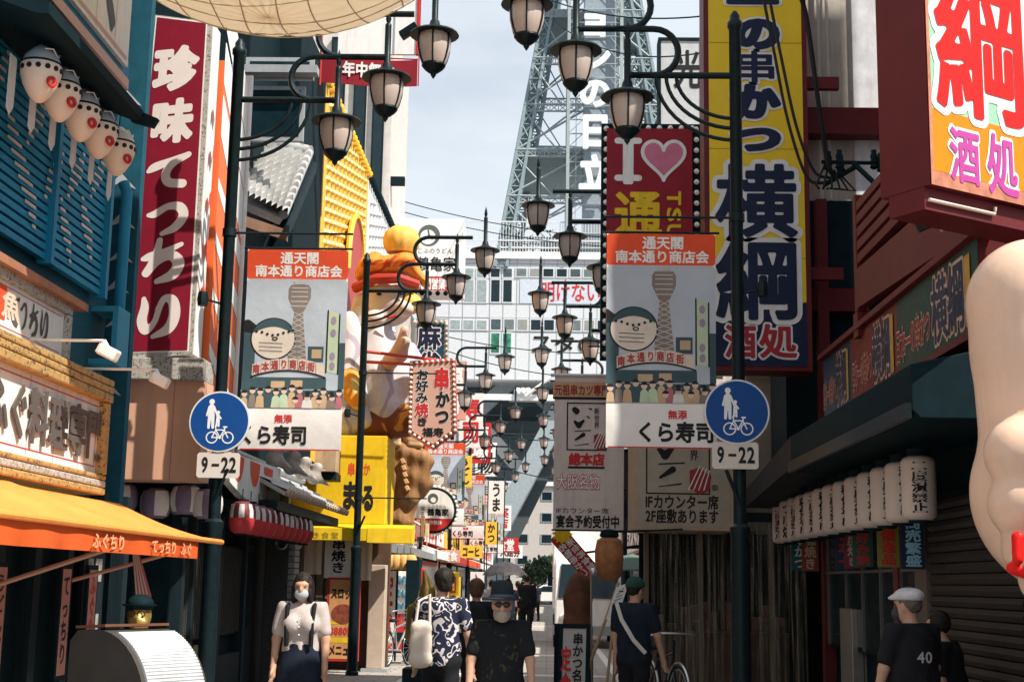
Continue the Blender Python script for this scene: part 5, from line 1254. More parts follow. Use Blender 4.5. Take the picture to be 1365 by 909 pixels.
# ================================================================ steel tower over the far end of the street
TY = 100.; TXc = P(790, 250, TY).x
Zof = lambda py: P(790, py, TY).z
def halfw(z):                         # half width of the tower at height z
    return 6.6 + (4.6 - 6.6) * (z - 28.2) / (41.3 - 28.2)
towm = mat('tower_steel', (.21, .275, .30), .6, var=.25)
towl = mat('tower_light', (.34, .39, .41), .6, var=.2)
t = thing('steel_tower', 'grey lattice steel tower rising above the white building at the street end', 'tower', (TXc, TY, 25))
CY = TY + 7
def lattice(m, a0, b0, a1, b1, n, r):
    """two chords a0-a1, b0-b1 with zigzag"""
    a0, b0, a1, b1 = map(Vector, (a0, b0, a1, b1))
    for k in range(n):
        p0, p1 = a0.lerp(a1, k / n), a0.lerp(a1, (k + 1) / n); q0, q1 = b0.lerp(b1, k / n), b0.lerp(b1, (k + 1) / n)
        m.bar(p0, q1, r, 4); m.bar(q0, p1, r, 4); m.bar(p0, q0, r, 4)
Z0, Z1 = 24.5, 58.
for sx in (-1, 1):
    for sy in (-1, 1):
        m = MB(); w0, w1 = halfw(Z0), halfw(Z1)
        cs = []
        for dx, dy in ((0, 0), (-.85 * sx, 0), (-.85 * sx, -.85 * sy), (0, -.85 * sy)):
            cs.append((Vector((TXc + sx * w0 + dx, CY + sy * w0 + dy, Z0)), Vector((TXc + sx * w1 + dx * .8, CY + sy * w1 + dy * .8, Z1))))
        for a, b in cs: m.bar(a, b, .16, 5)
        for i in range(4): lattice(m, cs[i][0], cs[(i + 1) % 4][0], cs[i][1], cs[(i + 1) % 4][1], 26, .06)
        # solid outer plate of the leg
        if sy < 0:
            a, b = cs[0]; c_, d_ = cs[1]; m.prism([a + Vector((0, .3, 0)), c_ + Vector((0, .3, 0)), d_ + Vector((0, .3, 0)), b + Vector((0, .3, 0))], (0, .04, 0))
        m.build('leg', towm, t)
m = MB()
lv = [26, 29.6, 33.4, 37.2, 41.2, 45.4, 50, 55]
for i, z in enumerate(lv):
    w = halfw(z)
    for sy in (-1, 1):
        for dz in (0, .55): m.bar((TXc - w, CY + sy * w, z + dz), (TXc + w, CY + sy * w, z + dz), .08, 4)
        for dz in (0, .55): m.bar((TXc + sy * w, CY - w, z + dz), (TXc + sy * w, CY + w, z + dz), .08, 4)
        lattice(m, (TXc - w, CY + sy * w, z), (TXc - w, CY + sy * w, z + .55), (TXc + w, CY + sy * w, z), (TXc + w, CY + sy * w, z + .55), 16, .035)
    if i + 1 < len(lv):
        z2 = lv[i + 1]; w2 = halfw(z2)
        for sy in (-1, 1):
            for sx in (-1, 1):
                m.bar((TXc + sx * w, CY + sy * w, z + .5), (TXc + sx * .15 * w2, CY + sy * w2, z2), .085, 4); m.bar((TXc + sx * .45 * w, CY + sy * w, z + .5), (TXc + sx * w2, CY + sy * w2, z2), .06, 4)
                m.bar((TXc + sx * w, CY + sy * w, z + .5), (TXc + sx * w2, CY + sy * .2 * w2, z2), .07, 4)
                m.bar((TXc + sx * w, CY - sy * w * .3, z + .5), (TXc + sx * w2, CY + sy * w2, z2), .05, 4)
m.build('cross_bracing', towl, t)
m = MB(); w = halfw(33.4)
m.box(TXc - w, TXc + w, CY - w, CY + w, 33.7, 34.1); m.build('deck_plate', towm, t)
m = MB(); w = halfw(45.4); m.box(TXc - w, TXc + w, CY - w, CY + w, 45.5, 45.9); m.build('deck_plate', towm, t)
# lift shaft with ladder cage and letters
x0, x1 = P(757, 200, TY).x, P(828, 200, TY).x
m = MB()
for x in (x0, x1):
    m.box(x - .12, x + .12, TY - .3, TY, 25, 60); m.box(x - .12, x + .12, TY + 6, TY + 6.3, 25, 60)
for z in np.arange(26, 60, 1.1):
    m.bar((x0, TY - .1, z), (x1, TY - .1, z), .05, 4); m.bar((x0, TY - .1, z), (x0 + 1.1, TY - .1, z + 1.1), .03, 4); m.bar((x1, TY - .1, z), (x1 - .9, TY - .1, z + 1.1), .03, 4); m.bar((x0 + .6, TY - .1, z), (x0 + .6, TY - .1, z + 1.1), .03, 4)
m.build('lift_frame', towl, t)
m = MB(); m.box(x0 + 1.2, x1 - .4, TY + .4, TY + 5, 25, 60); m.build('lift_shaft', mat('shaft_grey', (.30, .35, .40), .5, var=.25), t)
fr = FF(TY - .32); m = MB()
for ch, (ya, yb) in zip('ヨンの日立', ((8, 52), (60, 98), (104, 146), (152, 200), (208, 256))):
    a, b = P(771, yb, TY - .32), P(815, ya, TY - .32); text(m, fr, {'ヨ': 'ョ'}.get(ch, ch), a.x, b.x, a.z, b.z, .05, n=.05, ext=.25)
m.build('lettering', mat('letter_panel', (.75, .78, .80), .5, var=.05), t)

# white building carried by the tower's legs
bx0, bx1 = P(576, 450, TY).x, P(950, 450, TY).x
zr, zb = P(700, 346, TY).z, P(700, 506, TY).z
t = thing('white_building', 'white panelled building under the steel tower with red lettering', 'building', (0, TY, zb))
wp = mat('white_panel', (.62, .64, .67), .5, var=.08, dirt=.12)
MB().box(bx0, bx1, TY, TY + 22, zb, zr).build('wall', wp, t)
fr = FF(TY)
PV = [GLASSD, mat('blind_pane', (.16, .19, .19), .3, var=.3), GLASSD, mat('reflect_pane', (.06, .09, .10), .1, var=.5, spec=.6), mat('curtain_pane', (.28, .29, .27), .5)]
def wcell(px0, px1, py0, py1, n_, pane=None, skip=()):
    a, b = P(px0, py1, TY), P(px1, py0, TY); w = (b.x - a.x) / n_
    for k in range(n_):
        if k in skip: continue
        f_ = MB().box(a.x + k * w + .05, a.x + (k + 1) * w - .05, TY - .06, TY, a.z, b.z).build('window', wp, t)
        m = MB(); rect(m, FF(TY - .06), a.x + k * w + .14, a.x + (k + 1) * w - .14, a.z + .1, b.z - .1, .01); m.build('pane', pane if pane else PV[int(a.z * 7 + k * 3) % 5], f_)
PG = mat('pale_glass', (.30, .36, .36), .15, var=.3, spec=.6)
wcell(616, 651, 357, 371, 2, PG); wcell(652, 685, 357, 371, 2); wcell(686, 812, 358, 370, 7)
wcell(616, 651, 372, 404, 2, PG); wcell(652, 685, 372, 404, 2)
wcell(580, 651, 426, 440, 4, PG); wcell(652, 812, 426, 441, 9); wcell(652, 684, 443, 472, 2, mat('poster_glass', (.05, .25, .16), .3, var=.9, scale=1.5))
m = MB()
for py in (352, 372, 405, 424, 442): z = P(700, py, TY).z; m.box(bx0, bx1, TY - .03, TY, z - .03, z + .03)
for px in range(580, 940, 18):
    x = P(px, 450, TY).x; m.box(x - .025, x + .025, TY - .022, TY, zb, zr)
m.build('panel_joints', mat('joint_grey', (.36, .38, .40), .6), t)
a, b = P(720, 403, TY), P(850, 376, TY)
m = MB(); rect(m, fr, a.x - 1.5, b.x, a.z - .1, b.z + .1, .05); m.build('sign_panel', mat('panel_pale', (.55, .60, .68), .5), t)
m = MB(); text(m, fr, '明けない夜' if '夜' in GL else '明けない店', a.x, a.x + (b.x - a.x) * .78, a.z, b.z, .012, n=.07); m.build('red_lettering', REDI, t)
a, b = P(706, 472, TY), P(800, 445, TY); m = MB(); text(m, fr, 'スタの', a.x, b.x, a.z, b.z, .02, n=.05); m.build('black_lettering', INK, t)
# roof deck with fence and planting
MB().box(bx0 - .2, bx1, TY - .25, TY + 22, zr + .005, zr + .55).build('parapet', WHITE, t)
zf = P(700, 296, TY).z
m = MB(); xf = P(618, 320, TY).x
for x in np.arange(xf, bx1, .21): m.box(x - .022, x + .022, TY - .03, TY + .02, zr + .55, zf)
for z in (zr + .9, (zr + zf) / 2, zf): m.box(xf, bx1, TY - .05, TY - .031, z - .05, z + .05)
m.build('roof_fence', mat('fence_white', (.66, .68, .70), .5), t)
m = MB()
for k in range(14): m.ell((xf + 3 + k * .85, TY + 2 + (k % 3), zr + 1.2), .7, .6, .8 + .3 * (k % 2), 8, 6)
m = MB()
for k in range(900):
    c = Vector((rng.uniform(xf + 3, xf + 13), TY + rng.uniform(1.5, 4), zr + .5 + abs(rng.normal(0, .8)))); d = Vector(rng.normal(0, .16, 3)); e = Vector(rng.normal(0, .16, 3)); m.add([c, c + d, c + e], [(0, 1, 2)])
o = m.build('roof_planting', mat('roof_leaf', (.14, .15, .10), .7, var=.4), t); o['kind'] = 'stuff'
m = MB(); m.box(P(640, 300, TY).x, P(700, 300, TY).x, TY + 6, TY + 9, zr, zf - .5); m.box(P(720, 300, TY).x, P(790, 300, TY).x, TY + 5, TY + 9, zr, zf - .2); m.build('plant_room', GREY, t)

# the legs and girders that carry it
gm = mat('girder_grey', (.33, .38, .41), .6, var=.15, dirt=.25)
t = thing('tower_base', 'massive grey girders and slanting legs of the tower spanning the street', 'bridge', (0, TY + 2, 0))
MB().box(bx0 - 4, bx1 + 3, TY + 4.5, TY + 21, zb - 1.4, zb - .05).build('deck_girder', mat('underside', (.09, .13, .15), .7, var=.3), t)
z = P(700, 531, TY).z; MB().box(bx0 - 3, bx1, TY - .6, TY + .4, z - .22, z + .22).build('front_beam', WHITE, t)
def G(px, py, Y): return P(px, py, Y)
def leg(name, a, b, w, d, m_=gm):
    a, b = Vector(a), Vector(b); dr = (b - a).normalized(); sd = dr.cross(Vector((0, 1, 0))).normalized() * w / 2
    MB().prism([a - sd, a + sd, b + sd, b - sd], (0, d, 0)).build(name, m_, t, bevel=.05)
leg('slanting_leg', G(764, 515, TY), G(634, 760, TY), 1.45, 2.2)
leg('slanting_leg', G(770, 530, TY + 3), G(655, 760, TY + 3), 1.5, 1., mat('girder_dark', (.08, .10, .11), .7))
leg('slanting_leg', G(860, 515, TY + 12), G(990, 760, TY + 12), 1.9, 2.2)
leg('brace', G(690, 500, TY + 3), G(628, 556, TY + 3), 1.1, .6); leg('brace', G(688, 500, TY + 3.7), G(755, 560, TY + 3.7), 1.1, .6)
leg('brace', G(646, 572, TY + 5), G(694, 626, TY + 5), 1.0, .6, WHITE)
leg('slanting_leg', G(560, 500, TY + 2), G(470, 770, TY + 2), 2.2, 2.2)
za, zc = P(700, 548, TY + 14).z, P(700, 640, TY + 14).z
MB().box(bx0 - 4, bx1 + 3, TY + 14, TY + 15, zc, za).build('rear_girder', mat('girder_blue', (.20, .26, .29), .6, var=.2), t)
m = MB()
for py in (560, 578, 600, 622): zz = P(700, py, TY + 13.9).z; m.box(bx0 - 4, bx1 + 3, TY + 13.8, TY + 13.99, zz - .05, zz + .05)
m.build('girder_ribs', gm, t)
m = MB()
for k in range(3): q = P(690 + k * 7, 525, TY - .6); m.ell(q + Vector((0, 0, .15)), .28, .25, .32, 10, 6)
m.build('beam_lamps', WHITE, t, True)
a, b = P(700, 528, TY - 1), P(738, 500, TY - 1); MB().bar(a, b, .12, 6).build('tie_rod', WHITE, t)

# buildings and trees beyond the tower
def block(name, label, px0, px1, pyt, Y, col, rows, cols, D=14, cat='building'):
    a, b = P(px0, 770, Y), P(px1, pyt, Y)
    t = thing(name, label, cat, ((a.x + b.x) / 2, Y, 0)); MB().box(a.x, b.x, Y, Y + D, 0, b.z).build('wall', col, t)
    w, h = (b.x - a.x) / cols, (b.z - 3) / rows
    for i in range(rows):
        for j in range(cols):
            f_ = MB().box(a.x + (j + .25) * w, a.x + (j + .75) * w, Y - .08, Y, 3 + (i + .3) * h, 3 + (i + .75) * h).build('window', GREY, t)
            m = MB(); rect(m, FF(Y - .08), a.x + (j + .3) * w, a.x + (j + .7) * w, 3 + (i + .34) * h, 3 + (i + .71) * h, .01); m.build('pane', GLASSD, f_)
    MB().box(a.x - .2, b.x + .2, Y - .3, Y + D, b.z + .005, b.z + .4).build('parapet', WHITE, t)
    return t
block('far_building', 'pale far block with small windows seen beneath the tower girders', 680, 745, 648, 170, mat('far_pink', (.52, .47, .44), .8), 4, 2)
block('far_building', 'grey far block beside the pale one beneath the tower', 610, 679, 690, 175, mat('far_grey', (.42, .43, .44), .8), 3, 3)
block('far_building', 'wide far building at the right beneath the tower', 746, 860, 670, 185, mat('far_beige', (.48, .45, .42), .8), 4, 4)
def tree(loc, h, w, label, n=900, leaf=.13, m_=LEAFM):
    t = thing('street_tree', label, 'tree', loc, group='trees at the street end'); x, y, z = loc
    m = MB(); m.tube([(x, y, 0), (x + .1, y, h * .3), (x, y + .1, h * .6)], .12, 7, rs=[.16, .12, .05])
    for k in range(5): a = k * 1.3; m.bar((x + .05, y, h * (.3 + .06 * k)), (x + w * .6 * math.cos(a), y + w * .6 * math.sin(a), h * (.55 + .07 * k)), .05, 5, .015)
    m.build('trunk', mat('bark', (.08, .06, .045), .9), t)
    m = MB(); cl = [Vector((rng.normal(0, w * .45), rng.normal(0, w * .45), h * rng.uniform(.42, .95))) for _ in range(11)]
    for k in range(n):
        c = Vector(loc) + cl[k % 11] + Vector(rng.normal(0, w * .2, 3)); d = Vector(rng.normal(0, leaf, 3)); e = Vector(rng.normal(0, leaf, 3)); m.add([c, c + d, c + d + e, c + e], [(0, 1, 2, 3)])
    m.build('crown', m_, t)
for px, Y, h, w, l in ((722, 120, 3.6, .9, 'leafy tree behind the walkers at the street end'), (737, 140, 4.4, 1.0, 'taller leafy tree at the far end of the street'), (706, 128, 3.5, 1.2, 'small leafy tree left of the others at the street end')):
    p = P(px, 775, Y); tree((p.x, Y, 0), h, w, l)

# overhead wires
def wire(label, a, b, sag, r=.012, n=16):
    a, b = Vector(a), Vector(b); t = thing('overhead_wire', label, 'cable', a, group='overhead wires')
    MB().tube([a.lerp(b, k / n) + Vector((0, 0, -sag * 4 * (k / n) * (1 - k / n))) for k in range(n + 1)], r, 5).build('strand', CHAR, t, True)
Y = 60
for i, (a, b) in enumerate((((515, 262), (830, 318)), ((515, 276), (830, 330)), ((560, 440), (830, 470)), ((560, 455), (800, 505)), ((590, 560), (760, 585)), ((600, 590), (760, 640)))):
    wire('%s thin wire crossing the street before the white building' % ['topmost', 'second', 'third', 'fourth', 'fifth', 'lowest'][i], P(*a, Y), P(*b, Y), .35, .022)
wire('wire running past the tower letters to the right', P(720, -5, 40), P(938, 22, 30), .3, .02); wire('lower wire crossing the tower behind the lanterns', P(735, 25, 40), P(940, 70, 25), .5, .016)

# ================================================================ rows of shops further down both sides
def shop(side, y0, y1, H, wallc, label, sg, face, ink_, aw=None, n_=3):
    X = -3.95 if side < 0 else 3.3; D = -6 if side < 0 else 6
    t = thing('shop_building', label, 'building', (X, (y0 + y1) / 2, 0))
    MB().box(X, X + D, y0 + .03, y1 - .03, 0, H).build('wall', wallc, t)
    s = 1 if side < 0 else -1; fr = FL(X) if side < 0 else FR(X); U = (lambda y: y) if side < 0 else (lambda y: -y)
    dx = .06 * s
    f_ = MB().box(X, X + dx, y0 + .5, y1 - .5, .2, 2.3).build('shop_window', CHAR, t)
    m = MB(); lo, hi = sorted((U(y0 + .7), U(y1 - .7))); fr2 = FL(X + dx) if side < 0 else FR(X + dx); rect(m, fr2, lo, hi, .4, 2.2, .005); m.build('pane', GLASSD, f_)
    b_ = MB().box(X, X + .25 * s, y0 + .3, y1 - .3, 2.75, 3.6).build('fascia_sign', face, t)
    m = MB(); fr3 = FL(X + .25 * s) if side < 0 else FR(X + .25 * s); w = (hi - lo); text(m, fr3, sg, lo + w * .1, hi - w * .1, 2.85, 3.5, .03, n=.01); m.build('lettering', ink_, b_)
    if aw is not None: MB().prism([(X, y0 + .4, 2.7), (X + 1.1 * s, y0 + .4, 2.35), (X + 1.1 * s, y0 + .4, 2.15), (X, y0 + .4, 2.3)], (0, y1 - y0 - .8, 0)).build('awning', aw, t)
    for i in range(n_):
        for j in range(2):
            z = 4.3 + j * 2.3
            if z + 1.4 > H: continue
            a = y0 + (y1 - y0) * (i + .25) / n_; b = y0 + (y1 - y0) * (i + .75) / n_
            w_ = MB().box(X, X + dx, a, b, z, z + 1.3).build('window', GREY, t); m = MB(); l2, h2 = sorted((U(a + .1), U(b - .1))); rect(m, fr2, l2, h2, z + .1, z + 1.2, .005); m.build('pane', GLASSD, w_)
    # projecting sign facing the near end
    px_ = X + s * .1; w = .9
    q = MB().box(px_, px_ + s * w, y0 + 1.0, y0 + 1.3, 3.8, 5.9).build('projecting_sign', face, t)
    m = MB(); a, b = sorted((px_, px_ + s * w)); text(m, FF(y0 + 1.0), sg[:4], a + .12, b - .12, 3.95, 5.75, .04, vert=True, n=.008); m.build('lettering', ink_, q)
    return t
W2 = mat('plaster_cream', (.50, .45, .40), .8, var=.15, dirt=.4); W3 = mat('plaster_grey', (.40, .41, .42), .8, dirt=.4); W4 = mat('brick_red', (.30, .11, .08), .8, dirt=.2); W5 = mat('panel_brown', (.18, .12, .09), .7, dirt=.2)
LPK = mat('sign_rose', (.60, .30, .24), .5); LYE = mat('sign_yellow', (.78, .52, .06), .5); LWH = WHITE
shop(-1, 34.8, 42, 9, W2, 'cream shop with a red sign after the studded wall', '串かつ酒場' if '場' in GL else '串かつ酒', REDP, WHITE, WHITE)
shop(-1, 42, 50, 8, W4, 'red brick shop with a white sign down the left side', '喫茶コーヒ', WHITE, REDI, REDP)
shop(-1, 50, 60, 10, W3, 'grey shop with a yellow sign down the left side', 'うどん丸福', LYE, INK, ORANGE)
shop(-1, 60, 74, 9, W2, 'cream shop with a rose sign down the left side', '大阪名物寿', LPK, INK, WHITE)
shop(-1, 74, 95, 8, W3, 'farthest grey shop on the left side', '薬店新世界', WHITE, REDI, None)
shop(1, 28.5, 36, 5.1, W5, 'brown shop with a red sign behind the right cloth sign', '元祖串かつ', REDP, WHITE, None)
shop(1, 36, 44, 7, W2, 'cream shop with a yellow sign down the right side', '安全食堂酒', LYE, INK, REDP)
shop(1, 44, 56, 5.0, W3, 'grey shop with a white sign down the right side', 'うどんソバ', WHITE, INK, None)
shop(1, 56, 72, 6.2, W4, 'brick shop with a rose sign down the right side', '喫茶世界店', LPK, WHITE, WHITE)
shop(1, 72, 95, 5.2, W2, 'farthest cream shop on the right side', '丸福寿司店', WHITE, REDI, None)
# assorted small standing things along the left kerb
def sign_stand(x, Y, w, z0, z1, face, ink_, s, label, name='standing_sign', rot=0.):
    t = thing(name, label, 'sign', (x, Y, 0))
    m = MB()
    for sx in (-1, 1): m.box(x + sx * w / 2 - .02, x + sx * w / 2 + .02, Y + .02, Y + .06, 0, z1)
    m.build('frame', CHAR, t)
    MB().box(x - w / 2 + .021, x + w / 2 - .021, Y, Y + .05, z0, z1).build('board', face, t)
    m = MB(); text(m, FF(Y), s, x - w * .3, x + w * .3, z0 + .05, z1 - .05, .03, vert=True, n=.006); m.build('lettering', ink_, t)
    return t
sign_stand(P(517, 800, 28).x, 28, .34, .35, 1.75, WHITE, REDI, '定食', 'white standing sign with red characters beside the beige column')
sign_stand(P(603, 800, 40).x, 40, .5, .5, 1.7, LYE, INK, '薬', 'yellow standing sign far down the left kerb')
sign_stand(P(636, 780, 46).x, 46, .5, .6, 1.9, WHITE, REDI, '入館', 'tall white standing sign far down the left kerb')
sign_stand(P(655, 700, 50).x, 50, .45, 2.9, 3.7, LYE, INK, 'かつ', 'yellow hanging board under the far tower banners')
sign_stand(P(662, 640, 52).x, 52, .62, 4.1, 5.3, WHITE, INK, 'とん' if 'と' in GL else 'うま', 'white board with a black swirl letter among far banners')

# crowd of small projecting boards far down both sides
cw = [(WHITE, REDI), (REDP, WHITE), (LYE, INK), (WHITE, INK), (LPK, WHITE), (BLUEP, WHITE), (ORANGE, WHITE)]
for i, (px, py, Y, w, h, s_, l) in enumerate(((628, 560, 48, .8, 1.9, '寿司', 'white'), (640, 590, 58, .9, 1.7, '酒場', 'red'), (618, 628, 44, .5, 1.0, 'うどん', 'yellow'), (648, 612, 66, 1.0, 1.6, '名物', 'white'), (604, 520, 42, .8, 1.8, '福寿', 'rose'), (655, 675, 70, 1.3, 1.0, '大阪', 'blue'), (644, 690, 62, 1.0, .9, '串かつ', 'orange'), (668, 690, 84, 1.2, 1.5, '薬店', 'white'), (664, 726, 76, 2.2, .8, '安全食堂', 'red'), (628, 735, 50, .8, .45, 'コーヒ', 'yellow'), (680, 735, 90, 1.6, .8, '入館券', 'white'), (600, 741, 40, .55, .35, '定食', 'rose'), (757, 720, 60, 1.2, 1.4, '喫茶', 'blue'), (792, 730, 42, 1.0, 1.2, '丸福', 'orange'))):
    c = P(px, py, Y); a, b = cw[i % 7]; vert = h > w
    t = thing('shop_board', '%s board lettered %s, %s the street' % (l, {0: 'sushi', 1: 'sake bar', 2: 'udon', 3: 'speciality', 4: 'good fortune', 5: 'osaka', 6: 'skewers', 7: 'pharmacy', 8: 'safe eatery', 9: 'coffee', 10: 'entry ticket', 11: 'set meal', 12: 'tea room', 13: 'round fortune'}[i], 'far down the right side of' if i > 11 else 'projecting far down the left side of'), 'shop sign', c, group='small boards far down the street')
    MB().box(c.x - w / 2, c.x + w / 2, Y, Y + .2, c.z - h / 2, c.z + h / 2).build('board', a, t)
    m = MB(); text(m, FF(Y), s_, c.x - w * .4, c.x + w * .4, c.z - h * .42, c.z + h * .42, .03, vert=vert, n=.01); m.build('lettering', b, t)
    m = MB(); m.bar((c.x - w / 2, Y + .1, c.z), (-4.1 if i < 12 else 3.5, Y + .1, c.z + .05), .04, 5); m.build('bracket', CHAR, t)
# ================================================================ right side, nearest building
t = thing('maroon_restaurant', 'shaded maroon timbered restaurant along the right side', 'building', (3.4, 14, 0))
MB().box(3.4, 9, 9.6, 17.0, 0, 4.15).build('wall', CHAR, t); MB().box(3.6, 9, 2, 9.58, 0, 3.3).build('shade_wing', MAROON, t)  # the wing is out of view, added to shade the capped man
MB().box(3.4, 10.3, 11.2, 12.8, 4.16, 18.5).build('shading_upper_wall', MAROON, t)  # hidden slab, shaped to keep the sun off the right-hand signs
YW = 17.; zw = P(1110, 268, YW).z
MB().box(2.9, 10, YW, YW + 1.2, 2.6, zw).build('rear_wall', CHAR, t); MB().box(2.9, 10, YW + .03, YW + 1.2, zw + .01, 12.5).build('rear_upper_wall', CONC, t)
# strip of upper wall painted paler as if sunlit, conduits, maroon beams
MB().box(P(1137, 100, YW).x, P(1186, 100, YW).x, YW - .01, YW + .029, zw + .02, 12.4).build('painted_sun_strip', mat('sunlit_white', (.72, .74, .78), .7, var=.25, scale=3, dirt=.3), t)
for x in (P(1092, 100, YW).x, P(1103, 100, YW).x): MB().bar((x, YW - .02, zw), (x, YW - .02, 12.4), .022, 7).build('conduit', mat('conduit_cream', (.52, .48, .42), .6), t, True)
za, zb_ = P(1110, 188, YW).z, P(1110, 154, YW).z
MB().box(2.9, 4.4, YW - .3, YW - .03, za, zb_).build('beam', MAROON, t)
za, zb_ = P(1110, 420, YW).z, P(1110, 390, YW).z
MB().box(2.9, 4.4, YW - .25, YW - .01, za, zb_).build('beam', MAROON, t)
for y in (13.3, 16.8): MB().box(3.26, 3.39, y - .09, y + .09, 0, 6.3).build('post', MAROON, t)
# lattice mansard
za, zb_ = 4.1, 5.3
m = MB()
m.hexa([(2.95, 9.7, 4.05), (2.95, 13.2, 4.22), (3.05, 13.2, 4.22), (3.05, 9.7, 4.05)], [(2.95, 9.7, 4.5), (2.95, 13.2, 4.6), (3.05, 13.2, 4.6), (3.05, 9.7, 4.5)])
m.build('mansard_board', MAROON, t)
for k in range(5):
    z = 4.66 + k * .13
    MB().box(2.96, 3.04, 9.7, 13.2, z, z + .085).build('mansard_slat', MAROON, t)
MB().box(2.955, 3.045, 13.21, 13.33, 4.2, 5.35).build('mansard_post', MAROON, t)
MB().box(3.06, 3.395, 9.7, 13.2, 4.2, 5.3).build('mansard_back', CHAR, t)
m = MB(); m.hexa([(2.95, 13.21, 3.95), (2.95, 13.4, 3.95), (3.3, 13.4, 3.95), (3.3, 13.21, 3.95)], [(2.95, 13.21, 4.19), (2.95, 13.4, 4.19), (3.3, 13.4, 4.19), (3.3, 13.21, 4.19)]); m.build('mansard_bracket', MAROON, t)
# street level
MB().box(3.3, 3.395, 9.7, 12.2, 0, 2.35).build('shutter_box', CHAR, t)
m = MB()
for k in range(26): m.bar((3.29, 9.75, .06 + k * .088), (3.29, 12.1, .06 + k * .088), .045, 6)
m.build('roller_shutter', mat('shutter_brown', (.035, .029, .026), .6, .0, var=.2), t, True)
w_ = MB().box(3.31, 3.395, 12.3, 16.8, .9, 2.3).build('shop_window', CHAR, t)
m = MB()
for y in (12.4, 13.2, 14.0, 14.8, 15.6, 16.6): m.box(3.28, 3.309, y, y + .04, .92, 2.28)
m.box(3.28, 3.309, 12.35, 16.7, 1.72, 1.75); m.build('mullions', mat('mullion_grey', (.12, .12, .115), .5), w_)
m = MB(); rect(m, FR(3.31), -16.75, -12.35, .95, 2.25, .004); m.build('pane', GLASSD, w_)
MB().box(3.26, 3.30, 12.22, 12.6, .0, 2.5).build('door_post', mat('post_tan', (.14, .11, .09), .6), t)

# sign band with outlined lettering
t = thing('sign_band', 'long shaded green and red sign band with outlined kushikatsu lettering', 'shop sign', (3.1, 12.5, 3.3))
q0, q1 = PX(1097, 549, 2.98), PX(1097, 478, 2.98); Yf = q0.y
zb_, zt = 3.36, 4.02
MB().box(3.0, 3.35, 9.6, Yf, zb_, zt).build('box', MAROON, t)
for z in (zb_ - .06, zt + .003): MB().box(2.94, 3.35, 9.6, Yf + .05, z, z + .055).build('frame_rail', MAROON, t)
fr = FR(3.0); dg = mat('band_green', (.012, .06, .05), .5, var=.2); rd = mat('sign_band_red', (.16, .018, .02), .5, var=.2); bl_ = mat('band_blue', (.012, .045, .075), .5)
yy = [9.6, 11.85, 13.6, Yf]
for (a, b, m_) in ((9.6, 11.9, dg), (11.9, 13.75, rd), (13.75, Yf, bl_)): m = MB(); rect(m, fr, -b, -a, zb_ + .01, zt - .01, .004); m.build('face', m_, t)
pink = mat('outline_pink', (.58, .41, .33), .5); dn = mat('band_navy', (.02, .03, .07), .5); dr = mat('band_crimson', (.30, .03, .03), .5); dy = mat('band_amber', (.50, .30, .05), .5)
ol = MB(); nv_ = MB(); rc_ = MB(); ye = MB()
def bl(s, ya, yb, z0, z1, tgt, off=.02):
    text(ol, fr, s, -ya, -yb, z0, z1, off + .05, n=.008); text(tgt, fr, s, -ya, -yb, z0, z1, off, n=.012)
for base, L in ((9.75, 2.2), (12.0, 1.7), (13.85, 1.3)):
    e_ = base + L
    bl('日本一', e_, e_ - L * .22, zb_ + .10, zb_ + .40, rc_, .015); bl('の串かつ', e_ - L * .22, e_ - L * .5, zb_ + .12, zb_ + .42, rc_, .015)
    bl('横綱', e_ - L * .52, e_ - L * .92, zb_ + .06, zt - .05, nv_)
    rect(ye, fr, -(e_ - L * .93), -(e_ - L * .99), zb_ + .06, zt - .08, .012)
for mb_, m_, n_ in ((ol, pink, 'lettering_outline'), (nv_, dn, 'lettering'), (rc_, dr, 'lettering'), (ye, dy, 'amber_bars')): mb_.build(n_, m_, t)

# black awning
t = thing('black_awning', 'deep black awning over the white lantern row on the right', 'awning', (2.8, 13, 2.7))
m = MB(); xa = 2.42; y0, y1 = 9.6, 15.6
m.prism([(3.3, y0, 3.28), (2.5, y0, 3.1), (2.5, y0, 2.78), (2.56, y0, 2.72), (3.3, y0, 2.72)], (0, y1 - y0 - 1.2, 0)); m.build('canopy', CHAR, t, bevel=.01)
a0 = [(3.3, y1 - 1.19, 3.28), (2.5, y1 - 1.19, 3.1), (2.5, y1 - 1.19, 2.78), (3.3, y1 - 1.19, 2.78)]
e0 = [(3.3, 17.6, 3.1), (2.42, 17.3, 2.72), (2.42, 17.3, 2.52), (3.3, 17.6, 2.52)]
MB().hexa(a0, e0).build('canopy_end', mat('awning_slate', (.028, .026, .032), .7), t)
MB().box(2.46, 2.5, y0, y1 - 1.2, 2.72, 2.83).build('edge_strip', BLACKM, t)

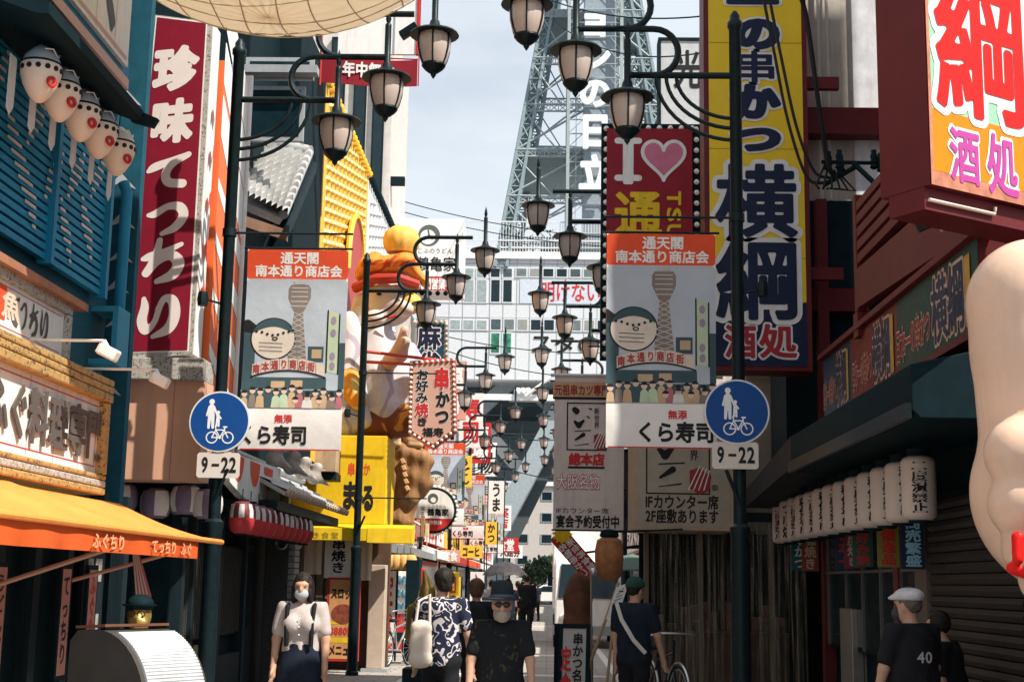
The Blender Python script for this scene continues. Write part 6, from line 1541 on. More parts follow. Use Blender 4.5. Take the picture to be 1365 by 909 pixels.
# white lantern row
LWS = mat('lantern_rice', (.62, .52, .46), .55, var=.06)
pr4 = None; txt = ['二度漬禁止', 'もつ鍋串', '盛り合せ', '二度漬禁止', '二度漬禁止']
ordn = ['nearest', 'second', 'third', 'fourth', 'fifth', 'sixth', 'seventh', 'eighth', 'ninth', 'tenth', 'eleventh', 'twelfth', 'farthest']
def rice_lantern(c, lab, s):
    t = thing('white_lantern', lab, 'lantern', c, group='white lanterns under the black awning')
    r, h = .135, .50
    pf = [(r * .6, -h / 2), (r * .85, -h * .47)]
    for k in range(13): pf.append((r * (.985 + .015 * (k % 2)), -h * .42 + h * .84 * k / 12))
    pf += [(r * .85, h * .47), (r * .6, h / 2)]
    MB().lathe(pf, n=18).build('paper_shade', LWS, t, True, local=True)
    MB().lathe([(r * .62, -h / 2 - .02), (r * .62, -h / 2 + .005)], n=14).build('bottom_ring', CHAR, t, True, local=True)
    MB().lathe([(r * .62, h / 2 - .005), (r * .62, h / 2 + .06)], n=14).build('top_ring', CHAR, t, True, local=True)
    m = MB(); f0 = Frame((0, 0, 0), (1, 0, 0)); text(m, f0, s, -.06, .06, -h * .4, h * .42, .035, vert=True, n=0)
    # wrap round the lantern, facing the near end
    m.v = [(r * 1.02 * math.sin(x / r), -r * 1.02 * math.cos(x / r), z) for x, y, z in m.v]
    m.build('lettering', INK, t, local=True)
    return t
for i in range(13):
    y = 11.0 + i * .53; c = Vector((2.9 + .0 * i, y, 2.34))
    lab = '%s white lantern in the row beneath the black awning' % ordn[i]
    s = '二度漬禁止' if i % 2 == 0 else ('もつ串焼' if i > 9 else '秘伝塩串')
    o = rice_lantern(c, lab, ''.join(ch for ch in s if ch in GL)); o.rotation_euler = (0, 0, R(-12) if i == 0 else R((i * 47) % 50 - 45))

# little price slips hanging behind
for i, (px, py, s, fc, ik) in enumerate(((1217, 722, '商売繁盛', NAVY, mat('slip_cyan', (.25, .5, .6), .6)), (1184, 722, '自慢逸品', mat('slip_olive', (.22, .20, .05), .6), REDI), (1150, 724, 'お好み焼', mat('slip_green', (.03, .12, .09), .6), LR), (1138, 727, '二度焼き', mat('slip_wine', (.22, .04, .06), .6), pink), (1126, 730, '日本一', mat('slip_navy', (.03, .05, .1), .6), LR), (1066, 735, '串かつ', mat('slip_teal', (.02, .13, .15), .6), WHITE), (1080, 735, '塩焼き', mat('slip_rust', (.25, .06, .04), .6), pink))):
    p = PX(px, py, 3.12); w, h = .10, .46
    t = thing('menu_slip', ['blue menu slip reading business prosperity under the nearest lantern', 'olive menu slip left of the blue one', 'dark green menu slip with red characters', 'wine red menu slip between green and navy slips', 'navy menu slip with red characters', 'teal menu slip hanging by the vinyl curtain', 'rust red menu slip hanging by the vinyl curtain'][i], 'menu slip', p, group='hanging menu slips')
    MB().box(p.x - w, p.x + w, p.y, p.y + .012, p.z - h / 2, p.z + h / 2).build('board', fc, t)
    m = MB(); fr = FF(p.y); text(m, fr, s, p.x - w * .7, p.x + w * .7, p.z - h * .46, p.z + h * .46, .03, vert=True, n=.006); m.build('lettering', ik, t)
    m = MB(); m.bar((p.x, p.y, p.z + h / 2), (p.x, p.y, p.z + h / 2 + .3), .005, 4); m.build('string', CHAR, t)

# rotated corner sign
c = P(1240, 246, 8.6); ang = R(33)
U1 = Vector((math.cos(ang), math.sin(ang), 0)); U2 = Vector((-math.sin(ang), math.cos(ang), 0))
H = 3.2; Wd, Dp = 1.15, .42
t = thing('corner_sign', 'vivid green and orange sake shop sign box jutting out at the upper right', 'shop sign', c)
MB().prism([c, c + U1 * Wd, c + U1 * Wd + U2 * Dp, c + U2 * Dp], (0, 0, H)).build('box', MAROON, t)
fr = Frame(c, U1)
def CU(px, py):
    d = ray(px, py); n_ = U1.cross(Vector((0, 0, 1))); o = Vector((0, 0, CAMZ)); k = (c - o).dot(n_) / d.dot(n_); p = o + d * k - c; return p.dot(U1), p.z
vg = CU(1245, 145)[1]
m = MB(); rect(m, fr, .03, Wd, vg, H, .006); m.build('green_face', GREEN, t)
m = MB(); rect(m, fr, .03, Wd, .10, vg, .006); m.build('orange_face', VIV, t)
m = MB(); rect(m, fr, .0, Wd, .0, .095, .012); rect(m, fr, 0, .028, .096, H, .012); m.build('trim', mat('trim_coral', (.55, .22, .14), .5, var=.4, scale=9), t)
def box_uv(x0, y0, x1, y1): a = CU(x0, y1); b = CU(x1, y0); return a[0], b[0], a[1], b[1]
a = CU(1246, 160); b = CU(1360, -12)
m = MB(); text(m, fr, '綱', a[0], b[0] + .02, a[1] + .06, b[1], .075, n=.010)
for ch, q in (('酒', (1262, 163, 1306, 246)), ('処', (1312, 172, 1357, 262))): u0, v1_ = CU(q[0], q[1]); u1, v0_ = CU(q[2], q[3]); v0_ = CU(q[0], q[3])[1]; text(m, fr, ch, u0, u1, v0_ + .02, v1_ - .01, .075, n=.010)
m.build('white_outline', WHITE, t)
m = MB(); text(m, fr, '綱', a[0], b[0] + .02, a[1] + .06, b[1], .022, n=.016); m.build('red_character', VRED, t)
m = MB()
for ch, q in (('酒', (1262, 163, 1306, 246)), ('処', (1312, 172, 1357, 262))): u0, v1_ = CU(q[0], q[1]); u1, v0_ = CU(q[2], q[3]); v0_ = CU(q[0], q[3])[1]; text(m, fr, ch, u0, u1, v0_ + .02, v1_ - .01, .022, n=.016)
m.build('magenta_characters', MAG, t)
m = MB(); p0 = c + U1 * .02 + Vector((0, 0, -.09)) + U2 * .03; m.tube([p0, p0 + U1 * .62, p0 + U1 * .63 + Vector((0, 0, .05))], .012, 6); m.build('tube_lamp', mat('tube_cream', (.7, .58, .5), .4), t, True)
m = MB(); m.prism([c + Vector((0, 0, -.15)) + U2 * .05, c + U1 * Wd + Vector((0, 0, -.15)) + U2 * .05, c + U1 * Wd + Vector((0, 0, -.004)) + U2 * .05, c + Vector((0, 0, -.004)) + U2 * .05], U2 * .3); m.build('under_frame', MAROON, t)
MB().box(c.x + .55, 3.5, 9.62, 9.75, c.z + .2, c.z + .4).build('wall_arm', MAROON, t)
p = P(1228, 285, 9.4); t = thing('wall_speaker', 'black wall spotlight with a pale lens below the corner sign', 'floodlight', p)
m = MB(); m.bar(p + Vector((-.02, 0, .12)), p + Vector((.08, 0, -.08)), .11, 12); m.build('housing', BLACKM, t, True)
m = MB(); m.bar(p + Vector((.08, -.02, -.0)), p + Vector((.17, -.02, -.10)), .05, 10); m.build('lens', mat('lens_pale', (.5, .45, .4), .3), t, True)
MB().bar(p + Vector((0, 0, .1)), (3.3, p.y + .3, p.z + .2), .03, 6).build('bracket', BLACKM, t)

# yellow projecting sign
Y = 16.2
x0, x1 = P(946, 300, Y).x, P(1073, 300, Y).x; zb_ = P(1010, 488, Y).z; H = 9.4
t = thing('yellow_sign', 'tall yellow sign with navy outlined kushikatsu lettering in a maroon frame', 'shop sign', ((x0 + x1) / 2, Y, zb_))
MB().box(x0 - .06, x1 + .06, Y, Y + .45, zb_ - .05, H).build('box', MAROON, t)
fr = FF(Y)
m = MB(); rect(m, fr, x0, x1, zb_ + .62, H - .05, .006); m.build('yellow_face', mat('sign_yellow_face', (.80, .56, .03), .5, var=.06), t)
m = MB(); o = len(m.v); zc, zd = P(953, 424, Y).z, P(1073, 403, Y).z
m.v += [tuple(fr.pt(*q, .009)) for q in ((x0, zb_), (x1, zb_), (x1, zd), (x0, zc))]; m.f.append((0, 1, 2, 3)); m.build('navy_face', NAVY, t)
def bx(px0, py0, px1, py1): a, b = P(px0, py1, Y), P(px1, py0, Y); return a.x, b.x, a.z, b.z
YT = [('の', 978, 22, 1040, 68), ('串', 975, 68, 1036, 112), ('か', 975, 112, 1038, 160), ('つ', 975, 165, 1042, 205), ('横', 953, 218, 1062, 318), ('綱', 953, 318, 1066, 428), ('一', 970, -12, 1036, 20)]
m = MB()
for ch, *q in YT: text(m, fr, ch, *bx(*q), .135 if ch in 'のかつ一' else .085, n=.013)
for ch, q in (('酒', (966, 432, 1008, 478)), ('処', (1012, 432, 1062, 478))): text(m, fr, ch, *bx(*q), .085, n=.013)
m.build('white_outline', mat('outline_white', (.72, .72, .72), .5), t)
m = MB()
for ch, *q in YT: text(m, fr, ch, *bx(*q), .075 if ch in 'のかつ一' else .026, n=.018)
m.build('navy_lettering', NAVY, t)
m = MB()
for ch, q in (('酒', (966, 432, 1008, 478)), ('処', (1012, 432, 1062, 478))): text(m, fr, ch, *bx(*q), .03, n=.018)
m.build('red_lettering', mat('sign_red_ink', (.35, .03, .04), .5), t)
m = MB()
for z in np.arange(zb_ + 1.3, H, 1.35): m.box(x0, x1, Y - .0095, Y - .008, z, z + .008)
m.build('panel_joint', mat('joint_ochre', (.45, .3, .03), .6), t)
for z in (5.2, 7.6): MB().box(x1, 3.5, Y + .15, Y + .25, z, z + .15).build('wall_arm', MAROON, t)

# heart sign with bulbs
Y = 19.0
t = thing('heart_sign', 'dark red sign with a pink heart in a border of bulbs', 'shop sign', P(870, 480, Y))
p, q = P(800, 478, Y), P(934, 166, Y)
x0, x1, z0, z1 = p.x, q.x, p.z, q.z; bw = .13
m = MB()
for b in ((x0, x0 + bw, z0, z1), (x1 - bw, x1, z0, z1), (x0 + bw, x1 - bw, z1 - bw, z1)): m.box(b[0], b[1], Y, Y + .2, b[2], b[3])
m.build('bulb_border', CHAR, t)
m = MB()
for z in np.arange(z0 + .06, z1, .155): m.ell((x0 + bw / 2, Y - .015, z), .04, .04, .04, 8, 6); m.ell((x1 - bw / 2, Y - .015, z), .04, .04, .04, 8, 6)
for x in np.arange(x0 + .2, x1 - .1, .155): m.ell((x, Y - .015, z1 - bw / 2), .04, .04, .04, 8, 6)
m.build('bulbs', BULB, t, True)
cl = [P(808, 320, Y), P(922, 174, Y)]
fr = FF(Y - .06); fr.bend = lambda u, v: .012 * math.sin(u * 5 + v * 3) * 0
m = MB(); m.plane_grid(lambda s_, v: Vector((cl[0].x + s_ * (cl[1].x - cl[0].x), Y - .06, cl[0].z - 1.6 + v * (cl[1].z - cl[0].z + 1.6))), 4, 8)
m.plane_grid(lambda s_, v: Vector((cl[0].x + s_ * (cl[1].x - cl[0].x), Y - .05, cl[0].z - 1.6 + v * (cl[1].z - cl[0].z + 1.6))), 4, 8); m.build('cloth', mat('deep_red_cloth', (.28, .02, .035), .7, var=.15, bump=.05), t)
def bx(px0, py0, px1, py1): a, b = P(px0, py1, Y), P(px1, py0, Y); return a.x, b.x, a.z, b.z
a = bx(818, 186, 856, 243); sw = .02
m = MB(); iw = a[1] - a[0]; ih = a[3] - a[2]
shape(m, fr, lambda X, Y_: stroke_field([[(a[0] + .05, a[2] + .045, .045), (a[1] - .05, a[2] + .045, .045)], [(a[0] + .05, a[3] - .045, .045), (a[1] - .05, a[3] - .045, .045)], [((a[0] + a[1]) / 2, a[2], .075), ((a[0] + a[1]) / 2, a[3], .075)]], X, Y_), a[0] - .05, a[1] + .05, a[2] - .05, a[3] + .05, 60, .006)
h = bx(856, 184, 912, 247); hc = ((h[0] + h[1]) / 2, (h[2] + h[3]) / 2); hs = (h[1] - h[0]) / 2
def heart(X, Y_, k):
    x = np.abs((X - hc[0]) / hs); y = (Y_ - hc[1]) / hs + .05
    ang_ = [(math.sin(q) ** 3, (13 * math.cos(q) - 5 * math.cos(2 * q) - 2 * math.cos(3 * q) - math.cos(4 * q)) / 15.) for q in np.linspace(0, 2 * math.pi, 60)[:-1]]
    return poly_field([(hc[0] + hs * a_, hc[1] + .04 + hs * b_) for a_, b_ in ang_], X, Y_) + k
shape(m, fr, lambda X, Y_: heart(X, Y_, -.025), h[0] - .08, h[1] + .08, h[2] - .1, h[3] + .1, 70, .006)
m.build('white_marks', WHITE, t)
m = MB(); shape(m, fr, lambda X, Y_: heart(X, Y_, .025), h[0] - .08, h[1] + .08, h[2] - .1, h[3] + .1, 70, .012); m.build('pink_heart', mat('heart_pink', (.62, .19, .30), .6), t)
m = MB(); text(m, fr, '通', *bx(818, 255, 882, 318), .03, n=.006)
for i, ch in enumerate('TSU'):                      # reads downwards, letters lying on their side
    V_, fs, sg, adv = glyph(ch, .03); b_ = bx(889, 256 + i * 22, 908, 276 + i * 22)
    flat(m, fr, np.stack([b_[0] + (V_[:, 1] - .13) / .75 * (b_[1] - b_[0]), b_[3] - V_[:, 0] / adv * (b_[3] - b_[2])], 1), [tuple(reversed(f_)) for f_ in fs], sg, .006)
m.build('yellow_lettering', YELLOW, t)
for z in (z1 - .4, z0 + .5): MB().box(x1, 3.4, Y + .05, Y + .15, z, z + .1).build('wall_arm', CHAR, t)
# grey board with light character further back
Y = 30; p, q = P(881, 170, Y), P(934, 55, Y); t = thing('grey_sign_board', 'pale grey board with a black character behind the upper right lamp arm', 'shop sign', p)
MB().box(p.x, q.x, Y, Y + .4, p.z, q.z).build('board', mat('board_grey', (.50, .52, .54), .5), t); m = MB()
for b in ((p.x - .06, p.x, p.z, q.z), (q.x, q.x + .06, p.z, q.z), (p.x - .06, q.x + .06, q.z + .002, q.z + .07)): m.box(b[0], b[1], Y - .03, Y + .43, b[2], b[3])
m.build('frame', CHAR, t)
m = MB(); fr = FF(Y); text(m, fr, '光', *bx(0, 0, 1, 1), .02, n=.01) if False else text(m, fr, '光', p.x + .28, q.x + .02, q.z - 1.15, q.z - .2, .02, n=.01); m.build('lettering', INK, t)
MB().box(p.x + .1, 4.5, Y + .1, Y + .3, p.z - .5, p.z - .01).build('bracket', CHAR, t)

# beige block under the yellow sign
Y = 18.7; t = thing('beige_shop_block', 'beige wall block under the yellow sign, above the black awning', 'building', (2.9, Y, 2))
p, q = P(996, 650, Y), P(1074, 492, Y)
MB().box(p.x, 9, Y + 1.7, Y + 4, 0, 2.29).build('lower_wall', CHAR, t); MB().box(p.x, 9, Y, Y + 4, 2.3, q.z).build('wall', mat('beige_wall', (.33, .28, .23), .8, dirt=.2), t)
for k in range(5): MB().bar((p.x - .9, Y - .05, q.z - .1 + .05 * k), (p.x + .9, Y - .05, q.z - .12 + .05 * k), .015, 5).build('pipe', GREY, t)
MB().box(p.x + .86, p.x + .93, Y - .05, Y, 2.3, q.z).build('dark_edge', CHAR, t)
# second pale building behind the yellow sign / block
t = thing('tall_dark_building', 'dark building filling the gap behind the beige block', 'building', (3.4, 24, 0)); MB().box(3.4, 10, 22.8, 28.4, 0, 5.4).build('wall', W5, t)
m = MB(); MB().box(3.33, 3.4, 23.5, 25, 3.2, 4.8).build('window', GREY, t); MB().box(3.33, 3.4, 26, 27.5, 3.2, 4.8).build('window', GREY, t)

# shop box sign and vinyl-curtained front
Y = 17.8; p, q = P(851, 701, Y), P(972, 600, Y)
t = thing('counter_sign', 'cream box sign listing first floor counter and second floor rooms', 'shop sign', p)
MB().box(p.x - .06, q.x + .06, Y, Y + 1.3, p.z - .04, q.z + .3).build('box', mat('box_tan', (.46, .34, .25), .6, var=.15), t)
fr = FF(Y); m = MB(); rect(m, fr, p.x, q.x, p.z, q.z + .25, .005); m.build('face', mat('face_cream', (.40, .36, .29), .6), t)
def bx(px0, py0, px1, py1): a, b = P(px0, py1, Y), P(px1, py0, Y); return a.x, b.x, a.z, b.z
m = MB(); text(m, fr, '1Fカウンター席', *bx(860, 660, 958, 678), .03, n=.009); text(m, fr, '2F座敷あります', *bx(860, 679, 958, 697), .03, n=.009); m.build('lettering', mat('brown_ink', (.03, .02, .018), .6), t)
def frame_art(t, fr, bx, X0, Y0, X1, Y1, n=.009):
    a = bx(X0, Y0, X1, Y1); m = MB(); w = .018
    for r_ in ((a[0], a[1], a[2], a[2] + w), (a[0], a[1], a[3] - w, a[3]), (a[0], a[0] + w, a[2] + w, a[3] - w), (a[1] - w, a[1], a[2] + w, a[3] - w)): rect(m, fr, *r_, n)
    W_, H_ = a[1] - a[0], a[3] - a[2]
    st = [[(.2, .85, .07), (.24, .82, .08)], [(.55, .88, .015), (.62, .86, .02)], [(.5, .72, .01), (.56, .68, .02)], [(.2, .60, .03), (.3, .52, .07), (.42, .62, .03)], [(.2, .40, .01), (.6, .42, .012)], [(.22, .22, .02), (.42, .33, .05)], [(.2, .1, .008), (.55, .14, .012)]]
    s2 = [[(a[0] + x * W_, a[2] + y * H_, r_ * W_) for x, y, r_ in q] for q in st]
    shape(m, fr, lambda X, Y_: stroke_field(s2, X, Y_), a[0], a[1], a[2], a[3], 70, n)
    text(m, fr, '新世界', a[0] + W_ * .68, a[0] + W_ * .82, a[2] + H_ * .45, a[2] + H_ * .9, .01, vert=True, n=n); m.build('frame_drawing', INK, t)
    m = MB(); shape(m, fr, lambda X, Y_: poly_field([(a[0] + W_ * .68, a[2] + H_ * .32), (a[0] + W_ * .82, a[2] + H_ * .36), (a[0] + W_ * 1.02, a[2] + H_ * .25), (a[0] + W_ * .98, a[2] + H_ * .05), (a[0] + W_ * .84, a[2] - .0), (a[0] + W_ * .68, a[2] + H_ * .08)], X, Y_), a[0] + W_ * .6, a[1] + .05, a[2] - .05, a[2] + H_ * .45, 30, n + .004)
    m.build('red_stamp', mat('stamp_red', (.32, .04, .04), .6), t)
    m = MB()
    for k in range(4): shape(m, fr, lambda X, Y_: stroke_field([[(a[0] + W_ * (.66 + .08 * k), a[2] + H_ * .06, .007), (a[0] + W_ * (.84 + .05 * k), a[2] + H_ * (.38 - .02 * k), .007)]], X, Y_), a[0] + W_ * .6, a[1] + .08, a[2], a[2] + H_ * .45, 60, n + .007)
    m.build('stamp_lines', WHITE, t)
frame_art(t, fr, bx, 861, 560, 946, 658)
m = MB(); c_ = bx(948, 645, 958, 655); text(m, fr, '®', c_[0], c_[1], c_[2], c_[3], .02, n=.009) if '®' in GL else None; m.build('mark', INK, t)

Y = 18.5; x0, x1 = P(862, 800, Y).x, P(1082, 800, Y).x; zt = P(870, 703, Y).z + .1
t = thing('curtained_stall', 'dim stall front closed with hanging clear vinyl curtains', 'stall', ((x0 + x1) / 2, Y, 0))
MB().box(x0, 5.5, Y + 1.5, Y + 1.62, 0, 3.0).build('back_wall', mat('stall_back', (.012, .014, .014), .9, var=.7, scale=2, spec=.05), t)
MB().box(x0, 3.38, Y + .02, Y + 1.5, zt + .01, zt + .12).build('lintel', DARK, t)
for x in (x0, P(935, 800, Y).x, P(1030, 800, Y).x): MB().box(x - .03, x + .03, Y + .06, Y + .14, 0, zt).build('post', mat('stall_post', (.20, .16, .12), .6), t)
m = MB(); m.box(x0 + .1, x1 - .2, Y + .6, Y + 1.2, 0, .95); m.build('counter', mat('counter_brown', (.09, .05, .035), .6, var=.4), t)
m = MB()
for k in range(16):
    xx = x0 + .15 + rng.uniform(0, x1 - x0 - .4); m.box(xx, xx + .12, Y + .75, Y + .9, .951, .951 + rng.uniform(.1, .4))
m.build('counter_goods', mat('goods_mix', (.20, .10, .07), .6, var=.9, scale=5), t)
vm = mat('clear_vinyl', (.32, .29, .23), .14, var=.3, alpha=.2, spec=.9, scale=2, bump=.3, stretch=(5, 5, .5), bscale=4)
tt = vm.node_tree; tc = tt.nodes.new('ShaderNodeTexCoord'); mp = tt.nodes.new('ShaderNodeMapping'); mp.inputs['Scale'].default_value = (16, 16, .5); n_ = tt.nodes.new('ShaderNodeTexNoise'); n_.inputs['Scale'].default_value = 1.3; n_.inputs['Detail'].default_value = 5
r_ = tt.nodes.new('ShaderNodeValToRGB'); r_.color_ramp.elements[0].position = .42; r_.color_ramp.elements[0].color = (.06, .06, .06, 1); r_.color_ramp.elements[1].position = .72; r_.color_ramp.elements[1].color = (.75, .75, .75, 1)
tt.links.new(tc.outputs['Object'], mp.inputs[0]); tt.links.new(mp.outputs[0], n_.inputs['Vector']); tt.links.new(n_.outputs['Fac'], r_.inputs[0]); tt.links.new(r_.outputs[0], tt.nodes['Principled BSDF'].inputs['Alpha'])
for k in range(9):
    xa = x0 + .05 + k * (x1 - x0 - .1) / 9; xb = xa + (x1 - x0 - .1) / 9 - .012; ph = rng.uniform(0, 6)
    m = MB(); m.plane_grid(lambda s_, v: Vector((xa + s_ * (xb - xa), Y + .018 * math.sin(s_ * 13 + ph) + .02 * math.sin(v * 4 + ph) * (1 - v) + .012 * math.sin(s_ * 31 + v * 5), .06 + v * (zt - .08))), 24, 14); m.build('vinyl_curtain', vm, t, True)
m = MB(); x2 = P(1135, 780, 16).x
MB().box(P(1140, 900, 15).x, P(1174, 900, 15).x, 15, 15.5, 0, P(1150, 810, 15).z).build('x', CHAR) if False else None
p, q = P(1138, 960, 15.2), P(1176, 812, 15.2)
t = thing('steel_cabinet', 'tall dull steel cabinet in the dim shop opening behind the capped man', 'cabinet', (p.x, 15.4, 0)); MB().box(p.x, q.x, 15.2, 15.8, 0.0, q.z).build('body', mat('dull_steel', (.34, .31, .28), .35, .6, var=.15), t, bevel=.01)
m = MB(); m.box(p.x + .12, p.x + .125, 15.19, 15.2, .05, q.z - .05); m.build('door_gap', CHAR, t); m = MB(); m.bar((p.x + .17, 15.17, .9), (p.x + .17, 15.17, 1.1), .012, 6); m.build('handle', CHAR, t)

# white cloth sign
Y = 20.; p, q = P(737, 706, Y), P(832, 503, Y)
t = thing('kushikatsu_cloth', 'white hanging cloth sign reading original kushikatsu specialist', 'shop sign', p)
fr = FF(Y); 
m = MB(); m.plane_grid(lambda s_, v: Vector((p.x + s_ * (q.x - p.x), Y + .0, p.z + v * (q.z - p.z))), 3, 6); m.plane_grid(lambda s_, v: Vector((p.x + s_ * (q.x - p.x), Y + .01, p.z + v * (q.z - p.z))), 3, 6); m.build('cloth', mat('cloth_white', (.66, .58, .54), .7, var=.08, dirt=.2), t)
def bx(px0, py0, px1, py1): a, b = P(px0, py1, Y), P(px1, py0, Y); return a.x, b.x, a.z, b.z
m = MB(); rect(m, fr, *bx(737, 510, 832, 529), .004); m.build('header', mat('header_tan', (.58, .36, .22), .7), t)
m = MB(); text(m, fr, '元祖串カツ専門', *bx(739, 513, 812, 527), .03, n=.008); m.build('header_lettering', mat('rust_ink', (.30, .05, .03), .7), t)
m = MB(); rect(m, fr, *bx(737, 530, 832, 532), .006); rect(m, fr, *bx(757, 622, 806, 624), .006); m.build('rule', INK, t)
frame_art(t, fr, bx, 755, 537, 809, 600)
m = MB(); text(m, fr, '総本店', *bx(758, 604, 806, 620), .05, n=.008); text(m, fr, '大阪名物', *bx(741, 632, 800, 652), .05, n=.008); m.build('red_lettering', REDI, t)
m = MB(); text(m, fr, '大阪名物', *bx(741, 632, 800, 652), .01, n=.012); m.build('pale_lettering', WHITE, t)
m = MB(); text(m, fr, '宴会予約受付中', *bx(741, 687, 826, 703), .03, n=.008); text(m, fr, '1Fカウンター席', *bx(741, 677, 812, 684), .0, n=.008); m.build('black_lettering', INK, t)
MB().bar((p.x - .06, Y, q.z + .02), (2.5, Y, q.z + .02), .025, 8).build('rod', mat('rod_white', (.6, .58, .55), .5), t, True); MB().bar((p.x - .02, Y, p.z), (q.x, Y, p.z), .012, 8).build('hem_rod', CHAR, t, True)
# second, darker cloth beside it
Y = 21.2; p, q = P(800, 706, Y), P(846, 600, Y)
t = thing('dark_cloth', 'dark patterned cloth sign behind the white kushikatsu cloth', 'shop sign', p)
MB().box(p.x, q.x, Y, Y + .02, p.z, q.z).build('cloth', mat('dark_cloth_m', (.07, .05, .05), .7, var=.5, scale=4), t)
m = MB()
for k, (a, b) in enumerate(((610, 650), (660, 690))): rect(m, FF(Y), P(838, a, Y).x, P(845, a, Y).x, P(840, b, Y).z, P(840, a, Y).z, .005)
m.build('yellow_edge', YELLOW, t)
m = MB(); rect(m, FF(Y), P(803, 690, Y).x, P(842, 690, Y).x, P(820, 690, Y).z, P(820, 668, Y).z, .005); m.build('blue_patch', NAVY, t)
MB().bar((p.x, Y, q.z), (2.4, Y, q.z), .02, 6).build('rod', CHAR, t)

# tilted red sale sign, paper lantern, covered sack, A-board, easel, parasol
Y = 22.; c = P(766, 738, Y); t = thing('tilted_sign', 'red sign tilted steeply with a yellow starburst at its top', 'shop sign', c)
an = R(-48); fr = Frame(c, (math.cos(an), 0, math.sin(an)), (-math.sin(an), 0, math.cos(an))); 
m = MB(); m.prism([fr.pt(-.42, -.15), fr.pt(.42, -.15), fr.pt(.42, .15), fr.pt(-.42, .15)], (0, .04, 0)); m.build('board', REDP, t)
m = MB(); text(m, fr, '食べ放題' if '放' in GL else '新世界食堂', -.24, .38, .0, .13, .03, n=.006); text(m, fr, '名物串かつ', -.26, .38, -.14, -.01, .03, n=.006); m.build('lettering', WHITE, t)
m = MB(); m.v += [tuple(fr.pt(-.36 + (.17 if k % 2 else .12) * math.cos(k * math.pi / 12), .06 + (.17 if k % 2 else .12) * math.sin(k * math.pi / 12), .010)) for k in range(24)]; m.f.append(tuple(range(24))); m.build('starburst', YELLOW, t)
MB().bar((c.x, Y + .06, c.z), (2.5, Y + .06, c.z + .3), .02, 6).build('bracket', CHAR, t)
Y = 17.2; c = P(812, 742, Y); t = thing('big_paper_lantern', 'large faded orange paper lantern with a dark cap', 'lantern', c)
MB().lathe([(.10, -.28), (.155, -.22), (.175, -.05), (.175, .08), (.15, .2), (.09, .24)], c, 18).build('paper_shade', mat('faded_orange', (.42, .19, .08), .6, var=.5, scale=6), t, True)
MB().lathe([(.11, .24), (.12, .26), (.10, .32), (.02, .34)], c, 16).build('cap', CHAR, t, True); MB().bar(c + Vector((0, 0, .3)), (c.x + .9, Y, c.z + .35), .012, 5).build('arm', CHAR, t)
Y = 17.; c = P(771, 805, Y); t = thing('covered_sack', 'brown cloth covered bundle standing behind the advertising board', 'bundle', (c.x, Y, 0))
netmb([cone((c.x, Y, .75), .19, (c.x, Y, 1.5), .16), blob((c.x + .02, Y, 1.58), .14, .14, .10)], .03, .06, noise=lambda X, Y_, Z: .012 * np.sin(X * 30 + Z * 4) + .01 * np.sin(Z * 17)).build('cover', mat('brown_cover', (.13, .055, .035), .8, var=.5, scale=5, bump=.4, bscale=12), t, True)
MB().box(c.x - .18, c.x + .18, Y - .15, Y + .15, 0, .7).build('stand', CHAR, t)
c2 = P(791, 762, Y - .3); t2 = thing('clip_lamp', 'small round clip lamp on a stalk above the brown bundle', 'lamp', c2); MB().ell(c2, .05, .05, .05).build('globe', STEEL, t2, True); MB().bar((c2.x, c2.y, 0), (c2.x - .03, c2.y, c2.z), .014, 6).build('stalk', mat('stalk_tan', (.3, .22, .16), .5), t2)
Y = 16.; a, b = P(738, 925, Y), P(782, 832, Y); t = thing('advertising_board', 'black framed A-board with a white menu poster beside the hatted man', 'sign', ((a.x + b.x) / 2, Y, 0))
w = (b.x - a.x) / 2; xm = (a.x + b.x) / 2; zt = b.z
fr = Frame((xm + .03, Y - .02, 0), (1, 0, 0), (.02, .16, 1.)); h = zt / fr.V.z
m = MB()
for r_ in ((-w, -w + .05, 0, h), (w - .05, w, 0, h), (-w + .05, w - .05, h - .05, h), (-w + .05, w - .05, .1, .15)): m.prism([fr.pt(r_[0], r_[2]), fr.pt(r_[1], r_[2]), fr.pt(r_[1], r_[3]), fr.pt(r_[0], r_[3])], -fr.N * .03)
m.build('frame', CHAR, t)
m = MB(); rect(m, fr, -w + .05, w - .05, .15, h - .05, -.01); m.build('poster', mat('poster_grey', (.46, .44, .43), .6, var=.1), t)
m = MB(); text(m, fr, '串かつ大会' if False else '串かつ名物', -.02, .1, .35, h - .1, .03, vert=True, n=.002); m.build('lettering', INK, t); m = MB(); text(m, fr, '定食', -.15, -.03, .3, h - .25, .03, vert=True, n=.002); m.build('red_lettering', REDI, t)
m = MB(); m.prism([(xm - w, Y + .5, 0), (xm + w, Y + .5, 0), (xm + w, Y + .17, zt), (xm - w, Y + .17, zt)], (0, .03, 0)); m.build('back_leg', CHAR, t)
Y = 16.6; a, b = P(788, 880, Y), P(826, 782, Y); t = thing('menu_easel', 'leaning wooden easel holding a pale menu card', 'easel', (a.x, Y, 0))
m = MB(); m.bar((a.x, Y, a.z), (b.x, Y + .2, b.z + .05), .022, 6); m.bar((a.x + .18, Y - .05, a.z - .3), (b.x - .02, Y + .2, b.z + .02), .02, 6); m.bar((b.x - .05, Y + .5, 0), (b.x - .02, Y + .22, b.z), .02, 6); m.bar((a.x, Y, a.z), (a.x - .2, Y, 0), .02, 6); m.build('legs', mat('easel_wood', (.40, .28, .18), .6), t)
fr = Frame((b.x - .16, Y + .02, b.z - .38), (.9, .1, .35), (.3, .12, .9)); m = MB(); m.prism([fr.pt(0, 0), fr.pt(.16, 0), fr.pt(.16, .4), fr.pt(0, .4)], fr.N * .01); m.build('menu_card', WHITE, t)
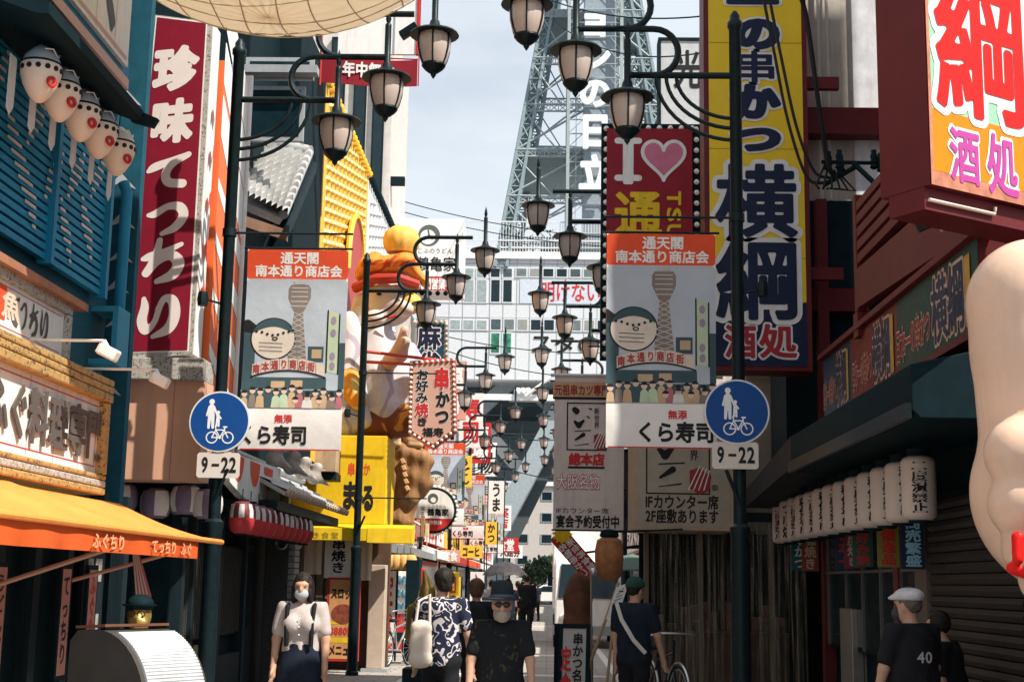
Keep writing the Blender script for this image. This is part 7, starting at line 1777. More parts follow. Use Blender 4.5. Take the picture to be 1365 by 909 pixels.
m = MB(); text(m, fr, 'メニュー', .02, .14, .04, .36, .02, vert=True, n=.014); m.build('lettering', INK, t)
Y = 24; c = P(842, 752, Y); t = thing('market_parasol', 'small green parasol half hidden behind the third right post', 'parasol', (c.x, Y, 0))
MB().lathe([(.72, -.10), (.70, -.08), (.35, .08), (.02, .18)], c, 10).build('canopy', mat('parasol_green', (.10, .16, .14), .7), t); MB().bar((c.x, Y, 0), (c.x, Y, c.z + .2), .02, 6).build('pole', STEEL, t)

# thumb-up hand
Y = 8.; 
def H3(px, py, dy=0.): p = P(px, py, Y + dy); return (p.x, p.y, p.z)
t = thing('giant_hand', 'giant glossy peach hand with raised thumb cut off by the right edge', 'sculpture', H3(1400, 780))
k_ = Y / FPX
netmb([cone(H3(1378, 405), 88 * k_, H3(1385, 470), 86 * k_), cone(H3(1385, 470), 86 * k_, H3(1392, 590), 82 * k_), blob(H3(1440, 660, .1), .62, .45, .60), cone(H3(1362, 605, -.28), 47 * k_, H3(1460, 610, -.42), 50 * k_), cone(H3(1366, 672, -.28), 46 * k_, H3(1460, 675, -.42), 48 * k_), cone(H3(1378, 730, -.24), 40 * k_, H3(1460, 735, -.40), 44 * k_), cone(H3(1400, 770, -.1), 40 * k_, H3(1470, 775, -.3), 44 * k_), cone(H3(1450, 690, .1), .42, H3(1520, 850, .2), .36)], .028, .05).build('hand', PEACH, t, True)
netmb([cone(H3(1357, 716, -.50), .035, H3(1357, 745, -.52), .03), cone(H3(1350, 757, -.48), .035, H3(1368, 764, -.5), .03)], .012, .015).build('red_mark', VRED, t, True)
MB().box(3.0, 3.5, Y + .3, 9.7, 2.2, 2.5).build('wall_bracket', CHAR, t)

# hanging balloon, big blowfish belly
Y = 10.; c = P(372, -262, Y); rb = 334 * Y / FPX
t = thing('fish_balloon', 'huge cream segmented blowfish lantern hanging over the left lamp post', 'lantern', c)
pap = mat('belly_paper', (.88, .77, .62), .6, var=.1, scale=2, bump=.12)
tt = pap.node_tree; bb_ = tt.nodes['Principled BSDF']; tl = tt.nodes.new('ShaderNodeBsdfTranslucent'); tl.inputs[0].default_value = (1, .91, .76, 1); ms = tt.nodes.new('ShaderNodeMixShader'); ms.inputs[0].default_value = .62
tt.links.new(bb_.outputs[0], ms.inputs[1]); tt.links.new(tl.outputs[0], ms.inputs[2]); tt.links.new(ms.outputs[0], tt.nodes['Material Output'].inputs[0])
m = MB(); nu, nv = 40, 26
def bal(u, v):
    th = math.pi * v; ph = 2 * math.pi * u; r_ = rb * (1 - .012 * abs(math.cos(ph * 10)) ** 8 - .010 * abs(math.cos(v * math.pi * 9)) ** 8)
    return Vector((c.x + 1.05 * r_ * math.sin(th) * math.cos(ph), c.y + r_ * math.sin(th) * math.sin(ph), c.z - r_ * math.cos(th)))
m.plane_grid(bal, 120, 90); m.build('paper_belly', pap, t, True)
def seam(pts, r_): return MB().tube(pts, r_, 5)
RZ = Matrix.Rotation(.5, 4, 'Y') @ Matrix.Rotation(.35, 4, 'X')
sm = mat('seam_tan', (.46, .38, .26), .7)
m = MB()
E_ = lambda x, a: Vector((c.x + 1.05 * rb * x, c.y + rb * math.sqrt(max(0, 1 - x * x)) * math.sin(a), c.z - rb * math.sqrt(max(0, 1 - x * x)) * math.cos(a)))
for k in range(-6, 7): m.tube([E_(math.sin(q), k * .17 + .05 + .03 * math.sin(k * 3 + q * 4)) for q in np.linspace(-1.3, 1.3, 40)], .005, 4)
for k, x in enumerate((-.52, -.39, -.23, -.1, .06, .2, .34, .5)): m.tube([E_(x + .02 * math.sin(a * 5 + k), a) for a in np.linspace(-1.6, 1.6, 40)], .006, 4)
m.build('seams', sm, t)
mo = P(482, 2, Y - .0); d = Vector((mo.x - c.x, 0, mo.z - c.z)).normalized(); q = c + Vector((d.x * .80, -.6, d.z * .80)).normalized() * rb * 1.0
m = MB(); m.tube([q + Vector((.22 * math.cos(a), 0, .12 * math.sin(a) + .12)) for a in np.linspace(0, 6.283, 18)[:-1]], .05, 8, close=True); m.build('mouth', REDP, t, True)
m = MB()
for sx in (-1, 1): m.prism([(c.x + sx * rb * 1.0, c.y, c.z + .3), (c.x + sx * (rb + .8), c.y - .1, c.z + .7), (c.x + sx * (rb + .7), c.y - .1, c.z - .2)], (0, .08, 0))
m.build('fins', fishT, t)
MB().bar(c + Vector((0, 0, rb * .98)), c + Vector((0, 0, rb + 2)), .03, 8).build('hanging_cable', CHAR, t)

# heavy cables and insulators at the upper right
def cable(label, pts, r):
    t = thing('power_cable', label, 'cable', pts[0], group='power cables'); P_ = np.array([[*p, 1] for p in pts], float)
    s_ = smooth_stroke(np.array([[p[0], p[2], p[1]] for p in pts]), 7); MB().tube([(x, y, z) for x, z, y in s_], r, 6).build('strand', INK, t, True)
cable('thick dark cable hanging between the yellow sign and corner sign', [P(1066, -10, 14.5), P(1076, 30, 14.6), P(1090, 130, 14.7), P(1103, 215, 14.9), P(1112, 235, 15)], .03)
cable('left thin cable sweeping down across the yellow sign', [P(1016, -10, 15), P(1030, 60, 15), P(1050, 160, 15), P(1075, 235, 15), P(1100, 245, 15)], .018)
cable('right thin cable sweeping down across the yellow sign', [P(1024, -10, 14.9), P(1042, 80, 14.9), P(1062, 170, 14.9), P(1085, 228, 15), P(1108, 238, 15)], .018)
Y = 15; t = thing('cable_bracket', 'dark insulator bracket with looping wires against the white upper wall', 'bracket', P(1140, 230, Y))
m = MB(); m.bar(P(1098, 247, Y), P(1145, 220, Y), .03, 6); m.bar(P(1138, 218, Y), P(1184, 262, Y - .3), .03, 6); m.bar(P(1095, 216, Y), P(1180, 218, Y), .022, 6); m.build('arms', CHAR, t)
for (x, y) in ((1104, 214), (1119, 212), (1121, 222), (1165, 212), (1174, 216)):
    q = P(x, y, Y); MB().lathe([(.02, -.12), (.05, -.1), (.035, -.07), (.05, -.04), (.035, -.01), (.045, .03), (.03, .06), (.03, .1)], q, 10).build('insulator', CHAR, t, True)
m = MB()
for k in range(6): 
    a, b = P(1100 + k * 4, 218 + k * 3, Y), P(1092 + k * 5, 252, Y); mid_ = (a + b) / 2 + Vector((-.08 + .05 * k, -.05, -.12)); m.tube([a, mid_, b], .013, 5)
m.build('looping_wires', INK, t, True)
# ================================================================ people
def person(label, x, y, rz, H=1.7, shirt=None, pants=None, sleeve='short', skirt=False, legs=0., armL=(0, 0), armR=(0, 0), head_turn=0., hair='short', hairm=HAIR, stoop=0., girth=1., h=.013, female=False, skin=SKIN, hem=.50, shoes=RUBBER, lean=0., sitting=False):
    t = thing('person', label, 'person', (x, y, 0), rz)
    k = H / 1.7; fw = .92 if female else 1.
    V3 = lambda *p: np.array(p, float) * k
    hip, knee, ank = .89, .48, .075
    sh = 1.395; shx = .185 * fw
    st = stoop
    neck0 = (0, -.02 - st * .6, 1.42); head = np.array((0, -.045 - st, 1.575))
    pr = []
    # torso
    pr += [cone(V3(0, 0, .92), .125 * k * girth, V3(0, -st * .2, 1.10), .125 * k * girth * (.92 if female else 1), (.82, 1.12, 1)), cone(V3(0, -st * .2, 1.10), .125 * k * girth, V3(0, -.0 - st * .5, 1.31), .135 * k * (.95 if female else 1.03), (.80, 1.12, 1)), cone(V3(-shx * .8, -st * .5, 1.385), .062 * k, V3(shx * .8, -st * .5, 1.385), .062 * k)]
    if female: pr += [blob(V3(-.075, -.10, 1.25), .075 * k, .065 * k, .075 * k), blob(V3(.075, -.10, 1.25), .075 * k, .065 * k, .075 * k)]
    torso = list(pr)
    neck = cone(V3(0, -st * .5, 1.38), .058 * k * fw, V3(*(head + (0, .02, -.08))), .052 * k * fw)
    ct, sn = math.cos(head_turn), math.sin(head_turn)
    def HT(px, py, pz): return V3(head[0] + px * ct - py * sn, head[1] + px * sn + py * ct, head[2] + pz)
    headp = [blob(HT(0, .01, .02), .076 * k, .094 * k, .105 * k), blob(HT(0, -.025, -.055), .058 * k, .062 * k, .062 * k), blob(HT(0, -.092, -.018), .014 * k, .020 * k, .022 * k), blob(HT(-.077, .008, -.01), .012 * k, .02 * k, .03 * k), blob(HT(.077, .008, -.01), .012 * k, .02 * k, .03 * k), blob(HT(0, -.078, -.068), .026 * k, .014 * k, .010 * k), blob(HT(-.03, -.072, .028), .022 * k, .016 * k, .01 * k), blob(HT(.03, -.072, .028), .022 * k, .016 * k, .01 * k)]
    arms = []; hands = []; up = []
    for sx, (fw_, out) in ((-1, armL), (1, armR)):
        s0 = np.array((sx * shx, -st * .5, sh)); e = s0 + np.array((sx * (.028 + out * .08), -.26 * math.sin(fw_ * .6), -.275 * math.cos(fw_ * .6))); wv_ = e + np.array((sx * out * .03, -.25 * math.sin(fw_ + .12), -.25 * math.cos(fw_ + .12)))
        up.append((V3(*s0), V3(*e))); arms += [cone(V3(*s0), .052 * k * (fw if female else 1.05), V3(*e), .040 * k), cone(V3(*e), .041 * k, V3(*wv_), .027 * k)]
        d = (wv_ - e) / np.linalg.norm(wv_ - e); fwd = np.array((0, -1., 0)) if abs(d[1]) < .8 else np.array((0, 0, 1.)); fwd = fwd - d * (fwd @ d); fwd /= np.linalg.norm(fwd); sd = np.cross(d, fwd)
        pm = wv_ + d * .06; hands.append(('p', cone(V3(*(wv_ + d * .01)), .024 * k, V3(*(pm + d * .02)), .032 * k)))
        for f_ in range(4):
            b = pm + d * .03 + fwd * (.030 - .020 * f_); L = (.072, .082, .078, .060)[f_]
            m1 = b + d * L * .55 - sd * sx * .006; e1 = m1 + d * L * .42 - sd * sx * .02; hands += [('f', cone(V3(*b), .0085 * k, V3(*m1), .0080 * k)), ('f', cone(V3(*m1), .0080 * k, V3(*e1), .0068 * k))]
        th0 = wv_ + d * .03 + fwd * .022; th1 = th0 + fwd * .03 + d * .03; hands += [('f', cone(V3(*th0), .012 * k, V3(*th1), .010 * k)), ('f', cone(V3(*th1), .0095 * k, V3(*(th1 + d * .032 + fwd * .006)), .0075 * k))]
    hp = [q for _, q in hands]
    lg = []; feet = []
    for sx in (-1, 1):
        sw = legs * sx; hp0 = np.array((sx * .088, .0, hip)); kn = np.array((sx * .092, -.40 * math.sin(sw * .9) - .01, hip - .41 * math.cos(sw * .9))); ft = kn + np.array((0, .40 * math.sin(max(0, -sw) * 1.2 + .02) - .38 * math.sin(sw * .5) * (sw > 0), -.40))
        ft[2] = max(ft[2], ank); lg += [cone(V3(*hp0), .088 * k * girth, V3(*kn), .058 * k), cone(V3(*kn), .057 * k, V3(*ft), .036 * k)]; feet.append(cone(V3(*(ft + (0, .03, -.03))), .042 * k, V3(*(ft + (0, -.15, -.042))), .036 * k, (1, 1, 1.1)))
    body = torso + [neck] + headp + arms + hp + lg + feet
    netmb(body, h, .022 * k).build('body', skin, t, True, local=True)
    # clothes follow the same limbs, a little fuller
    sl = [cone(a, .054 * k, a + (b - a) * (.72 if sleeve == 'short' else 1.0), .052 * k) for a, b in up]
    if sleeve == 'long': sl += [q for i, q in enumerate(arms) if i % 2]
    if shirt is not None:
        zc = 1.432 * k; zh = (.86 if not hem == .50 else .84) * k
        hem_ = [cone(V3(0, 0, .86), .135 * k * girth, V3(0, 0, 1.0), .13 * k * girth, (.80, 1.08, 1))]
        def clip(X, Y_, Z):
            c1 = Z - (zc + .02 * k - .35 * np.maximum(0, .06 * k - np.hypot(X, Y_ + (.03 + st * .5) * k))); return np.maximum(c1, zh - Z)
        wr = lambda X, Y_, Z: .005 * np.sin(Z * 23 + X * 31 + 2 * np.sin(X * 17)) * np.clip((1.25 * k - Z) * 4, 0, 1) + .0015 * np.sin(Z * 37 - X * 41)
        o = netmb(torso + hem_ + sl, h, .03 * k, clip, .012 * k, noise=wr).build('shirt', shirt, t, True, local=True)
    if pants is not None:
        if skirt:
            q = [cone(V3(0, 0, 1.04), .120 * k, V3(0, 0, .88), .155 * k, (.82, 1.05, 1)), cone(V3(0, 0, .88), .155 * k, V3(0, -.0, .36), .235 * k, (.85, 1.08, 1))]
            netmb(q, h, .03 * k, lambda X, Y_, Z: np.maximum(Z - 1.085 * k, .30 * k - Z), .012 * k, noise=lambda X, Y_, Z: .010 * np.sin(np.arctan2(Y_, X) * 11) * np.clip((.95 * k - Z) * 2, 0, 1)).build('dress_skirt', pants, t, True, local=True)
        else: netmb(lg + [cone(V3(0, 0, .90), .135 * k * girth, V3(0, 0, .98), .125 * k * girth, (.82, 1.1, 1))], h, .03 * k, lambda X, Y_, Z: np.maximum(Z - 1.0 * k, .075 * k - Z), .014 * k, noise=lambda X, Y_, Z: .004 * np.sin(Z * 40 + X * 25)).build('trousers', pants, t, True, local=True)
    for sx in (-1, 1):
        q = feet[0 if sx < 0 else 1]; netmb([q], h, .02, lambda X, Y_, Z: -Z, .008).build('shoe', shoes, t, True, local=True)
    for sx in (-1, 1):
        m = MB(); m.ell(HT(sx * .030, -.076, .006), .012 * k, .008 * k, .006 * k, 10, 6); m.build('eye', INK, t, True, local=True)
    if hair:
        hb = [blob(HT(0, .02, .035), .086 * k, .102 * k, .108 * k)]
        if hair == 'bob': hb += [blob(HT(-.072, .02, -.05), .032 * k, .075 * k, .11 * k), blob(HT(.072, .02, -.05), .032 * k, .075 * k, .11 * k), blob(HT(0, .065, -.04), .075 * k, .05 * k, .12 * k)]
        if hair == 'thick': hb += [blob(HT(0, .03, .06), .092 * k, .10 * k, .085 * k), blob(HT(0, .08, -.02), .07 * k, .04 * k, .07 * k)]
        fz = head[2] * k
        def hclip(X, Y_, Z):
            px = (X - head[0] * k) * ct + (Y_ - head[1] * k) * sn; py = -(X - head[0] * k) * sn + (Y_ - head[1] * k) * ct; pz = Z - fz
            face = np.maximum(py + .030 * k + (.0 if hair != 'bob' else .01 * k), pz - .062 * k) * 0
            c = -(np.maximum(np.abs(px) - .062 * k, np.maximum(py + .025 * k, pz - (.060 if hair != 'bob' else .040) * k)))   # carve the face
            if hair != 'bob': c = np.maximum(c, -.075 * k - pz + .0 * k); c = np.maximum(c, np.minimum(-(pz + .02 * k), -(py - .02 * k)))
            return c
        netmb(hb, h * .8, .02, hclip, noise=lambda X, Y_, Z: .0035 * np.sin(X * 95 + 3 * np.sin(Z * 30)) * np.sin(Y_ * 80 + X * 20)).build('hair', hairm, t, True, local=True)
    t_ = dict(t=t, HT=HT, V3=V3, k=k, h=h, head=head, st=st, torso=torso)
    return t_
def onp(d, name, mb, m, smooth=True): return mb.build(name, m, d['t'], smooth, local=True)

CLN = mat('cotton_navy', (.010, .016, .030), .85, var=.3, scale=12, bump=.15); CLB = mat('cotton_black', (.012, .013, .016), .85, var=.35, scale=12, bump=.15)
CLW = mat('blouse_white', (.46, .40, .385), .8, var=.08, scale=14, bump=.15); DEN = mat('dark_denim', (.018, .026, .045), .85, var=.3, scale=18, bump=.2)
GRH = mat('grey_hair', (.35, .33, .31), .6, var=.3, scale=40)
FAB = mat('tote_canvas', (.62, .54, .46), .8, var=.1, bump=.2)

# masked woman
Y = 12.; x = P(404, 800, Y).x
w = person('woman in white blouse, dark pinafore skirt and face mask on the left', x, Y, 0, 1.60, CLW, CLN, skirt=True, legs=.18, armL=(.1, .3), armR=(.1, .3), hair='bob', female=True, girth=.92)
HT, V3, k = w['HT'], w['V3'], w['k']
onp(w, 'face_mask', netmb([blob(HT(0, -.052, -.058), .064 * k, .048 * k, .055 * k)], .008, .01, lambda X, Y_, Z: np.maximum(Z - (HT(0, 0, -.012)[2]), Y_ - HT(0, -.03, 0)[1])), mat('mask_grey', (.38, .42, .44), .8))
for s_ in (-1, 1):
    onp(w, 'strap', MB().tube([V3(s_ * .11, -.135, 1.06), V3(s_ * .115, -.148, 1.25), V3(s_ * .12, -.09, 1.41), V3(s_ * .12, .02, 1.45), V3(s_ * .12, .12, 1.35)], .022 * k, 6), CLB)
onp(w, 'backpack', netmb([blob(V3(0, .19, 1.22), .15 * k, .09 * k, .20 * k)], .015, .02), CLB)
onp(w, 'buttons', MB().ell(V3(0, -.165, 1.3), .008, .006, .008, 8, 6).ell(V3(0, -.168, 1.23), .008, .006, .008, 8, 6).ell(V3(0, -.15, 1.16), .008, .006, .008, 8, 6), WHITE)

# man in patterned shirt, from behind
pat = mat('swirl_shirt', (.025, .03, .055), .85, bump=.25, bscale=14)
tt = pat.node_tree; b = tt.nodes['Principled BSDF']; tc = tt.nodes.new('ShaderNodeTexCoord')
wvn = tt.nodes.new('ShaderNodeTexVoronoi'); wvn.feature = 'SMOOTH_F1'; wvn.inputs['Scale'].default_value = 13; nn = tt.nodes.new('ShaderNodeTexNoise'); nn.inputs['Scale'].default_value = 7
vm_ = tt.nodes.new('ShaderNodeMix'); vm_.data_type = 'VECTOR'; vm_.inputs['Factor'].default_value = .22
tt.links.new(tc.outputs['Object'], nn.inputs['Vector']); tt.links.new(tc.outputs['Object'], vm_.inputs['A']); tt.links.new(nn.outputs['Color'], vm_.inputs['B']); tt.links.new(vm_.outputs['Result'], wvn.inputs['Vector'])
sn_ = tt.nodes.new('ShaderNodeMath'); sn_.operation = 'SINE'; ml = tt.nodes.new('ShaderNodeMath'); ml.operation = 'MULTIPLY'; ml.inputs[1].default_value = 19; tt.links.new(wvn.outputs['Distance'], ml.inputs[0]); tt.links.new(ml.outputs[0], sn_.inputs[0])
rp_ = tt.nodes.new('ShaderNodeValToRGB'); rp_.color_ramp.interpolation = 'CONSTANT'; rp_.color_ramp.elements[0].color = (.018, .022, .05, 1); rp_.color_ramp.elements[1].position = .62; rp_.color_ramp.elements[1].color = (.62, .58, .58, 1)
tt.links.new(sn_.outputs[0], rp_.inputs[0]); tt.links.new(rp_.outputs[0], b.inputs['Base Color'])
Y = 12.6; x = P(588, 850, Y).x
w = person('man in navy and white swirl shirt seen from behind carrying a white tote bag', x, Y, R(168), 1.66, pat, CLB, legs=.16, armL=(.1, .5), armR=(.15, .5), head_turn=.45, hair='thick', girth=1.0)
tb = thing('tote_bag', 'white canvas tote bag hanging at the patterned shirt man\'s side', 'bag', (P(566, 860, Y - .1).x, Y - .12, .6))
c = P(561, 854, Y - .28); m = MB()
m.add(*(lambda V_, f_: (V_.tolist(), f_))(*nets([blob((c.x, c.y, c.z - .02), .10, .05, .20), cone((c.x - .05, c.y, c.z - .16), .05, (c.x + .05, c.y, c.z - .16), .05), cone((c.x - .05, c.y, c.z + .12), .035, (c.x + .05, c.y, c.z + .12), .035)], .014, .04))); m.build('bag', FAB, tb, True)
m = MB(); m.tube([(c.x - .05, c.y, c.z + .14), (c.x - .03, c.y + .03, c.z + .34), (c.x + .06, c.y + .08, c.z + .40), (c.x + .07, c.y + .05, c.z + .14)], .014, 6); m.build('handles', FAB, tb, True)
bl2 = MB().box(-.16, .16, -.02, 0, 0, .02)

# old man with hat
Y = 10.6; x = P(668, 850, Y).x
w = person('old man with dark hat, glasses and white beard in a black T-shirt', x, Y, R(4), 1.50, mat2('printed_tee', (.010, .012, .015), (.045, .040, .028), 11, .60, .85), CLB, legs=.15, armL=(.25, .5), armR=(.3, .4), hair='short', hairm=GRH, stoop=.05, girth=1.1)
HT, V3, k = w['HT'], w['V3'], w['k']
hatm = mat('felt_navy', (.020, .028, .036), .85, var=.2, scale=20, bump=.15)
c = HT(0, .01, .055); h_ = MB().lathe([(.03, .135), (.06, .13), (.083, .105), (.092, .04), (.095, .0), (.155, -.012), (.162, -.004), (.155, .004), (.1, .01)], (c[0], c[1], c[2]), 28, .95, 1.05); onp(w, 'hat', h_, hatm)
onp(w, 'hat_band', MB().lathe([(.0945, .008), (.0955, .03)], (c[0], c[1], c[2]), 28, .97, 1.07), mat('band_steel', (.10, .15, .2), .7))
onp(w, 'beard', netmb([blob(HT(0, -.055, -.095), .056 * k, .045 * k, .05 * k), blob(HT(0, -.078, -.052), .04 * k, .022 * k, .012 * k), blob(HT(-.055, -.02, -.07), .02 * k, .03 * k, .05 * k), blob(HT(.055, -.02, -.07), .02 * k, .03 * k, .05 * k)], .008, .02), mat('white_beard', (.36, .30, .26), .8, var=.3, scale=50, bump=.4))
m = MB()
for s_ in (-1, 1): p = HT(s_ * .032, -.095, .004); m.tube([(p[0] + .025 * math.cos(a), p[1], p[2] + .018 * math.sin(a)) for a in np.linspace(0, 6.283, 12)[:-1]], .004, 5, close=True)
m.bar(HT(-.01, -.098, .006), HT(.01, -.098, .006), .003, 4)
for s_ in (-1, 1): m.bar(HT(s_ * .058, -.09, .006), HT(s_ * .078, .0, .008), .003, 4)
onp(w, 'glasses', m, INK)
m = MB(); m.ell(HT(-.032, -.093, .004), .023, .003, .016, 10, 6); m.ell(HT(.032, -.093, .004), .023, .003, .016, 10, 6); onp(w, 'lenses', m, GLASSD)
# faint print on his shirt is left as cloth pattern

# others on the street
Y = 15.5; x = P(634, 830, Y).x
w = person('person with brown hair and a large black backpack behind the hatted man', x, Y, R(175), 1.58, CLB, CLB, legs=.2, hair='thick', hairm=mat('brown_hair', (.10, .05, .03), .5, var=.4, scale=40), female=True)
onp(w, 'backpack', netmb([blob(w['V3'](0, .22, 1.16), .18, .13, .28), blob(w['V3'](0, .31, 1.05), .13, .06, .13)], .018, .03), CLB)
Y = 39.; x = P(702, 800, Y).x
person('tall man dressed in black walking away down the street centre', x, Y, R(178), 1.78, CLB, CLB, legs=.28, sleeve='long', h=.018)
Y = 33.; x = P(677, 800, Y).x
w = person('person with bare arm raised carrying an open dark umbrella', x, Y, R(178), 1.64, CLN, CLB, legs=.2, armL=(1.5, .3), hair='bob', female=True, h=.018)
u = thing('umbrella', 'open dark umbrella held above the walking people', 'umbrella', (P(672, 770, Y - .2).x, Y - .1, 1.5)); c = P(673, 768, Y - .1)
m = MB(); nseg = 8; V_ = []; F_ = []
for i, (r_, z) in enumerate(((.0, .34), (.18, .31), (.36, .22), (.50, .07), (.53, .0))):
    for q in range(nseg * 2):
        a = q * math.pi / nseg; rr = r_ * (1 if q % 2 == 0 else .955); V_.append((c.x + rr * math.cos(a), c.y + rr * math.sin(a), c.z + z + (0 if q % 2 == 0 else .012 * i)))
for i in range(4):
    for q in range(nseg * 2): F_.append((i * 16 + q, i * 16 + (q + 1) % 16, (i + 1) * 16 + (q + 1) % 16, (i + 1) * 16 + q))
m.add(V_, F_).build('canopy', mat('umbrella_cloth', (.05, .045, .05), .5, var=.2), u)
m = MB(); m.bar((c.x, c.y, c.z - .5), (c.x, c.y, c.z + .36), .011, 6); m.tube([(c.x, c.y, c.z - .5), (c.x + .01, c.y, c.z - .56), (c.x + .05, c.y, c.z - .57), (c.x + .06, c.y, c.z - .53)], .014, 6); m.build('shaft', STEEL, u, True)
m = MB()
for q in range(8): a = q * math.pi / 4; m.bar((c.x, c.y, c.z + .18), (c.x + .5 * math.cos(a), c.y + .5 * math.sin(a), c.z + .06), .005, 4)
m.build('ribs', STEEL, u)
for i, (px, Y, l, sh_, hr) in enumerate(((655, 36, 'person in grey shirt walking under the umbrella crowd, left', mat('shirt_grey', (.25, .25, .28), .8), 'short'), (664, 41, 'person in lilac shirt in the far group near the umbrella', mat('shirt_lilac', (.30, .28, .36), .8), 'bob'), (690, 45, 'person in rose shirt beside the man in black, far off', mat('shirt_rose', (.42, .22, .22), .8), 'short'), (714, 60, 'small far walker in dark clothes near the street end', CLN, 'short'))):
    person(l, P(px, 800, Y).x, Y, R(175 + 8 * i), 1.62, sh_, CLB, legs=.2, hair=hr, h=.02)
Y = 14.; x = P(845, 830, Y).x
w = person('person in green knit cap with a white sling strap, right of the easel', x, Y, R(150), 1.62, CLN, CLB, legs=.1, armL=(.3, .4), hair='short', head_turn=-.3)
onp(w, 'knit_cap', netmb([blob(w['HT'](0, .012, .055), .09 * w['k'], .106 * w['k'], .085 * w['k'])], .01, .01, lambda X, Y_, Z: w['HT'](0, 0, .035)[2] - Z, .008), mat('cap_green', (.02, .075, .055), .9, var=.3, scale=60, bump=.4))
onp(w, 'sling_strap', MB().tube([w['V3'](.15, .10, 1.44), w['V3'](.06, .165, 1.28), w['V3'](-.08, .17, 1.08), w['V3'](-.17, .08, .95)], .022, 6), mat('strap_white', (.6, .58, .55), .7))
Y = 9.7; x = P(1216, 850, Y).x
w = person('man in pale flat cap and face mask with 40 on his black T-shirt', x, Y, R(-152), 1.56, CLB, CLN, legs=.1, armL=(.3, .5), armR=(.2, .5), hair='short', hairm=mat('grizzled_hair', (.12, .10, .09), .6, var=.4, scale=50), head_turn=.35, girth=1.18)
HT, V3, k = w['HT'], w['V3'], w['k']
onp(w, 'flat_cap', netmb([blob(HT(0, .02, .075), .10 * k, .125 * k, .062 * k), blob(HT(0, -.075, .055), .075 * k, .065 * k, .022 * k)], .008, .025, lambda X, Y_, Z: HT(0, 0, .042)[2] - Z), mat('cap_pale', (.52, .53, .55), .85, var=.3, scale=14, bump=.3))
onp(w, 'face_mask', netmb([blob(HT(0, -.06, -.055), .066 * k, .055 * k, .06 * k)], .008, .01), mat('mask_black', (.05, .055, .06), .8))
onp(w, 'ear_loop', MB().tube([HT(-.06, -.05, -.04), HT(-.078, -.01, -.01), HT(-.075, .01, -.05), HT(-.06, -.04, -.08)], .003, 4), INK)
m = MB(); f_ = Frame((.0, 0, 0), (-1, 0, 0)); f_.N = Vector((0, 1, 0)); text(m, Frame((.12 * k, .0, 1.16 * k), (-1, 0, 0)), '40', 0, .13, 0, .10, .02, n=0)
m.v = [(x_, .158 * k * math.sqrt(max(0, 1 - (x_ / (.3 * k)) ** 2)) + .022, z_) for x_, y_, z_ in m.v]; onp(w, 'back_print', m, mat('print_grey', (.42, .42, .43), .8), False)
Y = 10.3; x = P(1266, 850, Y).x
person('person in black shirt standing behind the flat capped man, at the shutter', x, Y, R(-120), 1.40, CLB, CLB, legs=.0, hair='short', girth=1.15, stoop=.06)

# ================================================================ bicycles, truck, cars, street odds and ends
def bicycle(label, x, y, rz, fc, basket=True):
    t = thing('bicycle', label, 'bicycle', (x, y, 0), rz, 'parked bicycles'); r = .33
    for cx in (-.52, .52):
        w_ = MB().tube([(cx + r * math.cos(a), 0, r + r * math.sin(a)) for a in np.linspace(0, 6.283, 33)[:-1]], .018, 6, close=True).build('wheel', RUBBER, t, True, local=True)
        m = MB()
        for q in range(14): a = q * math.pi / 7; m.bar((cx, .0, r), (cx + r * .97 * math.cos(a), 0, r + r * .97 * math.sin(a)), .003, 3)
        m.lathe([(.001, 0), (.03, 0)], (cx, 0, r), 8); m.tube([(cx + .30 * math.cos(a), 0, r + .30 * math.sin(a)) for a in np.linspace(0, 6.283, 25)[:-1]], .008, 4, close=True); m.build('rim', STEEL, w_, local=True)
        m = MB(); m.tube([(cx + (r + .04) * math.cos(a), 0, r + (r + .04) * math.sin(a)) for a in np.linspace(.3, 2.7, 12)], .014, 5); m.build('mudguard', STEEL, t, True, local=True)
    m = MB(); bb = (-.05, 0, .30)
    for a, b in ((bb, (-.16, 0, .78)), (bb, (.36, 0, .72)), ((-.14, 0, .70), (.36, 0, .80)), (bb, (-.52, 0, .33)), ((-.14, 0, .68), (-.52, 0, .33)), ((.36, 0, .68), (.39, 0, .95)), ((.36, 0, .72), (.52, 0, .33))): m.bar(a, b, .017, 6)
    m.build('frame', fc, t, True, local=True)
    m = MB(); m.tube([(.30, -.28, .99), (.40, -.16, 1.02), (.40, .16, 1.02), (.30, .28, .99)], .012, 6); m.build('handlebar', STEEL, t, True, local=True)
    netmb([cone((-.26, 0, .84), .075, (-.04, 0, .83), .03, (1, 1, 2))], .014, .02).build('saddle', RUBBER, t, True, local=True)
    m = MB(); m.bar((-.05, -.08, .30), (.06, -.08, .22), .01, 5); m.bar((-.05, .08, .30), (-.16, .08, .38), .01, 5); m.lathe([(.08, -.01), (.08, .01)], (-.05, 0, .3), 12); m.build('pedals', STEEL, t, local=True)
    if basket:
        m = MB()
        for z in (.72, .80, .88, .96): m.tube([(.42, -.15, z), (.70, -.17, z), (.70, .17, z), (.42, .15, z)], .006, 4, close=True)
        for px, py in ((.42, -.15), (.56, -.16), (.70, -.17), (.70, 0), (.70, .17), (.56, .16), (.42, .15)): m.bar((px, py, .72), (px, py, .96), .005, 4)
        m.build('basket', STEEL, t, local=True)
    return t
p = P(527, 800, 25.5); bicycle('bicycle parked before the drinks machine on the left', p.x, 26.2, R(70), STEEL)
p = P(884, 800, 15.3); bicycle('bicycle leaning by the vinyl curtains under the counter sign', p.x + .1, 16.6, R(-75), mat('bike_black', (.02, .02, .025), .4), False)
p = P(612, 800, 27); bicycle('bicycle parked beyond the patterned shirt man', p.x, 27, R(80), BLUEP)
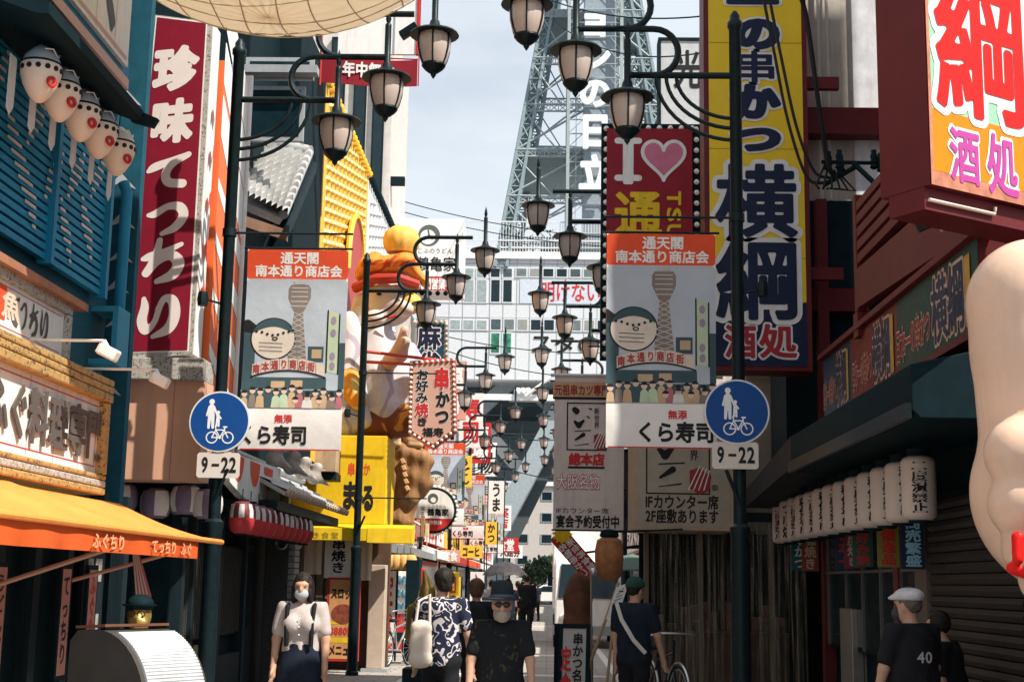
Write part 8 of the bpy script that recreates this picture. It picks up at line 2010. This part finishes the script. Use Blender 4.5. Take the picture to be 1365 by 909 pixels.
p = P(622, 800, 30); bicycle('farther bicycle parked beyond the patterned shirt man', p.x, 30, R(60), BLACKM)

Y = 35.; p, q = P(737, 820, Y), P(833, 690, Y)
t = thing('white_truck', 'white box truck with dark windscreen parked on the right', 'truck', ((p.x + q.x) / 2, Y + 2.5, 0)); x0, x1 = p.x, q.x
MB().box(x0, x1, Y + 1.5, Y + 6, .9, q.z).build('box_body', WHITE, t, bevel=.03)
m = MB(); m.prism([(x0 + .05, Y + 1.45, .45), (x0 + .05, Y, .45), (x0 + .05, Y - .02, 1.15), (x0 + .05, Y + .25, 2.15), (x0 + .05, Y + 1.45, 2.2)], (x1 - x0 - .1, 0, 0)); m.build('cab', WHITE, t, bevel=.04)
m = MB(); m.prism([(x0 + .12, Y - .025, 1.22), (x1 - .12, Y - .025, 1.22), (x1 - .2, Y + .20, 2.05), (x0 + .2, Y + .20, 2.05)], (0, -.02, 0)); m.build('windscreen', GLASSD, t)
for x in (x0 + .3, x1 - .3): MB().ell((x, Y - .02, .75), .14, .04, .10).build('headlight', BULB, t, True)
MB().box(x0, x1, Y - .1, Y + .02, .32, .55).build('bumper', GREY, t, bevel=.02)
for x in (x0 + .12, x1 - .12):
    for y in (Y + .8, Y + 4.8): w_ = MB().tube([(x - .1, y, .36), (x + .1, y, .36)], .36, 20).build('wheel', RUBBER, t, True); MB().tube([(x - .11, y, .36), (x + .11, y, .36)], .19, 14).build('rim', STEEL, w_, True)
for sx, x in ((-1, x0), (1, x1)): m = MB(); m.box(x + sx * .02, x + sx * .14, Y - .05, Y + .03, 1.5, 1.8); m.bar((x, Y + .1, 1.7), (x + sx * .1, Y, 1.7), .015, 5); m.build('mirror', CHAR, t)
def car(label, x, y, rz, col):
    t = thing('parked_car', label, 'car', (x, y, 0), rz)
    pf = [(-2.0, .35), (-2.05, .7), (-1.95, .95), (-1.2, 1.0), (-.8, 1.45), (.7, 1.48), (1.5, 1.0), (2.0, .9), (2.05, .5), (2.0, .35)]
    MB().prism([(x_, -.8, z) for x_, z in pf], (0, 1.6, 0)).build('body', col, t, local=True, bevel=.06)
    m = MB(); m.prism([(-1.12, -.81, 1.02), (-.78, -.81, 1.38), (.66, -.81, 1.40), (1.3, -.81, 1.02)], (0, 1.62, 0)); m.build('side_windows', GLASSD, t, local=True)
    m = MB(); m.prism([(1.46, -.7, 1.02), (1.46, .7, 1.02), (.78, .65, 1.45), (.78, -.65, 1.45)], (.03, 0, .03)); m.build('windscreen', GLASSD, t, local=True)
    for cx in (-1.25, 1.25):
        for sy in (-1, 1): w_ = MB().tube([(cx, sy * .82, .31), (cx, sy * .64, .31)], .31, 18).build('wheel', RUBBER, t, True, local=True); MB().tube([(cx, sy * .83, .31), (cx, sy * .8, .31)], .18, 12).build('rim', STEEL, w_, True, local=True)
    for sy in (-1, 1): MB().ell((2.03, sy * .58, .72), .04, .16, .09).build('headlight', BULB, t, True, local=True)
car('white car crossing at the far end of the street', P(738, 780, 92).x, 98, R(180), WHITE)
car('silver car at the far end behind the walkers', P(716, 780, 110).x, 112, R(180), mat('car_silver', (.5, .5, .52), .3, .6))
# planter and hanging plants by the far right kerb
p = P(722, 800, 62)
for i, (px, Y, l) in enumerate(((648, 34, 'potted shrub among the far left walkers'), (660, 44, 'second potted shrub down the left kerb'))):
    p = P(px, 800, Y); t = thing('potted_shrub', l, 'plant', (p.x, Y, 0)); MB().lathe([(.16, 0), (.2, .3), (.22, .32)], (p.x, Y, 0), 14).build('pot', W4, t, True)
    m = MB()
    for k in range(260): c = Vector((p.x, Y, .75)) + Vector(rng.normal(0, .2, 3)); d, e = Vector(rng.normal(0, .05, 3)), Vector(rng.normal(0, .05, 3)); m.add([c, c + d, c + e], [(0, 1, 2)])
    m.build('leaves', LEAFM, t)
# drop the unused glyph curves and report nothing
